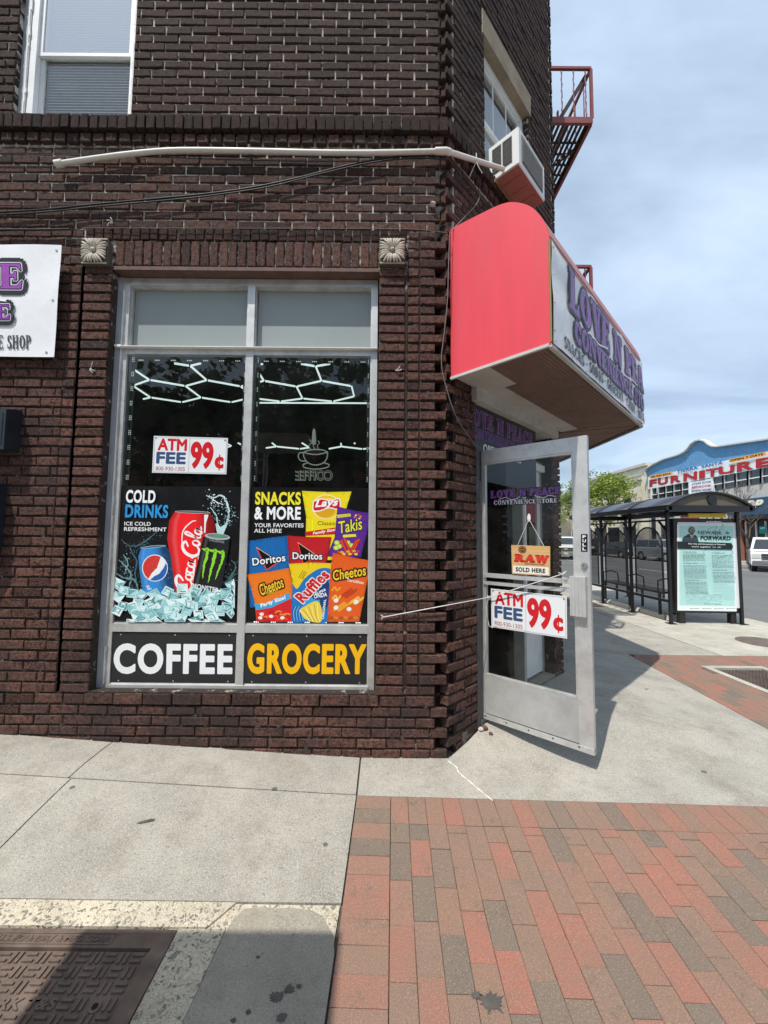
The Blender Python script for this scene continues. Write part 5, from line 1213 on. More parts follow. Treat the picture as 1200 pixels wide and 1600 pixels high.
b = MB(); dbox(b, .056, DW - st - .001, zr2 - .022, zr2 + .002, -.03, .03); b.build('push_bar', 'aluminium', dr)
b = MB(); dbox(b, .050, DW - st + .005, kz + .001, DH - tr_ - .001, -.004, .004); b.build('pane', 'door_glass', dr)
b = MB(); 
for (a, c_) in ((.056, .068), (DW - st - .013, DW - st - .001)): dbox(b, a, c_, kz + .001, zr2 - .024, -.018, .018); dbox(b, a, c_, zr1 + .016, DH - tr_ - .001, -.018, .018)
dbox(b, .068, DW - st - .013, kz + .001, kz + .014, -.018, .018); dbox(b, .068, DW - st - .013, DH - tr_ - .014, DH - tr_ - .001, -.018, .018)
b.build('glazing_bead', 'aluminium', dr)
h1 = dloc(900, 898); h2 = dloc(918, 964)
b = MB(); dbox(b, DW - st - .03, DW - .022, h2[1], h1[1] - .01, .024, .060)
for k in range(4): dbox(b, DW - st - .025 + k * .022, DW - st - .018 + k * .022, h2[1] + .004, h1[1] - .014, .0605, .064)
b.build('pull_guard', 'aluminium', dr)
lk = dloc(913, 883)
b = MB(); b.disc(DM @ Vector((lk[0], .034, lk[1])), dn, .020, .012, 20); b.disc(DM @ Vector((lk[0], .040, lk[1])), dn, .013, .006, 16); lc = b.build('lock', 'chrome', dr)
b = MB(); b.box(lk[0] - .003, lk[0] + .003, .0405, .0415, lk[1] - .008, lk[1] + .004, None, DM); b.build('keyhole', 'black_rubber', lc)
b = MB()
for z in (.14, 1.0, DH - .2): b.tube([DM @ Vector((-.008, 0, z)), DM @ Vector((-.008, 0, z + .12))], .012, 8)
b.build('hinge', 'aluminium_dull', dr)
# jamb post the door hangs on, closer arm
MB().box(.40, .452, .0, .05, zf - .05, 2.33, None, RC).build('door_jamb', 'jamb_dark', en)
b = MB(); b.bar(dp(739, 701, -.05), dp(762, 712, -.02), .03, .02); b.build('closer_arm', 'aluminium', dr)
MPd = lambda off: (lambda u, v: dp(u, v, off))
P_ = Print(MPd(.0235), dn, 1e-4); P_.rect(907.8, 834.5, 918, 862, '#0c0c0d')
for k, ch_ in enumerate('PULL'): P_.sans(ch_, (910.2, 841 + k * 6.3), (915.6, 841.2 + k * 6.3), (910.1, 836.2 + k * 6.3), '#f2f2f2', .03)
P_.build('pull_sticker', 'printed_vinyl', dr)
P_ = Print(MPd(.0055), dn, 1e-4)
Z3 = lambda x, y: (730 + x / 5.714, 620 + y / 5.714)
bl, br, tl = Z3(208, 906), Z3(836, 866), Z3(206, 842)
P_.serif('LOVE N PEACE', bl, br, tl, '#0c0a0e', .26, 1.7, 10); P_.serif('LOVE N PEACE', bl, br, tl, '#b184c9', .27, .25, 6); P_.serif('LOVE N PEACE', bl, br, tl, '#7d3a9b', .25)
bl, br, tl = Z3(238, 966), Z3(806, 944), Z3(237, 926)
P_.serif('CONVENIENCE STORE', bl, br, tl, '#0c0a0e', .26, 1.2, 8); P_.serif('CONVENIENCE STORE', bl, br, tl, '#e8e4ec', .30)
P_.stroke([Z3(*q) for q in curve([(282, 918), (340, 900), (400, 918), (450, 905), (470, 890)], 5)], .9, '#e8e4ec'); P_.stroke([Z3(*q) for q in curve([(600, 880), (680, 900), (730, 880), (790, 890)], 5)], .9, '#e8e4ec')
P_.build('glass_lettering', 'printed_vinyl', dr)
dc = [dp(*p, .030) for p in ((767, 919.6), (885.6, 932), (886, 998), (768, 979.6))]
atm(bil(*dc), dn, 'white ATM FEE sign with red 99 cents hung on the open shop door', .004)
# wooden hanging sign with its string and sucker
rw = empty('hanging_sign', dp(830, 875, .03), 'small wooden RAW SOLD HERE sign hanging by a string on the door glass', 'sign')
q = [dp(*p, .026) for p in ((798.8, 851.4), (859.5, 853.6), (859.5, 900.2), (800, 896.5))]
MB().prism(q, dn, .006).build('board', 'wood_sign', rw)
P_ = Print(bil(*q), dn, 1e-4)
P_.serif('RAW', (44, 176), (596, 178), (60, 104), '#8e2b14', .27, 9, 10); P_.serif('RAW', (44, 176), (596, 178), (60, 104), '#e0301e', .27, 4, 8)
P_.ell(190, 48, 68, 40, '#1c130c'); P_.ell(190, 48, 55, 32, '#c98b45'); P_.ell(190, 48, 46, 26, '#2a1a0e'); P_.sans('RAW', (158, 58), (222, 58), (158, 38), '#c98b45', .02)
P_.sans('SLOW BURNING PAPERS', (230, 206), (560, 208), (230, 190), '#3a2412', .02)
P_.rect(20, 224, 620, 306, '#efe9df'); P_.sans('SOLD HERE', (70, 290), (566, 290), (70, 240), '#15100c', .05)
P_.build('print', 'printed_vinyl', rw)
b = MB(); tp_ = dp(826.5, 811, .02); b.tube([tp_, dp(809, 851.5, .026)], .0022, 5); b.tube([tp_, dp(850, 853.5, .026)], .0022, 5); b.build('string', 'rope', rw)
b = MB(); c_ = dp(826.3, 809, .012)
b.prism([c_ + dd * (.012 * math.cos(t * .3927)) + Vector((0, 0, .031 * math.sin(t * .3927))) for t in range(16)], dn, .008); b.build('suction_cup', 'sign_white', rw)
# rope tying the door back to the brick pier
rp0 = onY(598, 964.5, -.012); rp1 = dp(766, 933, .05); rp2 = dp(882, 896, .075)
rope = empty('rope', rp0, 'thin white rope tied from the brick pier across to the shop door', 'rope')
l1 = [rp0.lerp(rp2, t / 14) + Vector((0, 0, -.03 * math.sin(math.pi * t / 14))) for t in range(15)]
rc0 = onY(694, 946.5, -.03)
l1 = [rp0.lerp(rc0, t / 5) for t in range(5)] + [rc0.lerp(rp1, t / 5) for t in range(6)] + [rp1.lerp(rp2, t / 6) for t in range(1, 7)]
MB().tube(l1, .0036, 6).build('line', 'rope', rope)
b = MB(); k0 = dp(764, 934, .05)
for s_ in range(3):
    rs = random.Random(s_); b.tube([k0 + Vector((rs.uniform(-.015, .015), rs.uniform(-.01, .01), rs.uniform(-.02, .02))) for _ in range(6)], .0035, 5)
b.tube([k0, dp(760, 945, .05), dp(761, 962, .05), dp(764, 978, .045), dp(770, 981, .04), dp(775, 976, .04)], .0028, 5)
b.tube([rp0 + Vector((.0, 0, 0)), rp0 + Vector((-.012, -.006, .018)), rp0 + Vector((.004, -.01, .01)), rp0 + Vector((-.01, -.004, -.012))], .003, 5)
b.build('knot', 'rope', rope)
b = MB(); b.tube([rp2 + Vector((.0, .02, .0)), rp2 + Vector((.02, .01, .015)), rp2 + Vector((-.02, .0, -.01)), rp2 + Vector((-.04, .0, .005))], .004, 5); b.build('rope_end', 'rope', rope)
# broken masonry at the foot of the jamb
rb2 = random.Random(2)
def rock(c_, r, name, m, **tg):
    bm = bmesh.new(); bmesh.ops.create_icosphere(bm, subdivisions=2, radius=r)
    for v in bm.verts: v.co = v.co * (1 + .35 * noise.noise(v.co * (2.5 / r) + Vector((r * 90, c_[0] * 9, 0)))); v.co.z *= .7
    me = bpy.data.meshes.new(name); bm.to_mesh(me); bm.free(); me.materials.append(MATS[m]); o = bpy.data.objects.new(name, me); COL.objects.link(o); o.location = c_; return tagp(o, **tg)
for i, (px, py, r, m) in enumerate([(745, 1112, .05, 'rubble'), (754, 1118, .035, 'soffit_white'), (742, 1132, .028, 'rubble'), (752, 1141, .024, 'rust_steel'), (762, 1146, .014, 'rust_steel'), (747, 1142, .02, 'soffit_white')]):
    p = onZ(px + (4 if i > 1 else 0), py + 4, .07); rock((p.x, p.y - .02, T(p.x, p.y - .02) + r * .35), r * 1.15, 'rubble', m, label=['large tan lump of broken masonry against the door jamb', 'pale broken lump beside the door hinge corner', 'tan crumb of masonry at the foot of the brick corner', 'rusty red stone chip on the pavement by the door', 'tiny rust coloured chip nearest the door sweep', 'small pale mortar chip beside the rusty stone'][i], cat='rubble')

# ================================================================== AWNING
AB = 2.770; AO = Vector((XR, 0, 0)) + Vector((S2, -S2, 0)) * 0 + Vector((S2, S2, 0)) * .055
prof = [(0, AB), (.745, AB)] + curve([(.745, 3.485), (.712, 3.60), (.635, 3.735), (.53, 3.835), (.42, 3.890), (.22, 3.925), (.0, 3.955)], 4)
n1_, n2_ = Vector((S2, -S2, 0)), Vector((1, 0, 0)); t1 = Vector((S2, S2, 0))
CR = Vector((XF, XF - XR, 0))
def off_pt(d):                                            # mitred corner of the two wall lines pushed out by d
    return CR + Vector((1, 0, 0)) * d + Vector((0, 1, 0)) * (d * math.tan(rad(22.5)))*-1
AEND = 3.6
def path(d, z): return [AO + n1_ * d + Vector((0, 0, z)), off_pt(d) + Vector((0, 0, z)), Vector((XF + d, AEND, z))]
aw = empty('awning', (1.4, .2, AB), 'red ended shop awning over the corner entrance with a white printed banner front', 'awning')
b = MB(); b.prism([AO + n1_ * d + Vector((0, 0, z)) for d, z in prof], -t1, .012); b.build('end_panel', 'red_awning', aw)
b = MB(); n = len(prof)
for i in range(1, n - 1):
    A, B_ = path(*prof[i]), path(*prof[i + 1]); 
    if i == 1: A = path(.743, AB); B_ = path(.743, 3.485)
    for k in range(2): b.add([A[k], A[k + 1], B_[k + 1], B_[k]], [(0, 1, 2, 3)], 0, i > 1)
b.build('cover', 'awning_pink', aw)
b = MB(); A, B_ = path(.012, AB + .03), path(.72, AB + .03)
for k in range(2): b.add([A[k], A[k + 1], B_[k + 1], B_[k]], [(0, 1, 2, 3)])
b.build('soffit_backing', 'soffit_white', aw)
# soffit: ribbed brown panels divided by seams, pale strip on the wall side
def soff(t0, t1_, d0, d1, m, rib):
    b = MB(); L = (off_pt(.7) - (AO + n1_ * .7)).length
    P0 = [AO + t1 * t0 + n1_ * d0, AO + t1 * t1_ + n1_ * d0, AO + t1 * t1_ + n1_ * d1, AO + t1 * t0 + n1_ * d1]
    z = AB + .010; b.prism([p + Vector((0, 0, z)) for p in P0], Vector((0, 0, -1)), .006)
    if rib:
        k = d0 + .02
        while k < d1 - .01: b.bar(AO + t1 * (t0 + .01) + n1_ * k + Vector((0, 0, z - .002)), AO + t1 * (t1_ - .01) + n1_ * k + Vector((0, 0, z - .002)), .008, .004); k += .024
    b.build('soffit_panel', m, aw)
Ls = (CR - AO).dot(t1)
soff(.03, .45, .02, .30, 'soffit_white', False); soff(.455, Ls, .02, .20, 'soffit_white', False); soff(.455, Ls, .205, .30, 'soffit_brown', True)
soff(.03, .85, .305, .70, 'soffit_brown', True); soff(.855, 1.55, .305, .70, 'soffit_brown', True); soff(1.555, Ls + .02, .305, .70, 'soffit_brown', True)
b = MB(); z = AB + .010
b.prism([Vector((CR.x + .02, CR.y + .03, z)), Vector((XF + .70, off_pt(.70).y - .0, z)), Vector((XF + .70, AEND, z)), Vector((XF + .02, AEND, z))], Vector((0, 0, -1)), .006); b.build('soffit_panel', 'soffit_brown', aw)
b = MB(); z = AB + .010
b.prism([CR + t1 * .02 + n1_ * .02 + Vector((0, 0, z)) + Vector((0, 0, 0)), AO + t1 * (Ls + .03) + n1_ * .70 + Vector((0, 0, z)), off_pt(.70) + Vector((-.01, -.02, z))], Vector((0, 0, -1)), .006); b.build('soffit_panel', 'soffit_brown', aw)
b = MB(); e = path(.735, AB)
b.bar(AO + Vector((0, 0, AB + .002)), e[0] + Vector((0, 0, .002)), .02, .02); b.bar(e[0], e[1], .025, .022); b.bar(e[1], e[2], .025, .022); b.build('edge_trim', 'cream_trim', aw)
# banner laced over the awning front
def abn(u, z, off): return AO + t1 * u + n1_ * (.745 + off) + Vector((0, 0, z))
bl_ = (off_pt(.745) - (AO + n1_ * .745)).length
bn = empty('awning_banner', abn(1, 3.1, .02), 'white vinyl banner with purple lettering laced to the awning front', 'banner')
wob = lambda u, z: .010 + .012 * noise.noise(Vector((u * 2.2, z * 3.1, 3))) + .008 * noise.noise(Vector((u * 7 + z * 3, z * 5, 1))) * (1 if u < .5 else .35)
def sheet(fn, nu, nv, name, m, parent):
    b = MB(); b.add([fn(i / nu, j / nv) for j in range(nv + 1) for i in range(nu + 1)], [(j * (nu + 1) + i, j * (nu + 1) + i + 1, (j + 1) * (nu + 1) + i + 1, (j + 1) * (nu + 1) + i) for j in range(nv) for i in range(nu)], 0, True); return b.build(name, m, parent)
ztop = lambda a: 3.470 - .045 * math.sin(math.pi * ((a * 3) % 1)) - .02
sheet(lambda a, c_: abn(.01 + a * (bl_ - .012), lerp(AB + .012, ztop(a), c_), wob(a * bl_, c_ * .7)), 60, 20, 'sheet', 'vinyl_white', bn)
def ab_map(u, v): return abn(u, v, .011 + wob(u, (v - AB) / .7 * .7) - .010 + .0035)
P_ = Print(ab_map, n1_, 4.5e-4)
def swoosh(Pr, pts, w_, c_): Pr.stroke(curve(pts, 5), w_, c_)
a0, a1 = .27, bl_ - .03
def arched(t, x0, x1, z0, h0, h1, col, grow=0, T_=.27, rise=0.0):
    G = serif(t, T_); offs = [(0, 0)] if not grow else [(grow * math.cos(k * .628), grow * math.sin(k * .628)) for k in range(10)]
    P_.k += 1
    for ox, oz in offs:
        P_.k += .12
        for q in G: P_.poly([(x0 + u * (x1 - x0) + ox, z0 + v * lerp(h0, h1, u) + rise * math.sin(math.pi * u) + oz) for u, v in q], col, False)
a1 = bl_ + .62 - .15
G_ = [('LOVE N PEACE', a0, bl_ - .02, 3.12, .24, .21)]
arched('SNACKS - SODAS - GROCERY - CANDY - MILK', .17, bl_ - .01, 2.81, .082, .082, '#3a3740', 0, .22)
for col, gr_, T_ in (('#4b4a54', .032, .27), ('#cfc3dc', .006, .27), ('#9468b0', 0, .24)):
    arched('LOVE N PEA', a0, bl_ - .015, 3.13, .275, .22, col, gr_, T_)
    arched('CONVENIENCE STO', a0 + .09, bl_ - .015, 2.93, .145, .125, col, gr_ * .8, T_)
swoosh(P_, [(.62, 3.08), (.72, 3.11), (.86, 3.09), (1.0, 3.115), (1.12, 3.14)], .014, '#e9e6ee'); swoosh(P_, [(1.52, 3.12), (1.7, 3.09), (1.9, 3.11), (2.08, 3.10)], .014, '#e9e6ee')
P_.build('print', 'printed_banner', bn)
b = MB()
for k in range(9): b.disc(abn(.03 + k * (bl_ - .05) / 8, AB + .03, .018), n1_, .008, .003, 10)
for k in range(4): b.disc(abn(.03, AB + .1 + k * .18, .018), n1_, .008, .003, 10)
b.build('grommets', 'chrome', bn)
b = MB(); b.bar(abn(.0, AB + .02, .0), abn(.0, 3.45, .0), .008, .01, (1, 0, 0)); b.build('end_bead', 'olive_bead', aw)

# ================================================================== AIR CONDITIONER
def cp(s, p, z): return RC @ Vector((s, -p, z))
as0, as1, az0, az1, ap = .672, 1.208, 4.755, 5.10, .266
ac = empty('air_conditioner', cp(1.0, 0, az0), 'white window air conditioner jutting out over the awning', 'air conditioner')
def acb(s0, s1, p0, p1, z0, z1, name, m, bv=0):
    o = MB().box(s0, s1, -p1, -p0, z0, z1, None, RC).build(name, m, ac); return bevel(o, bv) if bv else o
acb(as0, as1, -.14, ap, az0 + .004, az1, 'case', 'ac_white', .008); acb(as0 + .01, as1 - .01, -.1, ap - .008, az0 - .004, az0 + .003, 'underside', 'ac_under')
b = MB(); 
for x in (.05, .2, .35): b.box(as0 + .06 + x * .9, as0 + .12 + x * .9, -.24, -.06, az0 - .008, az0 - .0045, None, RC)
b.disc(cp(as1 - .1, ap - .08, az0 - .009), (0, 0, -1), .012, .002, 10); b.build('pressings', 'ac_under', ac)
for k in range(2):
    p0, p1 = .02 + k * .10, .02 + k * .10 + .088
    b = MB(); b.box(as0 - .006, as0 - .001, -p1, -p0, az0 + .06, az1 - .05, None, RC)
    for q in range(10): z = az0 + .07 + q * .023; b.box(as0 - .012, as0 - .0065, -p1 + .004, -p0 - .004, z, z + .006, None, RC)
    b.build('side_louvre', 'ac_fins', ac)
b = MB(); b.box(as0 + .05, as1 - .06, -ap - .006, -ap - .001, az0 + .05, az1 - .05, None, RC)
for q in range(28): x = as0 + .06 + q * .0148; b.box(x, x + .004, -ap - .012, -ap - .0065, az0 + .055, az1 - .055, None, RC)
b.build('rear_fins', 'ac_fins', ac)
MB().box(as0 - .02, as1 + .02, -.06, .1, az0 - .035, az0 - .006, None, RC).build('support_board', 'old_wood', ac)
MB().box(WO0 + .06, as0 - .004, .10, .12, az0, az1, None, RC).build('side_filler', 'grey_casing', ac)

# ================================================================== PIPE, CABLES, BANNER AND BITS ON THE FRONT
yp = -.045
pp = [onY(92, 256, yp), onY(150, 247.5, yp), onY(205, 240.5, yp), onY(262, 235.5, yp), onY(330, 235, yp), onY(420, 236.5, yp), onY(510, 238.5, yp), onY(600, 238.5, yp), onY(686, 236.5, yp), onY(697, 236, yp - .01)]
pend = cp(as0 - .01, .13, az0 + .035)
pr = empty('drain_pipe', pp[0], 'long cream plastic drain pipe running under the upper window to the air conditioner', 'pipe')
MB().tube(curve(pp, 3) + [pp[-1].lerp(pend, t / 4) for t in range(1, 5)], .019, 10).build('pipe', 'pvc', pr)
b = MB(); d = (pp[1] - pp[0]).normalized(); b.tube([pp[0] - d * .025, pp[0] + d * .03], .026, 12); b.build('end_fitting', 'pvc', pr)
b = MB(); d = Vector((1, 0, 0)); b.tube([pp[-2] - d * .03, pp[-1] + Vector((.0, 0, 0)), pp[-1] + (pend - pp[-1]).normalized() * .04], .0245, 12); b.build('elbow', 'pvc', pr)
b = MB(); b.disc(pp[0] - (pp[1] - pp[0]).normalized() * .026, -(pp[1] - pp[0]), .017, .001, 12); b.build('pipe_mouth', 'dark_void', pr)
b = MB()
for px, py in ((212, 240), (390, 236), (560, 238)): q = onY(px, py, -.02); b.bar(q + Vector((0, -.0, .028)), q + Vector((0, -.0, -.028)), .012, .05, (0, 1, 0))
b.build('strap', 'rust_steel', pr)
def cable(name, pts, r, m, label, y=-.03, sag=0):
    P = [onY(p[0], p[1], y) for p in pts]; return MB().tube(curve([tuple(q) for q in P], 5), r, 6).build(name, m, None, label=label, cat='cable')
cable('cable', [(-60, 334), (60, 328), (150, 319), (260, 309), (330, 302), (400, 292), (470, 277), (540, 259), (610, 246), (660, 243), (697, 244)], .007, 'black_rubber', 'upper of the two black cables looping up across the brickwork to the corner')
cable('cable', [(-60, 338), (60, 332), (160, 322), (270, 312), (330, 305.5), (420, 292), (500, 272), (580, 254), (650, 247), (697, 250)], .0055, 'black_rubber', 'lower black cable hugging the thicker one across the upper brickwork', -.036)
cable('cable', [(-40, 320), (100, 321), (240, 312), (300, 309), (366, 297)], .004, 'black_rubber', 'thin dark wire left of the cable crossing, above the banner', -.025)
cable('cable', [(-40, 241), (80, 242), (160, 243), (260, 246), (420, 251), (560, 252)], .0035, 'black_rubber', 'thin dark wire running just under the cream pipe', -.028)
cable('cable', [(-40, 359), (60, 359), (110, 358)], .008, 'black_rubber', 'short black cable ending above the left rosette', -.03)
cable('cable', [(128, 356), (300, 356.5), (500, 357), (640, 358), (700, 364)], .0025, 'cable_grey', 'thin grey wire along the top of the brick lintel band', -.02)
q = [onY(*p, -.012) for p in ((703, 362), (701, 410), (699, 470), (693, 530), (690, 555), (692, 585))] + [onP(*p, cp(.1, .035, 0), n1_) for p in ((708, 640), (722, 667), (737, 688), (745, 699))]
MB().tube(curve([tuple(v) for v in q], 5), .0035, 6).build('cable', 'cable_grey', None, label='grey cable hanging down the corner beside the red awning end to the door', cat='cable')
q = [onP(705, 361, cp(.1, .03, 0), n1_), onP(727, 338, cp(.1, .03, 0), n1_), onP(745, 318, cp(.1, .03, 0), n1_), onP(750, 303, cp(.1, .03, 0), n1_), onP(747, 295, cp(.1, .03, 0), n1_)]
MB().tube(curve([tuple(v) for v in q], 5), .0035, 6).build('cable', 'cable_grey', None, label='short looped wire rising from the awning top towards the air conditioner', cat='cable')
q0 = pp[-1].lerp(pend, .48); b = MB(); b.tube([q0 + Vector((0, -.02, .04)), q0 + Vector((0, -.03, 0)), q0 + Vector((0, -.02, -.04)), q0 + Vector((.0, .0, -.02))], .004, 5); b.tube([q0 + Vector((0, -.02, -.03)), q0 + Vector((-.03, -.02, -.10)), q0 + Vector((-.055, -.01, -.16))], .0025, 5); b.tube([q0 + Vector((0, -.02, -.03)), q0 + Vector((.02, -.02, -.08)), q0 + Vector((.05, -.01, -.12))], .004, 5)
b.build('wire_tie', 'rope', None, label='twisted wire tie holding the pipe below the air conditioner', cat='wire')
# bits of old fixings
def twig(px, py, seed, label):
    b = MB(); rs = random.Random(seed); p = onY(px, py, -.012)
    for k in range(3): a = rs.uniform(0, 6.28); b.tube([p, p + Vector((.02 * math.cos(a), -.012, .02 * math.sin(a))), p + Vector((.045 * math.cos(a + .4), -.006, .045 * math.sin(a + .4)))], .0035, 5)
    b.build('cut_wire', 'soffit_white', None, label=label, cat='wire')
twig(142, 575, 1, 'pale cut wire end on the brick pier left of the window'); twig(618, 579, 2, 'pale cut wire end on the brick pier right of the window'); twig(176, 349, 3, 'pale scrap of wire above the left rosette')
p = onY(676, 319, -.02); rock(tuple(p), .022, 'putty_lump', 'soffit_white', label='white lump of putty on the corner bricks above the awning end', cat='putty')
p = onY(295, 316, -.02); rock(tuple(p), .016, 'putty_lump', 'rubble', label='small pinkish lump stuck on the bricks over the left window bay', cat='putty')

# banner at the left edge
by = -.05; bx1 = onY(92.5, 470, by).x; bzb, bzt = onY(60, 558, by).z, onY(60, 385, by).z; bx0 = bx1 - 2.3
lb = empty('wall_banner', ((bx0 + bx1) / 2, by, bzb), 'white shop banner with purple lettering hung on the brick wall at the left', 'banner')
def lw(a, c_):
    e = min(a, 1 - a, .5); r = 1 - a
    f = .004 * math.sin(9 * (c_ + r * 2.2)) * math.exp(-r * 3) * c_ + .004 * noise.noise(Vector((a * 4, c_ * 2, 2))) 
    return f
def lbp(a, c_, off=0): return Vector((bx0 + a * (bx1 - bx0), by - .012 + lw(a, c_) - off, bzb + c_ * (bzt - bzb) + .004 * math.sin(math.pi * a * 1.5) * (1 - 2 * c_)))
sheet(lambda a, c_: lbp(a, c_), 90, 26, 'sheet', 'vinyl_white', lb)
def lmap(u, v): q = onY(u, v, by); a = (q.x - bx0) / (bx1 - bx0); c_ = (q.z - bzb) / (bzt - bzb); return lbp(a, c_, .004)
P_ = Print(lmap, (0, -1, 0), 4.5e-4)
P_.serif('SNACKS - SODAS - GROCERY - SMOKE SHOP', (-262, 547), (51.5, 546), (-262, 526), '#36343c', .20)
for col, g_, T_ in (('#16151b', 9.5, .28), ('#f2f0f4', 2.6, .28), ('#1b1820', 1.4, .27), ('#9a48ab', 0, .26)):
    P_.serif('LOVE N PEACE', (-390, 451), (41, 454), (-390, 413), col, T_, g_, 12)
for col, g_, T_ in (('#16151b', 8, .28), ('#f2f0f4', 2.2, .28), ('#1b1820', 1.2, .27), ('#8a2fa6', 0, .26)):
    P_.serif('CONVENIENCE STORE', (-400, 500), (22, 502), (-400, 477), col, T_, g_, 12)
P_.stroke(curve([(-60, 470), (-30, 462), (-5, 470), (15, 473)], 5), 3.2, '#f2f0f4')
P_.build('print', 'printed_banner', lb)
b = MB()
for a, c_ in ((.985, .95), (.985, .5), (.975, .04)): q = lbp(a, c_, .003); b.disc(q, (0, -1, 0), .009, .003, 10)
b.build('grommets', 'chrome', lb)
# dark boxes on the wall at the frame edge
q0 = onY(-60, 636, -.12); q1 = onY(28.5, 707, -.01)
b = MB(); zt_, zb_ = q0.z, q1.z
b.prism([(q0.x, 0, zt_ + .02), (q0.x, -.12, zt_ - .01), (q0.x, -.12, zb_), (q0.x, 0, zb_)], (-1, 0, 0), abs(q1.x - q0.x)); wb = b.build('meter_box', 'navy_box', None, label='dark navy metal box fixed to the brick wall below the banner', cat='wall box')
b.__init__(); b.box(q0.x + .02, q1.x - .02, -.123, -.1205, zb_ + .03, zt_ - .04); b.build('lid', 'navy_box', wb)
q2 = onY(9, 757, -.01); q3 = onY(0, 888, -.10)
b = MB(); b.prism([(q2.x, -.10, q2.z), (q2.x, -.10, q3.z + .12), (q2.x - .06, -.10, q3.z - .02), (q2.x - .35, -.10, q3.z - .02), (q2.x - .35, -.10, q2.z)], (0, -1, 0), .10)
wb2 = b.build('display_case', 'navy_box', None, label='black wall cabinet below the navy box at the left edge', cat='wall box')
b = MB(); b.bar((q2.x - .03, -.103, q2.z - .03), (q2.x - .33, -.103, q2.z - .03), .006, .006); b.build('hinge', 'chrome', wb2)

# ================================================================== FIRE ESCAPE on the side facade
def escape(z0, zr, y0, y1, label, xo):
    fe = empty('fire_escape', (XF, y0, z0), label, 'fire escape')
    b = MB(); X0_, X1_ = XF + .01, xo
    b.box(X0_, X1_, y0 - .02, y0 + .02, z0 - .09, z0); b.box(X1_ - .03, X1_ + .01, y0 + .02, y1, z0 - .09, z0); b.box(X0_, X1_ - .03, y1 - .04, y1, z0 - .09, z0); b.build('platform_frame', 'escape_red', fe)
    b = MB(); n = 13
    for k in range(n): x = X0_ + .05 + k * (X1_ - X0_ - .1) / (n - 1); b.bar((x, y0 + .02, z0 - .03), (x, y1 - .04, z0 - .03), .040, .008)
    k = y0 + .3
    while k < y1: b.bar((X0_, k, z0 - .042), (X1_ - .03, k, z0 - .042), .03, .012); k += .17
    b.build('platform_slats', 'escape_black', fe)
    b = MB(); b.bar((X0_, y0, zr), (X1_, y0, zr), .035, .035); b.bar((X1_, y0, zr), (X1_, y1, zr), .035, .035); b.bar((X1_, y0, z0), (X1_, y0, zr - .018), .035, .035, (1, 0, 0)); b.bar((X1_, y1, z0), (X1_, y1, zr - .018), .03, .03, (1, 0, 0)); b.bar((X0_ + (X1_ - X0_) * .45, y0, z0), (X0_ + (X1_ - X0_) * .45, y0, z0 + .1), .03, .02, (1, 0, 0)); b.build('railing', 'escape_red', fe)
    for k in range(5):
        x = X0_ + .12 + k * (X1_ - X0_ - .2) / 4
        MB().tube([(x + .004 * math.sin(t * 1.9), y0 + .004 * math.cos(t * 1.9), z0 + (zr - z0 - .02) * t / 16) for t in range(17)], [.011 if t % 2 else .007 for t in range(17)], 5).build('baluster', 'escape_red', fe)
    for k in range(8):
        y = y0 + .2 + k * .25
        if y < y1 - .05: MB().tube([(X1_, y, z0), (X1_, y, zr - .02)], .009, 5).build('baluster', 'escape_red', fe)
    b = MB(); b.bar((X0_ + (X1_ - X0_) * .48, y0 + .05, z0 + .0), (X1_ - .04, y0 + .05, zr - .04), .05, .02, (0, 1, 0)); b.bar((X0_, y0 + .9, z0 - .35), (X1_ - .08, y0 + .35, z0 - .10), .04, .03); b.build('brace', 'escape_black', fe)
E1 = onP(925, 185, (0, 0, 7.45), (0, 0, 1))
escape(E1.z, onP(921, 107.5, (0, E1.y, 0), (0, 1, 0)).z, E1.y, E1.y + 2.4, 'rust red iron fire escape balcony high on the side wall', E1.x)
E2z = onP(932, 417, (0, E1.y + .1, 0), (0, 1, 0)).z
escape(E2z - .95, E2z, E1.y + .1, E1.y + 2.5, 'lower fire escape balcony with its railing just showing over the awning', E1.x - .02)
# ================================================================== BUS SHELTER
sx0, sx1, sy0, sy1 = 5.36, 6.68, 4.52, 7.95
shl = empty('bus_shelter', (6.0, 6.2, 0), 'black metal bus shelter with barrel roof and arched side panels', 'bus shelter')
ez, rh = 2.185, .26
rx0, rx1, ry0, ry1 = 5.26, 6.80, 4.32, 8.1
def arc(t): x = rx0 + (rx1 - rx0) * t; return x, ez + rh * (1 - abs(2 * t - 1) ** 2.1) 
for k in range(3):                                        # roof in three curved skins
    ya, yb = ry0 + (ry1 - ry0) * k / 3 + .01, ry0 + (ry1 - ry0) * (k + 1) / 3 - .01
    b = MB(); n = 14; vs = []
    for y in (ya, yb):
        for t in range(n + 1): x, z = arc(t / n); vs.append((x, y, z + .02)); vs.append((x, y, z))
    m_ = 2 * (n + 1)
    fs = [(2 * i, 2 * i + 2, m_ + 2 * i + 2, m_ + 2 * i) for i in range(n)] + [(2 * i + 1, m_ + 2 * i + 1, m_ + 2 * i + 3, 2 * i + 3) for i in range(n)] + [(2 * i, 2 * i + 1, 2 * i + 3, 2 * i + 2) for i in range(n)] + [(m_ + 2 * i, m_ + 2 * i + 2, m_ + 2 * i + 3, m_ + 2 * i + 1) for i in range(n)]
    b.add(vs, fs, 0, True); b.build('roof_skin', 'shelter_roof', shl)
for k in range(4):
    b = MB(); y = ry0 + (ry1 - ry0) * k / 3; pts = [Vector((arc(t / 16)[0], y, arc(t / 16)[1] + .012)) for t in range(17)]
    for i in range(16): b.bar(pts[i], pts[i + 1], .03, .035)
    b.build('roof_rib', 'shelter_black', shl)
b = MB()
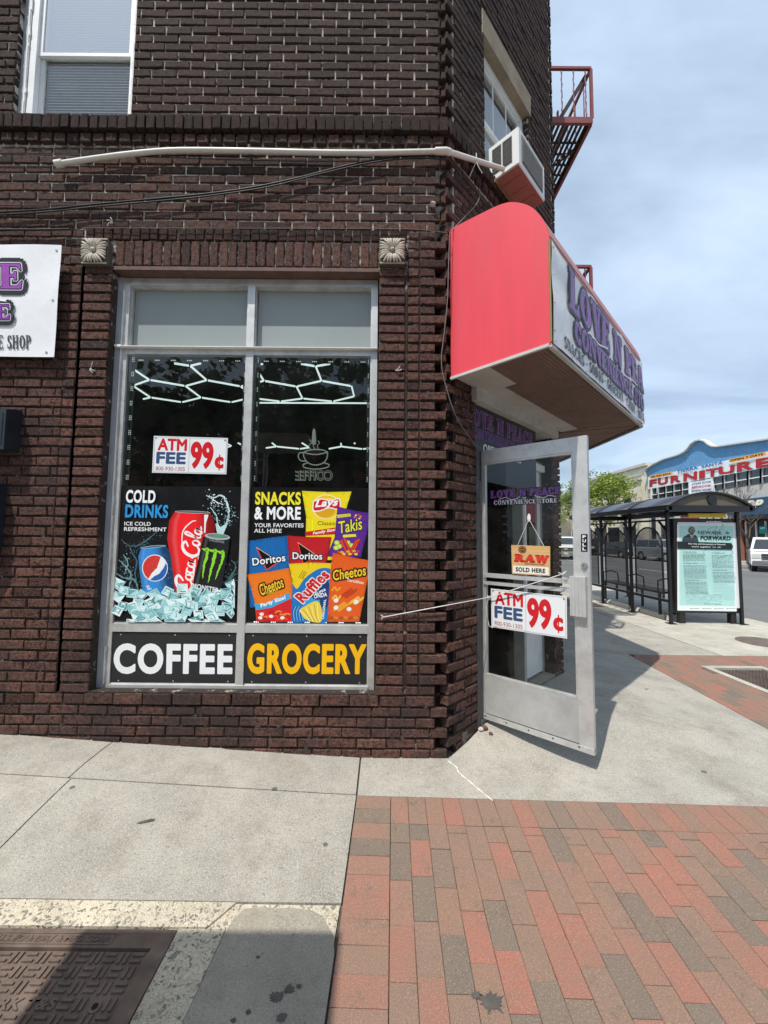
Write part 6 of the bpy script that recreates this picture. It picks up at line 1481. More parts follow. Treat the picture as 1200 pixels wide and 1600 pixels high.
for x in (rx0, rx1): b.box(x - .05, x + .05, ry0, ry1, ez - .06, ez + .02); b.box(x - .03, x + .07, ry0 - .02, ry1, ez + .02, ez + .035)
for y in (ry0, ry1 - .05): b.box(rx0, rx1, y, y + .06, ez - .085, ez + .03)
b.build('eaves_beam', 'shelter_black', shl)
pts = [(arc(t / 16)[0] * .98 + 6.03 * .02, ry0 + .03, arc(t / 16)[1] - .01) for t in range(17)]
gb = MB().prism(pts, (0, -1, 0), .02).build('gable_panel', 'shelter_gable', shl)
b = MB(); b.disc((6.07, ry0 + .0, ez + .14), (0, -1, 0), .085, .02, 20); b.build('round_emblem', 'shelter_black', gb)
ys = [sy0, sy0 + 1.12, sy0 + 2.24, sy1 - .06]
for y in ys:
    for x in (sx0, sx1):
        if x == sx1 and y in ys[1:3]: continue
        b = MB(); b.box(x - .024, x + .024, y - .024, y + .024, T(x, y) - .01, ez - .04); b.box(x - .07, x + .07, y - .07, y + .07, T(x, y) - .01, T(x, y) + .012); b.build('post', 'shelter_black', shl)
b = MB()
b.box(sx0 - .02, sx0 + .02, sy0, sy1, .40, .45); b.box(sx0 - .018, sx0 + .018, sy0, sy1, 1.93, 1.965)
for y in ys[:3]:
    b.bar((sx0, y + .035, 1.75), (sx0, y + .22, 1.93), .03, .03, (1, 0, 0)); b.bar((sx0, y + 1.085, 1.75), (sx0, y + .90, 1.93), .03, .03, (1, 0, 0))
b.build('side_rail', 'shelter_black', shl)
for y in ys[:3]:                                          # arched smoked panels
    y0, y1 = y + .16, y + .96; r = (y1 - y0) / 2; cy = (y0 + y1) / 2; zc = 1.45
    arcp = [(sx0, cy + r * math.cos(rad(a)), zc + r * .92 * math.sin(rad(a))) for a in range(0, 181, 12)]
    pts = [(sx0, y1, .46)] + arcp + [(sx0, y0, .46)]
    g = MB().prism([(p[0] + .004, p[1], p[2]) for p in pts], (1, 0, 0), .008).build('panel_glass', 'shelter_glass', shl)
    b = MB(); b.tube([Vector(p) for p in pts], .017, 6); b.build('arch_frame', 'shelter_black', g)
bn2 = MB(); bn2.box(5.75, 6.15, 5.3, 7.5, .46, .50); bench = bn2.build('bench_seat', 'shelter_black', shl)
b = MB()
for y in (5.4, 6.4, 7.4): b.box(5.78, 5.82, y, y + .04, .0, .46); b.box(6.08, 6.12, y, y + .04, .0, .46); b.tube([(5.76, y, .5), (5.76, y, .72), (5.95, y, .76), (6.12, y, .70), (6.14, y, .5)], .015, 6)
b.build('bench_frame', 'shelter_black', shl)
boxo('route_strip', 'sign_yellow', 5.72, 6.42, 4.46, 4.48, 2.00, 2.075, shl)
# advertising case at the near end
px0, px1, pz0_, pz1_ = 5.475, 6.73, .215, 1.985
ad_ = MB(); ad_.box(px0, px1, 4.53, 4.66, pz0_, pz1_); case = bevel(ad_.build('advert_case', 'shelter_black', shl), .012)
MB().box(px0 + .085, px1 - .075, 4.522, 4.529, pz0_ + .10, pz1_ - .075).build('advert_backing', 'sign_white', case)
b = MB(); b.box(px0 + .08, px0 + .18, 4.55, 4.64, -.01, pz0_); b.box(px1 - .22, px1 - .12, 4.55, 4.64, -.01, pz0_); b.box(px0 + .03, px0 + .23, 4.52, 4.67, -.01, .012); b.box(px1 - .27, px1 - .07, 4.52, 4.67, -.01, .012); b.build('feet', 'shelter_black', case)
PP = Print(lambda u, v: onY(1040 + u / 8.42, 790 + v / 8.42, 4.520), (0, -1, 0), 3e-4)
PP.poly([(150, 240), (908, 246), (935, 1392), (155, 1380)], '#eef6f4'); PP.poly([(180, 262), (885, 266), (912, 1325), (182, 1312)], '#b9e6e1')
for k in range(12): rs = random.Random(k); PP.stroke(curve([(200 + 40 * k, 1100 + rs.uniform(-40, 180)), (300 + 40 * k, 1150 + rs.uniform(-40, 60)), (420 + 30 * k, 1120 + rs.uniform(0, 150))], 5), 16, '#c6efea' if k % 2 else '#aedfd9')
# bust of a man in a suit, drawn in flat greys
PP.poly(curve([(216, 472), (222, 425), (268, 395), (302, 375), (385, 385), (420, 430), (432, 476)], 4), '#3a4a4c'); PP.poly([(312, 372), (345, 440), (372, 380), (360, 365)], '#e8eeee'); PP.poly([(338, 392), (352, 392), (350, 446), (342, 446)], '#26302f')
PP.ell(341, 325, 42, 50, '#6d6763'); PP.ell(347, 330, 30, 42, '#8a827c'); PP.poly([(310, 350), (372, 350), (362, 384), (338, 392), (318, 380)], '#6a625e'); PP.ell(331, 322, 6, 3, '#2a2624', n=8); PP.ell(358, 323, 6, 3, '#2a2624', n=8); PP.stroke([(332, 352), (346, 356), (360, 352)], 4, '#3d3431'); PP.stroke([(346, 326), (350, 342)], 4, '#5d544f'); PP.ell(300, 332, 6, 10, '#6d6763', n=8); PP.ell(383, 332, 5, 10, '#6d6763', n=8)
PP.sans('NEWARK', (424, 378), (740, 384), (424, 330), '#242c2e', -.004); PP.sans('FORWARD', (450, 450), (852, 456), (452, 398), '#141a1c', .035, .2)
PP.ell(806, 352, 40, 42, '#d9f0ec'); PP.ell(806, 352, 34, 36, '#a4dcd4'); PP.poly([(780, 372), (800, 335), (812, 352), (836, 360), (830, 375)], '#5d7c7a')
PP.poly([(148, 470), (858, 492), (882, 535), (862, 580), (150, 568)], '#242c2e')
PP.sans('The City and the people of Newark', (290, 516), (784, 526), (290, 492), '#e9f1ef', .02); PP.sans('work together for all.', (336, 552), (724, 560), (336, 530), '#e9f1ef', .02)
def para(x0, x1, y, n, hd):
    rs = random.Random(int(y)); PP.sans(hd, (x0, y), (x0 + (x1 - x0) * .62, y + 2), (x0, y - 16), '#1c2628', .03)
    for k in range(n):
        yy = y + 18 + k * 16; x = x0
        while x < x1 - 12: w_ = rs.uniform(10, 42); e_ = min(x + w_, x1 - rs.uniform(0, 20)); PP.rect(x, yy, max(e_, x + 4), yy + 5.5, '#4b6361'); x += w_ + 7
para(220, 515, 618, 6, 'An Empowered City'); para(220, 520, 766, 11, 'A Safer City'); para(222, 520, 986, 10, 'An Educated City'); para(553, 835, 630, 11, 'An Equitable City'); para(556, 850, 854, 9, 'A Collaborative City')
for pts in (curve([(470, 320), (530, 290), (600, 280), (560, 330), (580, 400), (585, 480)], 6), curve([(620, 330), (670, 250), (668, 300), (620, 340), (590, 420)], 6), curve([(425, 640), (430, 590), (520, 540), (600, 545)], 6), curve([(742, 560), (790, 600), (775, 640), (690, 660), (600, 695)], 6)): PP.stroke(pts, 4, '#20282a')
PP.stroke(curve([(468, 1258), (500, 1225), (530, 1200), (510, 1240), (560, 1235), (600, 1240), (660, 1248)], 5), 3, '#55706e'); PP.sans('MAYOR OF NEWARK', (428, 1282), (652, 1288), (428, 1270), '#22302f', .03)
for x in (250, 405, 560, 716): PP.rect(x, 1330, x + 12, 1342, '#3a4a4c'); PP.rect(x + 18, 1334, x + 115, 1340, '#7c8c8b')
PP.sans('at the library', (455, 222), (645, 226), (455, 208), '#dfe6e4', .02)
PP.build('advert_poster', 'printed_paper', None, label='pale green NEWARK FORWARD poster in the end case of the bus shelter', cat='poster')

# ================================================================== VEHICLES
def wheel(parent, x, y, r, M_, w_=.22):
    def V(p): return M_ @ Vector(p)
    o = MB().tube([V((x, y - w_ / 2, r)), V((x, y - w_ * .46, r)), V((x, y + w_ * .46, r)), V((x, y + w_ / 2, r))], [r * .93, r, r, r * .93], 20).build('wheel', 'tyre', parent)
    s = -1 if y < 0 else 1
    MB().tube([V((x, y + s * w_ * .40, r)), V((x, y + s * (w_ / 2 + .008), r))], [r * .62, r * .58], 16).build('rim', 'rim', o)
def car(loc, head, kind, paint, label, cat, group=None, L=4.7, W=1.85, Hh=1.5):
    M_ = Matrix.Translation(loc) @ Matrix.Rotation(head, 4, 'Z')
    root = empty('parked_car' if kind != 'pickup' else 'pickup_truck', loc, label, cat, group)
    h2, hw = L / 2, W / 2
    if kind == 'pickup': belt = Hh * .60; low = [(-h2, .45), (-h2, belt), (-h2 + .02, belt + .02), (h2 - 1.55, belt + .04), (h2 - .25, belt - .06), (h2 - .02, belt - .18), (h2, .42), (h2 - .1, .36), (-h2 + .1, .40)]; cab = [(-.55, belt), (-.50, Hh - .04), (-.35, Hh), (.55, Hh), (.75, Hh - .05), (1.35, belt)]
    elif kind == 'suv': belt = Hh * .60; low = [(-h2, .5), (-h2 + .03, belt), (h2 - 1.15, belt + .02), (h2 - .25, belt - .1), (h2, belt - .3), (h2, .35), (h2 - .1, .28), (-h2 + .1, .3)]; cab = [(-h2 + .08, belt), (-h2 + .28, Hh - .08), (-h2 + .5, Hh), (.3, Hh), (.55, Hh - .05), (1.15, belt)]
    else: belt = Hh * .60; low = [(-h2, .45), (-h2 + .05, belt - .02), (-h2 + .7, belt + .02), (h2 - 1.2, belt), (h2 - .3, belt - .14), (h2, belt - .32), (h2, .3), (h2 - .1, .22), (-h2 + .1, .25)]; cab = [(-h2 + .55, belt), (-h2 + 1.25, Hh - .05), (-h2 + 1.5, Hh), (.3, Hh), (.5, Hh - .04), (1.25, belt)]
    r = .40 if kind == 'pickup' else (.36 if kind == 'suv' else .32); wx = (-h2 + .95, h2 - .92)
    # body side profile with wheel arches, lofted over five stations across
    prof_ = [low[0]] + low[1:-2]
    bot = []
    zb = .34 if kind == 'pickup' else .26
    for cx in (wx[1], wx[0]): bot += [(cx + r * 1.16 * math.cos(rad(a)), r + r * 1.12 * math.sin(rad(a))) for a in range(-5, 186, 19)]
    prof_ = [p for p in low[:-2]] + [(h2 - .08, zb)] + bot + [(-h2 + .08, zb)]
    st_ = [(-1, .0), (-.985, .04), (-.5, .0)]
    b = MB(); n = len(prof_); ring = []
    for sy, ins in ((-1.0, .05), (-.965, .0), (.965, .0), (1.0, .05)):
        cx = 0; ring.append([(p[0] * (1 - ins * .12), sy * hw, p[1] - (ins * .7 if p[1] > belt - .3 else 0)) for p in prof_])
    vs = [M_ @ Vector(p) for rg in ring for p in rg]; fs = [(s_ * n + i, (s_ + 1) * n + i, (s_ + 1) * n + (i + 1) % n, s_ * n + (i + 1) % n) for s_ in range(3) for i in range(n)]
    tri_ = geometry.tessellate_polygon([[Vector((p[0], p[1], 0)) for p in prof_]])
    fs += [tuple(t) for t in tri_] + [tuple(3 * n + i for i in t) for t in tri_]
    b.add(vs, fs, 0, False); body = b.build('body', paint, root)
    bm = bmesh.new(); bm.from_mesh(body.data); bmesh.ops.recalc_face_normals(bm, faces=bm.faces[:]); bm.to_mesh(body.data); bm.free()
    # cabin: narrower at the roof
    b = MB(); m_ = len(cab); top = Hh
    def cw(z): return hw * (.97 - .17 * (z - belt) / (top - belt))
    vs = [M_ @ Vector((p[0], s_ * cw(p[1]), p[1])) for s_ in (-1, 1) for p in cab]; b.add(vs, [tuple(range(m_)), tuple(reversed(range(m_, 2 * m_)))] + [(i, m_ + i, m_ + i + 1, i + 1) for i in range(m_ - 1)], 0, False)
    cb_ = b.build('cabin', paint, root); bm = bmesh.new(); bm.from_mesh(cb_.data); bmesh.ops.recalc_face_normals(bm, faces=bm.faces[:]); bm.to_mesh(cb_.data); bm.free()
    # glass: set just proud
    def gq(name, pts, nrm):
        pts = [Vector(p) for p in pts]; nn = (pts[1] - pts[0]).cross(pts[2] - pts[0]).normalized()
        if nn.dot(Vector(nrm)) < 0: nn = -nn
        MB().prism([M_ @ (p + nn * .008) for p in pts], (M_.to_3x3() @ nn), .012).build(name, 'car_glass', root)
    f0, f1 = cab[-1], cab[-2]; k0 = .10
    lf = lambda t: (lerp(f0[0], f1[0], t), lerp(f0[1], f1[1], t))
    a, c_ = lf(.10), lf(.90); gq('windscreen', [(a[0], -cw(a[1]) + .10, a[1]), (a[0], cw(a[1]) - .10, a[1]), (c_[0], cw(c_[1]) - .12, c_[1]), (c_[0], -cw(c_[1]) + .12, c_[1])], (1, 0, .5))
    g0, g1 = cab[0], cab[1]; lf2 = lambda t: (lerp(g0[0], g1[0], t), lerp(g0[1], g1[1], t)); a, c_ = lf2(.15), lf2(.85)
    gq('rear_window', [(a[0], -cw(a[1]) + .12, a[1]), (a[0], cw(a[1]) - .12, a[1]), (c_[0], cw(c_[1]) - .12, c_[1]), (c_[0], -cw(c_[1]) + .12, c_[1])], (-1, 0, .5))
    zt1, zb1 = Hh - .10, belt + .06; xa, xb = lerp(cab[0][0], cab[1][0], .5) + .10, lerp(cab[-1][0], cab[-2][0], .15) - .10; xtb, xta = cab[-2][0] - .12, cab[1][0] + .12
    xm = (xa + xb) / 2
    for s_ in (-1, 1):
        y0_, y1_ = s_ * cw(zb1), s_ * cw(zt1)
        gq('side_window', [(xm + .04, y0_, zb1), (xb, y0_, zb1), (xtb, y1_, zt1), (xm + .04, y1_, zt1)], (0, s_, .2)); gq('side_window', [(xa, y0_, zb1), (xm - .04, y0_, zb1), (xm - .04, y1_, zt1), (xta, y1_, zt1)], (0, s_, .2))
        MB().box(xb - .25, xb - .13, s_ * hw - (.0 if s_ > 0 else .16), s_ * hw + (.16 if s_ > 0 else 0), zb1, zb1 + .14, None, M_).build('mirror', paint if kind != 'pickup' else 'grille', root)
        zl = belt - .20 if kind != 'pickup' else belt - .27
        hl = MB().box(h2 - .05, h2 + .012, s_ * (hw - .05) - (.34 if s_ > 0 else 0), s_ * (hw - .05) + (0 if s_ > 0 else .34), zl - .12, zl + .12, None, M_).build('headlight', 'headlight', root)
        MB().box(-h2 - .01, -h2 + .04, s_ * (hw - .05) - (.2 if s_ > 0 else 0), s_ * (hw - .05) + (0 if s_ > 0 else .2), belt - .30, belt - .05, None, M_).build('tail_light', 'car_red', root)
        for x in wx: wheel(root, x, s_ * (hw - .14), r, M_)
    zl = belt - .20 if kind != 'pickup' else belt - .27
    gr_ = MB().box(h2 - .03, h2 + .014, -hw + .42, hw - .42, zl - .20, zl + .14, None, M_).build('grille', 'grille', root)
    b = MB(); 
    for k in range(3 if kind == 'pickup' else 2): b.box(h2 + .014, h2 + .03, -hw + .42, hw - .42, zl - .17 + k * .12, zl - .13 + k * .12, None, M_)
    b.build('grille_bar', 'chrome', gr_)
    bp_ = MB().box(h2 - .05, h2 + .09, -hw + .05, hw - .05, .42, .62, None, M_).build('bumper', 'chrome' if kind == 'pickup' else paint, root); bevel(bp_, .03, 2)
    MB().box(h2 + .091, h2 + .10, -.16, .16, .46, .60, None, M_).build('number_plate', 'plate', bp_)
    if kind == 'pickup':
        MB().box(-h2 + .08, -.60, -hw + .1, hw - .1, belt + .02, belt + .028, None, M_).build('load_bed', 'grille', root)
        MB().box(h2 + .03, h2 + .045, -.12, .12, zl - .03, zl + .05, None, M_).build('badge', 'sign_yellow', gr_)
    return root
car((22.7, 19.9, ROADZ), rad(228), 'pickup', 'car_white', 'white pickup truck facing the camera beside the blue shop', 'pickup truck', L=5.6, W=2.0, Hh=1.90)
pt = onZ(893, 862, ROADZ)
car((15.8, 31.5, ROADZ), rad(250), 'pickup', 'car_white', 'distant white pickup truck seen through the edge of the door glass', 'pickup truck', L=5.6, W=2.0, Hh=1.90)
for i, (x, y, k, p, lab) in enumerate([(22.2, 39.5, 'suv', 'car_dark', 'dark parked car farthest up the street behind the shelter'), (22.2, 33.6, 'sedan', 'car_dark', 'dark parked car second from the far end behind the arched panels'), (22.2, 28.0, 'suv', 'car_silver', 'silver parked car seen through the middle arch of the shelter'), (22.2, 45.5, 'sedan', 'car_red', 'red parked car up the street beyond the dark ones'), (22.2, 52, 'suv', 'car_white', 'white parked car at the far end of the kerb row'), (22.2, 59, 'sedan', 'car_dark', 'dark parked car near the end of the street')]):
    car((x, y, ROADZ), rad(-90), k, p, lab, 'car', 'cars parked along the far kerb', Hh=1.75 if k == 'suv' else 1.46)
boxt = empty('box_truck', (19.0, 46, ROADZ), 'pale box truck parked up the street beyond the white pickup', 'truck')
boxo('cargo_box', 'stucco_grey', 17.7, 20.1, 45, 51, .9 + ROADZ, 3.5, boxt, bv=.03); boxo('cab', 'car_white', 17.8, 20.0, 43.2, 44.95, .6, 2.5, boxt, bv=.15)
b = MB(); b.box(17.95, 19.85, 43.18, 43.20, 1.55, 2.3); b.build('windscreen', 'car_glass', boxt)
for x in (17.85, 19.7):
    for y in (44, 49.5): MB().tube([(x, y, .33), (x + .25, y, .33)], .45, 16).build('wheel', 'tyre', boxt)

# ================================================================== FURNITURE STORE ACROSS THE STREET
FX = 28.0
sx = lambda px, py, off=0: onX(px, py, FX - off)
fs_ = empty('furniture_store', (FX, 24, 0), 'blue two storey furniture store with a humped parapet across the street', 'building')
yA = sx(1011, 740).y; yB = 8.0
par = [(1011, 745), (1010.5, 737), (1012, 733), (1025, 725), (1040, 718), (1056, 713.5), (1065, 710.5), (1073, 706), (1078, 701), (1083, 694), (1090, 689.5), (1097, 688), (1104, 690), (1110, 695), (1116, 698), (1124, 698.5), (1160, 693), (1200, 687.5), (1300, 672)]
P3 = [sx(*p) for p in par]
top = P3 + [Vector((FX, yB, P3[-1].z)), Vector((FX, yB, 6.0)), Vector((FX, P3[0].y, 6.0))]
MB().prism(top, (-1, 0, 0), .35).build('parapet', 'stucco_blue', fs_)
b = MB(); 
for i in range(len(P3) - 1): b.bar(P3[i] + Vector((-.02, 0, .04)), P3[i + 1] + Vector((-.02, 0, .04)), .5, .10)
b.build('coping', 'wall_trim', fs_)
b = MB(); b.box(FX + .36, FX + 14, yB, yA, -.1, 8.0); b.box(FX + .0, FX + .36, yA - .25, yA, 0, 6.0); b.build('block', 'stucco_grey', fs_)
# sign band
sg = empty('store_sign', sx(1100, 750, .3), 'long white FURNITURE sign board with red letters on the blue store', 'sign')
q = [sx(*p, .12) for p in ((1012.5, 746), (1275, 689), (1275, 716), (1012.5, 764.5))]
MB().prism(q, (-1, 0, 0), .11).build('board', 'sign_white', sg)
S_ = Print(lambda u, v: sx(1000 + u / 6, 680 + v / 6, .13), (-1, 0, 0), .003)
def flet(t, bl, br, tl, col, g_=0, bold=.05): S_.sans(t, bl, br, tl, col, bold, 0, g_)
# each letter grows towards the camera with the wall, so set them one by one
L8 = [('F', 90, 155, 484, 474, 425, 415), ('U', 170, 260, 468, 455, 404, 388), ('R', 290, 380, 450, 434, 385, 370), ('N', 412, 535, 432, 412, 362, 342), ('I', 560, 610, 408, 400, 338, 330), ('T', 628, 738, 396, 378, 325, 306), ('U', 745, 890, 372, 350, 300, 276), ('R', 918, 1070, 344, 318, 262, 238), ('E', 1098, 1230, 308, 288, 225, 200)]
for ch_, x0, x1, yb0, yb1, yt0, yt1 in L8:
    S_.sans(ch_, (x0, yb0), (x1, yb1), (x0, yt0), '#7a1c20', .03, 0, 2.5, 8); S_.sans(ch_, (x0, yb0), (x1, yb1), (x0, yt0), '#b83038', .03)
for t, bl, br, tl in (('TIERRA', (352, 358), (552, 318), (352, 328)), ('SANTA', (585, 312), (785, 272), (585, 282))): S_.sans(t, bl, br, tl, '#3e6ea5', .05)
S_.stroke([(762, 246), (775, 232)], 6, '#3e6ea5')
S_.poly([(98, 380), (310, 342), (314, 366), (102, 406)], '#f0a83c'); S_.sans('MUEBLERIA', (114, 402), (298, 368), (114, 384), '#2a1c10', .03)
S_.poly([(846, 226), (1190, 156), (1192, 186), (848, 256)], '#f0a83c'); S_.sans('OPEN 7 DAYS', (860, 250), (1168, 188), (860, 228), '#2a1c10', .04)
S_.build('lettering', 'printed_far', sg)
# second floor glazing with white mullions
b = MB(); q = [sx(*p, -.25) for p in ((1015, 782), (1080, 771), (1080, 752), (1015, 765))]
def glz(pxs, ytop, ybot, m='far_glass'):
    for i in range(len(pxs) - 1):
        a, c_ = pxs[i], pxs[i + 1]; w_ = MB().prism([sx(a, ybot(a), .02), sx(c_, ybot(c_), .02), sx(c_, ytop(c_), .02), sx(a, ytop(a), .02)], (-1, 0, 0), .03).build('window', m, fs_)
        bb = MB(); 
        for x in (a, c_): bb.bar(sx(x, ybot(x), .08), sx(x, ytop(x), .08), .16, .14, (1, 0, 0))
        mid = .45; bb.bar(sx(a, lerp(ybot(a), ytop(a), mid), .07), sx(c_, lerp(ybot(c_), ytop(c_), mid), .07), .08, .08); bb.build('mullion', 'sign_white', w_)
yt = lambda x: 764.5 - (x - 1012.5) * .1835; yb_ = lambda x: 783 - (x - 1012) * .155
MB().prism([sx(1012, 800), sx(1012, 760), sx(1275, 715), sx(1275, 790)], (-1, 0, 0), .02).build('upper_wall', 'wall_trim', fs_)
glz([1018, 1028, 1040, 1052.5, 1065.5, 1078], yt, yb_); glz([1113, 1131, 1150, 1169.5, 1190, 1212], yt, yb_)
bl2 = Print(lambda u, v: sx(1000 + u / 6, 680 + v / 6, .10), (-1, 0, 0), .003)
bl2.poly([(468, 440), (680, 404), (716, 560), (470, 575)], '#e8eaec')
for i, t in enumerate(('LIVING ROOM', 'BEDROOM', 'DINING ROOM', 'MATTRESSES')): y = 466 + i * 32; bl2.sans(t, (488, y + 4), (662, y - 20 + i * 4), (488, y - 16), ['#3c5f93', '#c03038'][i % 2], .03)
bl2.build('window_banner', 'printed_far', None, label='white banner listing room furniture between the store windows', cat='banner')
# blue shop fascia, ground floor
q = [sx(*p, .5) for p in ((1136, 783), (1290, 765), (1290, 800), (1136, 806))]
MB().prism(q, (-1, 0, 0), .5).build('shop_fascia', 'band_blue', fs_)
q = [sx(*p, .55) for p in ((1150, 806), (1290, 801), (1290, 806), (1150, 812))]; MB().prism(q, (-1, 0, 0), .6).build('fascia_rail', 'far_dark', fs_)
S_ = Print(lambda u, v: sx(1080 + u / 10, 780 + v / 10, .51), (-1, 0, 0), .004)
for t, x in (('B', 700), ('B', 820), ('P', 960)):
    S_.sans(t, (x, 160 - (x - 700) * .05), (x + 150, 150 - (x - 700) * .05), (x + 30, 40 - (x - 700) * .08), '#e8dcc0', .03, .3, 8, 8); S_.sans(t, (x, 160 - (x - 700) * .05), (x + 150, 150 - (x - 700) * .05), (x + 30, 40 - (x - 700) * .08), '#f6f0e2', .03, .3)
S_.build('fascia_lettering', 'printed_far', fs_)
zf_ = sx(1160, 812).z
b = MB(); b.box(FX + .1, FX + .34, yB, yA, .0, 6.0); b.build('shop_front', 'far_dark', fs_)
for px in (1156, 1100, 1060, 1030):
    y = sx(px, 840).y; boxo('pier', 'brick_far' if px == 1156 else 'wall_trim', FX - .12, FX + .09, y - .25, y + .25, 0, 4.2, fs_)
for px in (1166, 1182, 1197): q = sx(px, 840); boxo('door_post', 'wall_trim', FX - .02, FX + .08, q.y - .05, q.y + .05, 0, 3.0, fs_)
S_ = Print(lambda u, v: sx(1080 + u / 10, 780 + v / 10, .12), (-1, 0, 0), .004)
S_.poly([(1062, 425), (1178, 415), (1180, 530), (1065, 540)], '#1f8a86'); S_.sans('ABIERTO', (1080, 470), (1160, 464), (1080, 440), '#d8efee', .02)
S_.build('green_notice', 'printed_far', None, label='small teal notice in the shop doorway behind the white pickup', cat='sign')
# ground floor fronts under the glazing
for i, (a, c_) in enumerate(((1030, 1058), (1062, 1098), (1104, 1150))):
    y0, y1 = sx(c_, 830).y, sx(a, 830).y; boxo('shop_window', 'far_glass', FX + .02, FX + .08, y0 + .2, y1 - .2, .5, 2.9, fs_); boxo('shop_shutter', 'car_red' if i == 1 else 'wall_trim', FX - .02, FX + .05, y0 + .2, y1 - .2, 3.0, 3.7, fs_)
# cream building beyond
cr_ = empty('cream_building', (FX, 50, 0), 'pale cream two storey building beyond the blue furniture store', 'building')
y0, y1 = yA + .1, sx(889, 800).y
zc = sx(1005, 724).z
b = MB(); b.box(FX + .2, FX + 12, y0, y1, 0, zc - .3); b.build('wall', 'stucco_cream', cr_)
b = MB(); b.box(FX - .1, FX + 12, y0, y1, zc - .3, zc); b.build('cornice', 'wall_trim', cr_)
b = MB(); b.box(FX + .0, FX + .2, y0 + 1, y1 - 8, zc - 1.7, zc - 1.45); b.box(FX + .05, FX + .2, y0 + 1, y1 - 8, zc - 1.2, zc - 1.1); b.build('string_course', 'wall_trim', cr_)
for k in range(9):
    y = y0 + 3.0 + k * 3.1
    if y < y1 - 2: w_ = boxo('window', 'far_glass', FX + .14, FX + .22, y, y + 1.3, 4.4, 6.3, cr_); boxo('sill', 'wall_trim', FX + .05, FX + .2, y - .1, y + 1.4, 4.25, 4.4, w_); boxo('shop_window', 'far_dark', FX + .12, FX + .22, y - .7, y + 1.5, .5, 3.0, cr_)
g2 = empty('grey_building', (FX, 78, 0), 'low pale building at the far end of the street', 'building')
boxo('wall', 'stucco_cream', FX - 1, FX + 10, y1 + .5, y1 + 18, 0, zc - 1.6, g2); boxo('parapet', 'wall_trim', FX - 1.1, FX + 10, y1 + .5, y1 + 18, zc - 1.6, zc - 1.3, g2)
for k in range(5): boxo('window', 'far_glass', FX - 1.04, FX - .96, y1 + 2 + k * 3.2, y1 + 3.4 + k * 3.2, 4.0, 5.6, g2)
# end of the street so the horizon is closed
for i, (x0, x1, y, h, m) in enumerate(((-20, 0, 120, 9, 'brick_far'), (30, 60, 130, 10, 'stucco_grey'), (2, 28, 150, 7, 'stucco_cream'))):
    e = empty('distant_building', ((x0 + x1) / 2, y, 0), ['dark brick block far behind the corner building', 'grey block far down the street on the right', 'cream block closing the far end of the street'][i], 'building')
    boxo('wall', m, x0, x1, y, y + 10, -.1, h, e)
    for k in range(int((x1 - x0) / 3)):
        for j in range(2): boxo('window', 'far_glass', x0 + 1 + k * 3, x0 + 2.2 + k * 3, y - .04, y + .02, 1.5 + j * 3, 3.2 + j * 3, e)

# ================================================================== TREES
def tree(loc, H_, R, name, label, nleaf, leafm, seed, leaf=.16, trunk_r=.11, bare=False, cat='tree', group=None, zc=.62):
    rs = random.Random(seed); root = empty(name, loc, label, cat, group); L0 = Vector(loc)
    b = MB(); tips = []
    def limb(p, d, l, r, dep):
        pts = [p]; n = 4
        for k in range(n): d = (d + Vector((rs.uniform(-.18, .18), rs.uniform(-.18, .18), rs.uniform(-.02, .14)))).normalized(); p = p + d * (l / n); pts.append(p)
        b.tube(pts, [r * (1 - .5 * k / n) for k in range(n + 1)], 6 if dep < 2 else 4, cap=False)
        if dep >= (4 if bare else 3): tips.append(p); return
        for k in range(3 if dep < 2 else rs.choice((2, 3))):
            a = rs.uniform(0, 6.28); q = (d + Vector((math.cos(a), math.sin(a), rs.uniform(.0, .5))) * rs.uniform(.5, .95)).normalized()
            s_ = rs.uniform(.35, 1); limb(pts[2].lerp(pts[4], s_), q, l * rs.uniform(.55, .78), r * .52, dep + 1)
        tips.append(p)
    tr0 = H_ * .34
    b.tube([L0 + Vector((0, 0, -.1)), L0 + Vector((.03, 0, tr0 * .5)), L0 + Vector((.0, .03, tr0))], [trunk_r * 1.15, trunk_r, trunk_r * .85], 9, cap=False)
    for k in range(4): a = k * 1.6 + rs.uniform(-.4, .4); limb(L0 + Vector((0, 0, tr0 * rs.uniform(.82, 1.0))), Vector((math.cos(a) * .6, math.sin(a) * .6, .9)).normalized(), H_ * .26, trunk_r * .6, 0)
    b.build('trunk', 'bark', root)
    if bare and not nleaf: return root
    fl = MB(); fl.rnd = []
    cl = [(t, rs.uniform(.35, .65)) for t in tips] 
    for i in range(len(tips) // 2):
        a = rs.uniform(0, 6.28); q = R * math.sqrt(rs.random()); cl.append((L0 + Vector((q * math.cos(a), q * math.sin(a), H_ * zc + rs.uniform(-.30, .34) * H_ * (1 - .5 * (q / R) ** 2))), rs.uniform(.3, .6)))
    for i in range(nleaf):
        c_, rr = rs.choice(cl); p = c_ + Vector((rs.gauss(0, rr * .55), rs.gauss(0, rr * .55), rs.gauss(0, rr * .45)))
        u = Vector((rs.uniform(-1, 1), rs.uniform(-1, 1), rs.uniform(-.6, .6))).normalized(); v = u.cross(Vector((rs.uniform(-1, 1), rs.uniform(-1, 1), rs.uniform(-1, 1)))).normalized(); s_ = leaf * rs.uniform(.6, 1.2)
        fl.add([p - u * s_ * .5, p + v * s_ * .3, p + u * s_ * .5, p - v * s_ * .3], [(0, 1, 2, 3)]); g_ = rs.random(); fl.rnd += [g_] * 4
    o = fl.build('crown', leafm, root); tagp(o, kind='stuff'); return root
tp1 = onX(945, 800, 24.4)
tree((24.4, tp1.y, 0), 9.6, 3.0, 'street_tree', 'fresh green street tree rising behind the bus shelter roof', 5200, 'leaf_spring', 1, .30, .14)
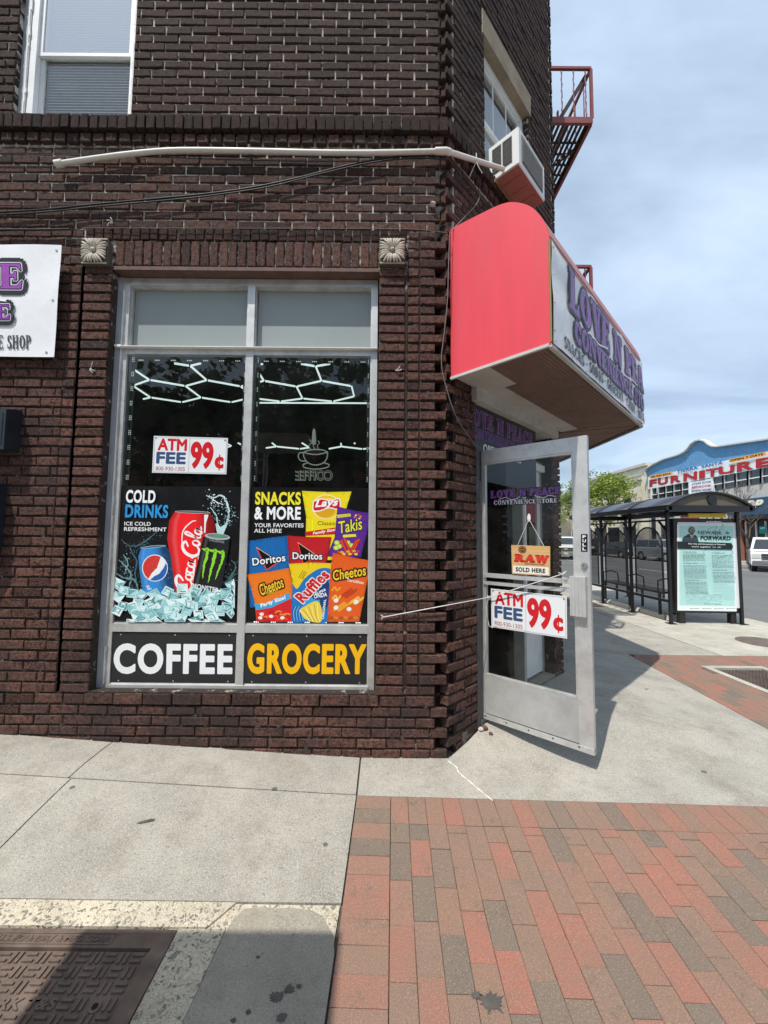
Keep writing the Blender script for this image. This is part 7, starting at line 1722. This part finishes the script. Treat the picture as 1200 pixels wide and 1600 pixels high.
tree((24.4, onX(905, 800, 24.4).y, 0), 9.4, 3.0, 'street_tree', 'fresh green street tree farther up the street beside the door edge', 4200, 'leaf_spring', 2, .32, .14)
tree((24.4, onX(885, 800, 24.4).y + 6, 0), 9.0, 3.0, 'street_tree', 'hazy green street tree seen through the door glass', 3000, 'leaf_spring', 3, .34, .14)
tree((24.2, onX(1128, 800, 24.2).y, 0), 6.6, 2.2, 'bare_tree', 'leafless street tree in front of the furniture store sign', 0, 'leaf_spring', 12, .2, .11, True)
tree((24.2, onX(1165, 800, 24.2).y, 0), 5.4, 2.0, 'bare_tree', 'smaller leafless tree before the blue shop fascia', 0, 'leaf_spring', 15, .2, .09, True)
# across the front street, behind the photographer: they darken the window reflections
for i, (x, y, h, n) in enumerate([(-6.5, -17.0, 11, 9000), (-1.8, -15.5, 10, 9000), (-11.5, -16, 10, 6000), (3.4, -17, 9.5, 2600)]):
    tree((x, y, 0), h, 4.2, 'shade_tree', ['tall dark shade tree across the front street, second from the left', 'tall dark shade tree across the front street opposite the window', 'tall dark shade tree across the front street, leftmost', 'sparse shade tree across the front street, rightmost'][i], n, 'leaf_dark', 20 + i, .42, .22, cat='tree', zc=.66)
hb = empty('row_house', (-4, -27, 0), 'brick row house across the front street behind the photographer', 'building')
boxo('wall', 'brick_far', -22, 12, -30, -26, -.1, 8.5, hb)
for k in range(10):
    for j in range(2): boxo('window', 'far_glass', -21 + k * 3.3, -19.8 + k * 3.3, -26.02, -25.9, 1.4 + j * 3.4, 3.2 + j * 3.4, hb)
# made-up canopy on a post, unseen behind the camera, added to shadow the vault cover
hs_ = 3.0; ka = (.311 * hs_, .411 * hs_)
c0 = onZ(529, 1463, 0); c2 = onZ(80, 1520, 0)
sb = empty('shadow_caster', (c0.x - ka[0] - .5, c0.y - ka[1] - .5, 0), 'made-up flat panel on a post behind the photographer, added to cast a shadow', 'shadow caster')
boxo('roof', 'aluminium_dull', c2.x - ka[0], c0.x - ka[0], c0.y - ka[1] - 1.2, c0.y - ka[1], hs_, hs_ + .04, sb)
MB().tube([(c2.x - ka[0] + .1, c0.y - ka[1] - 1.1, 0), (c2.x - ka[0] + .1, c0.y - ka[1] - 1.1, hs_)], .04, 8).build('post', 'chrome', sb)
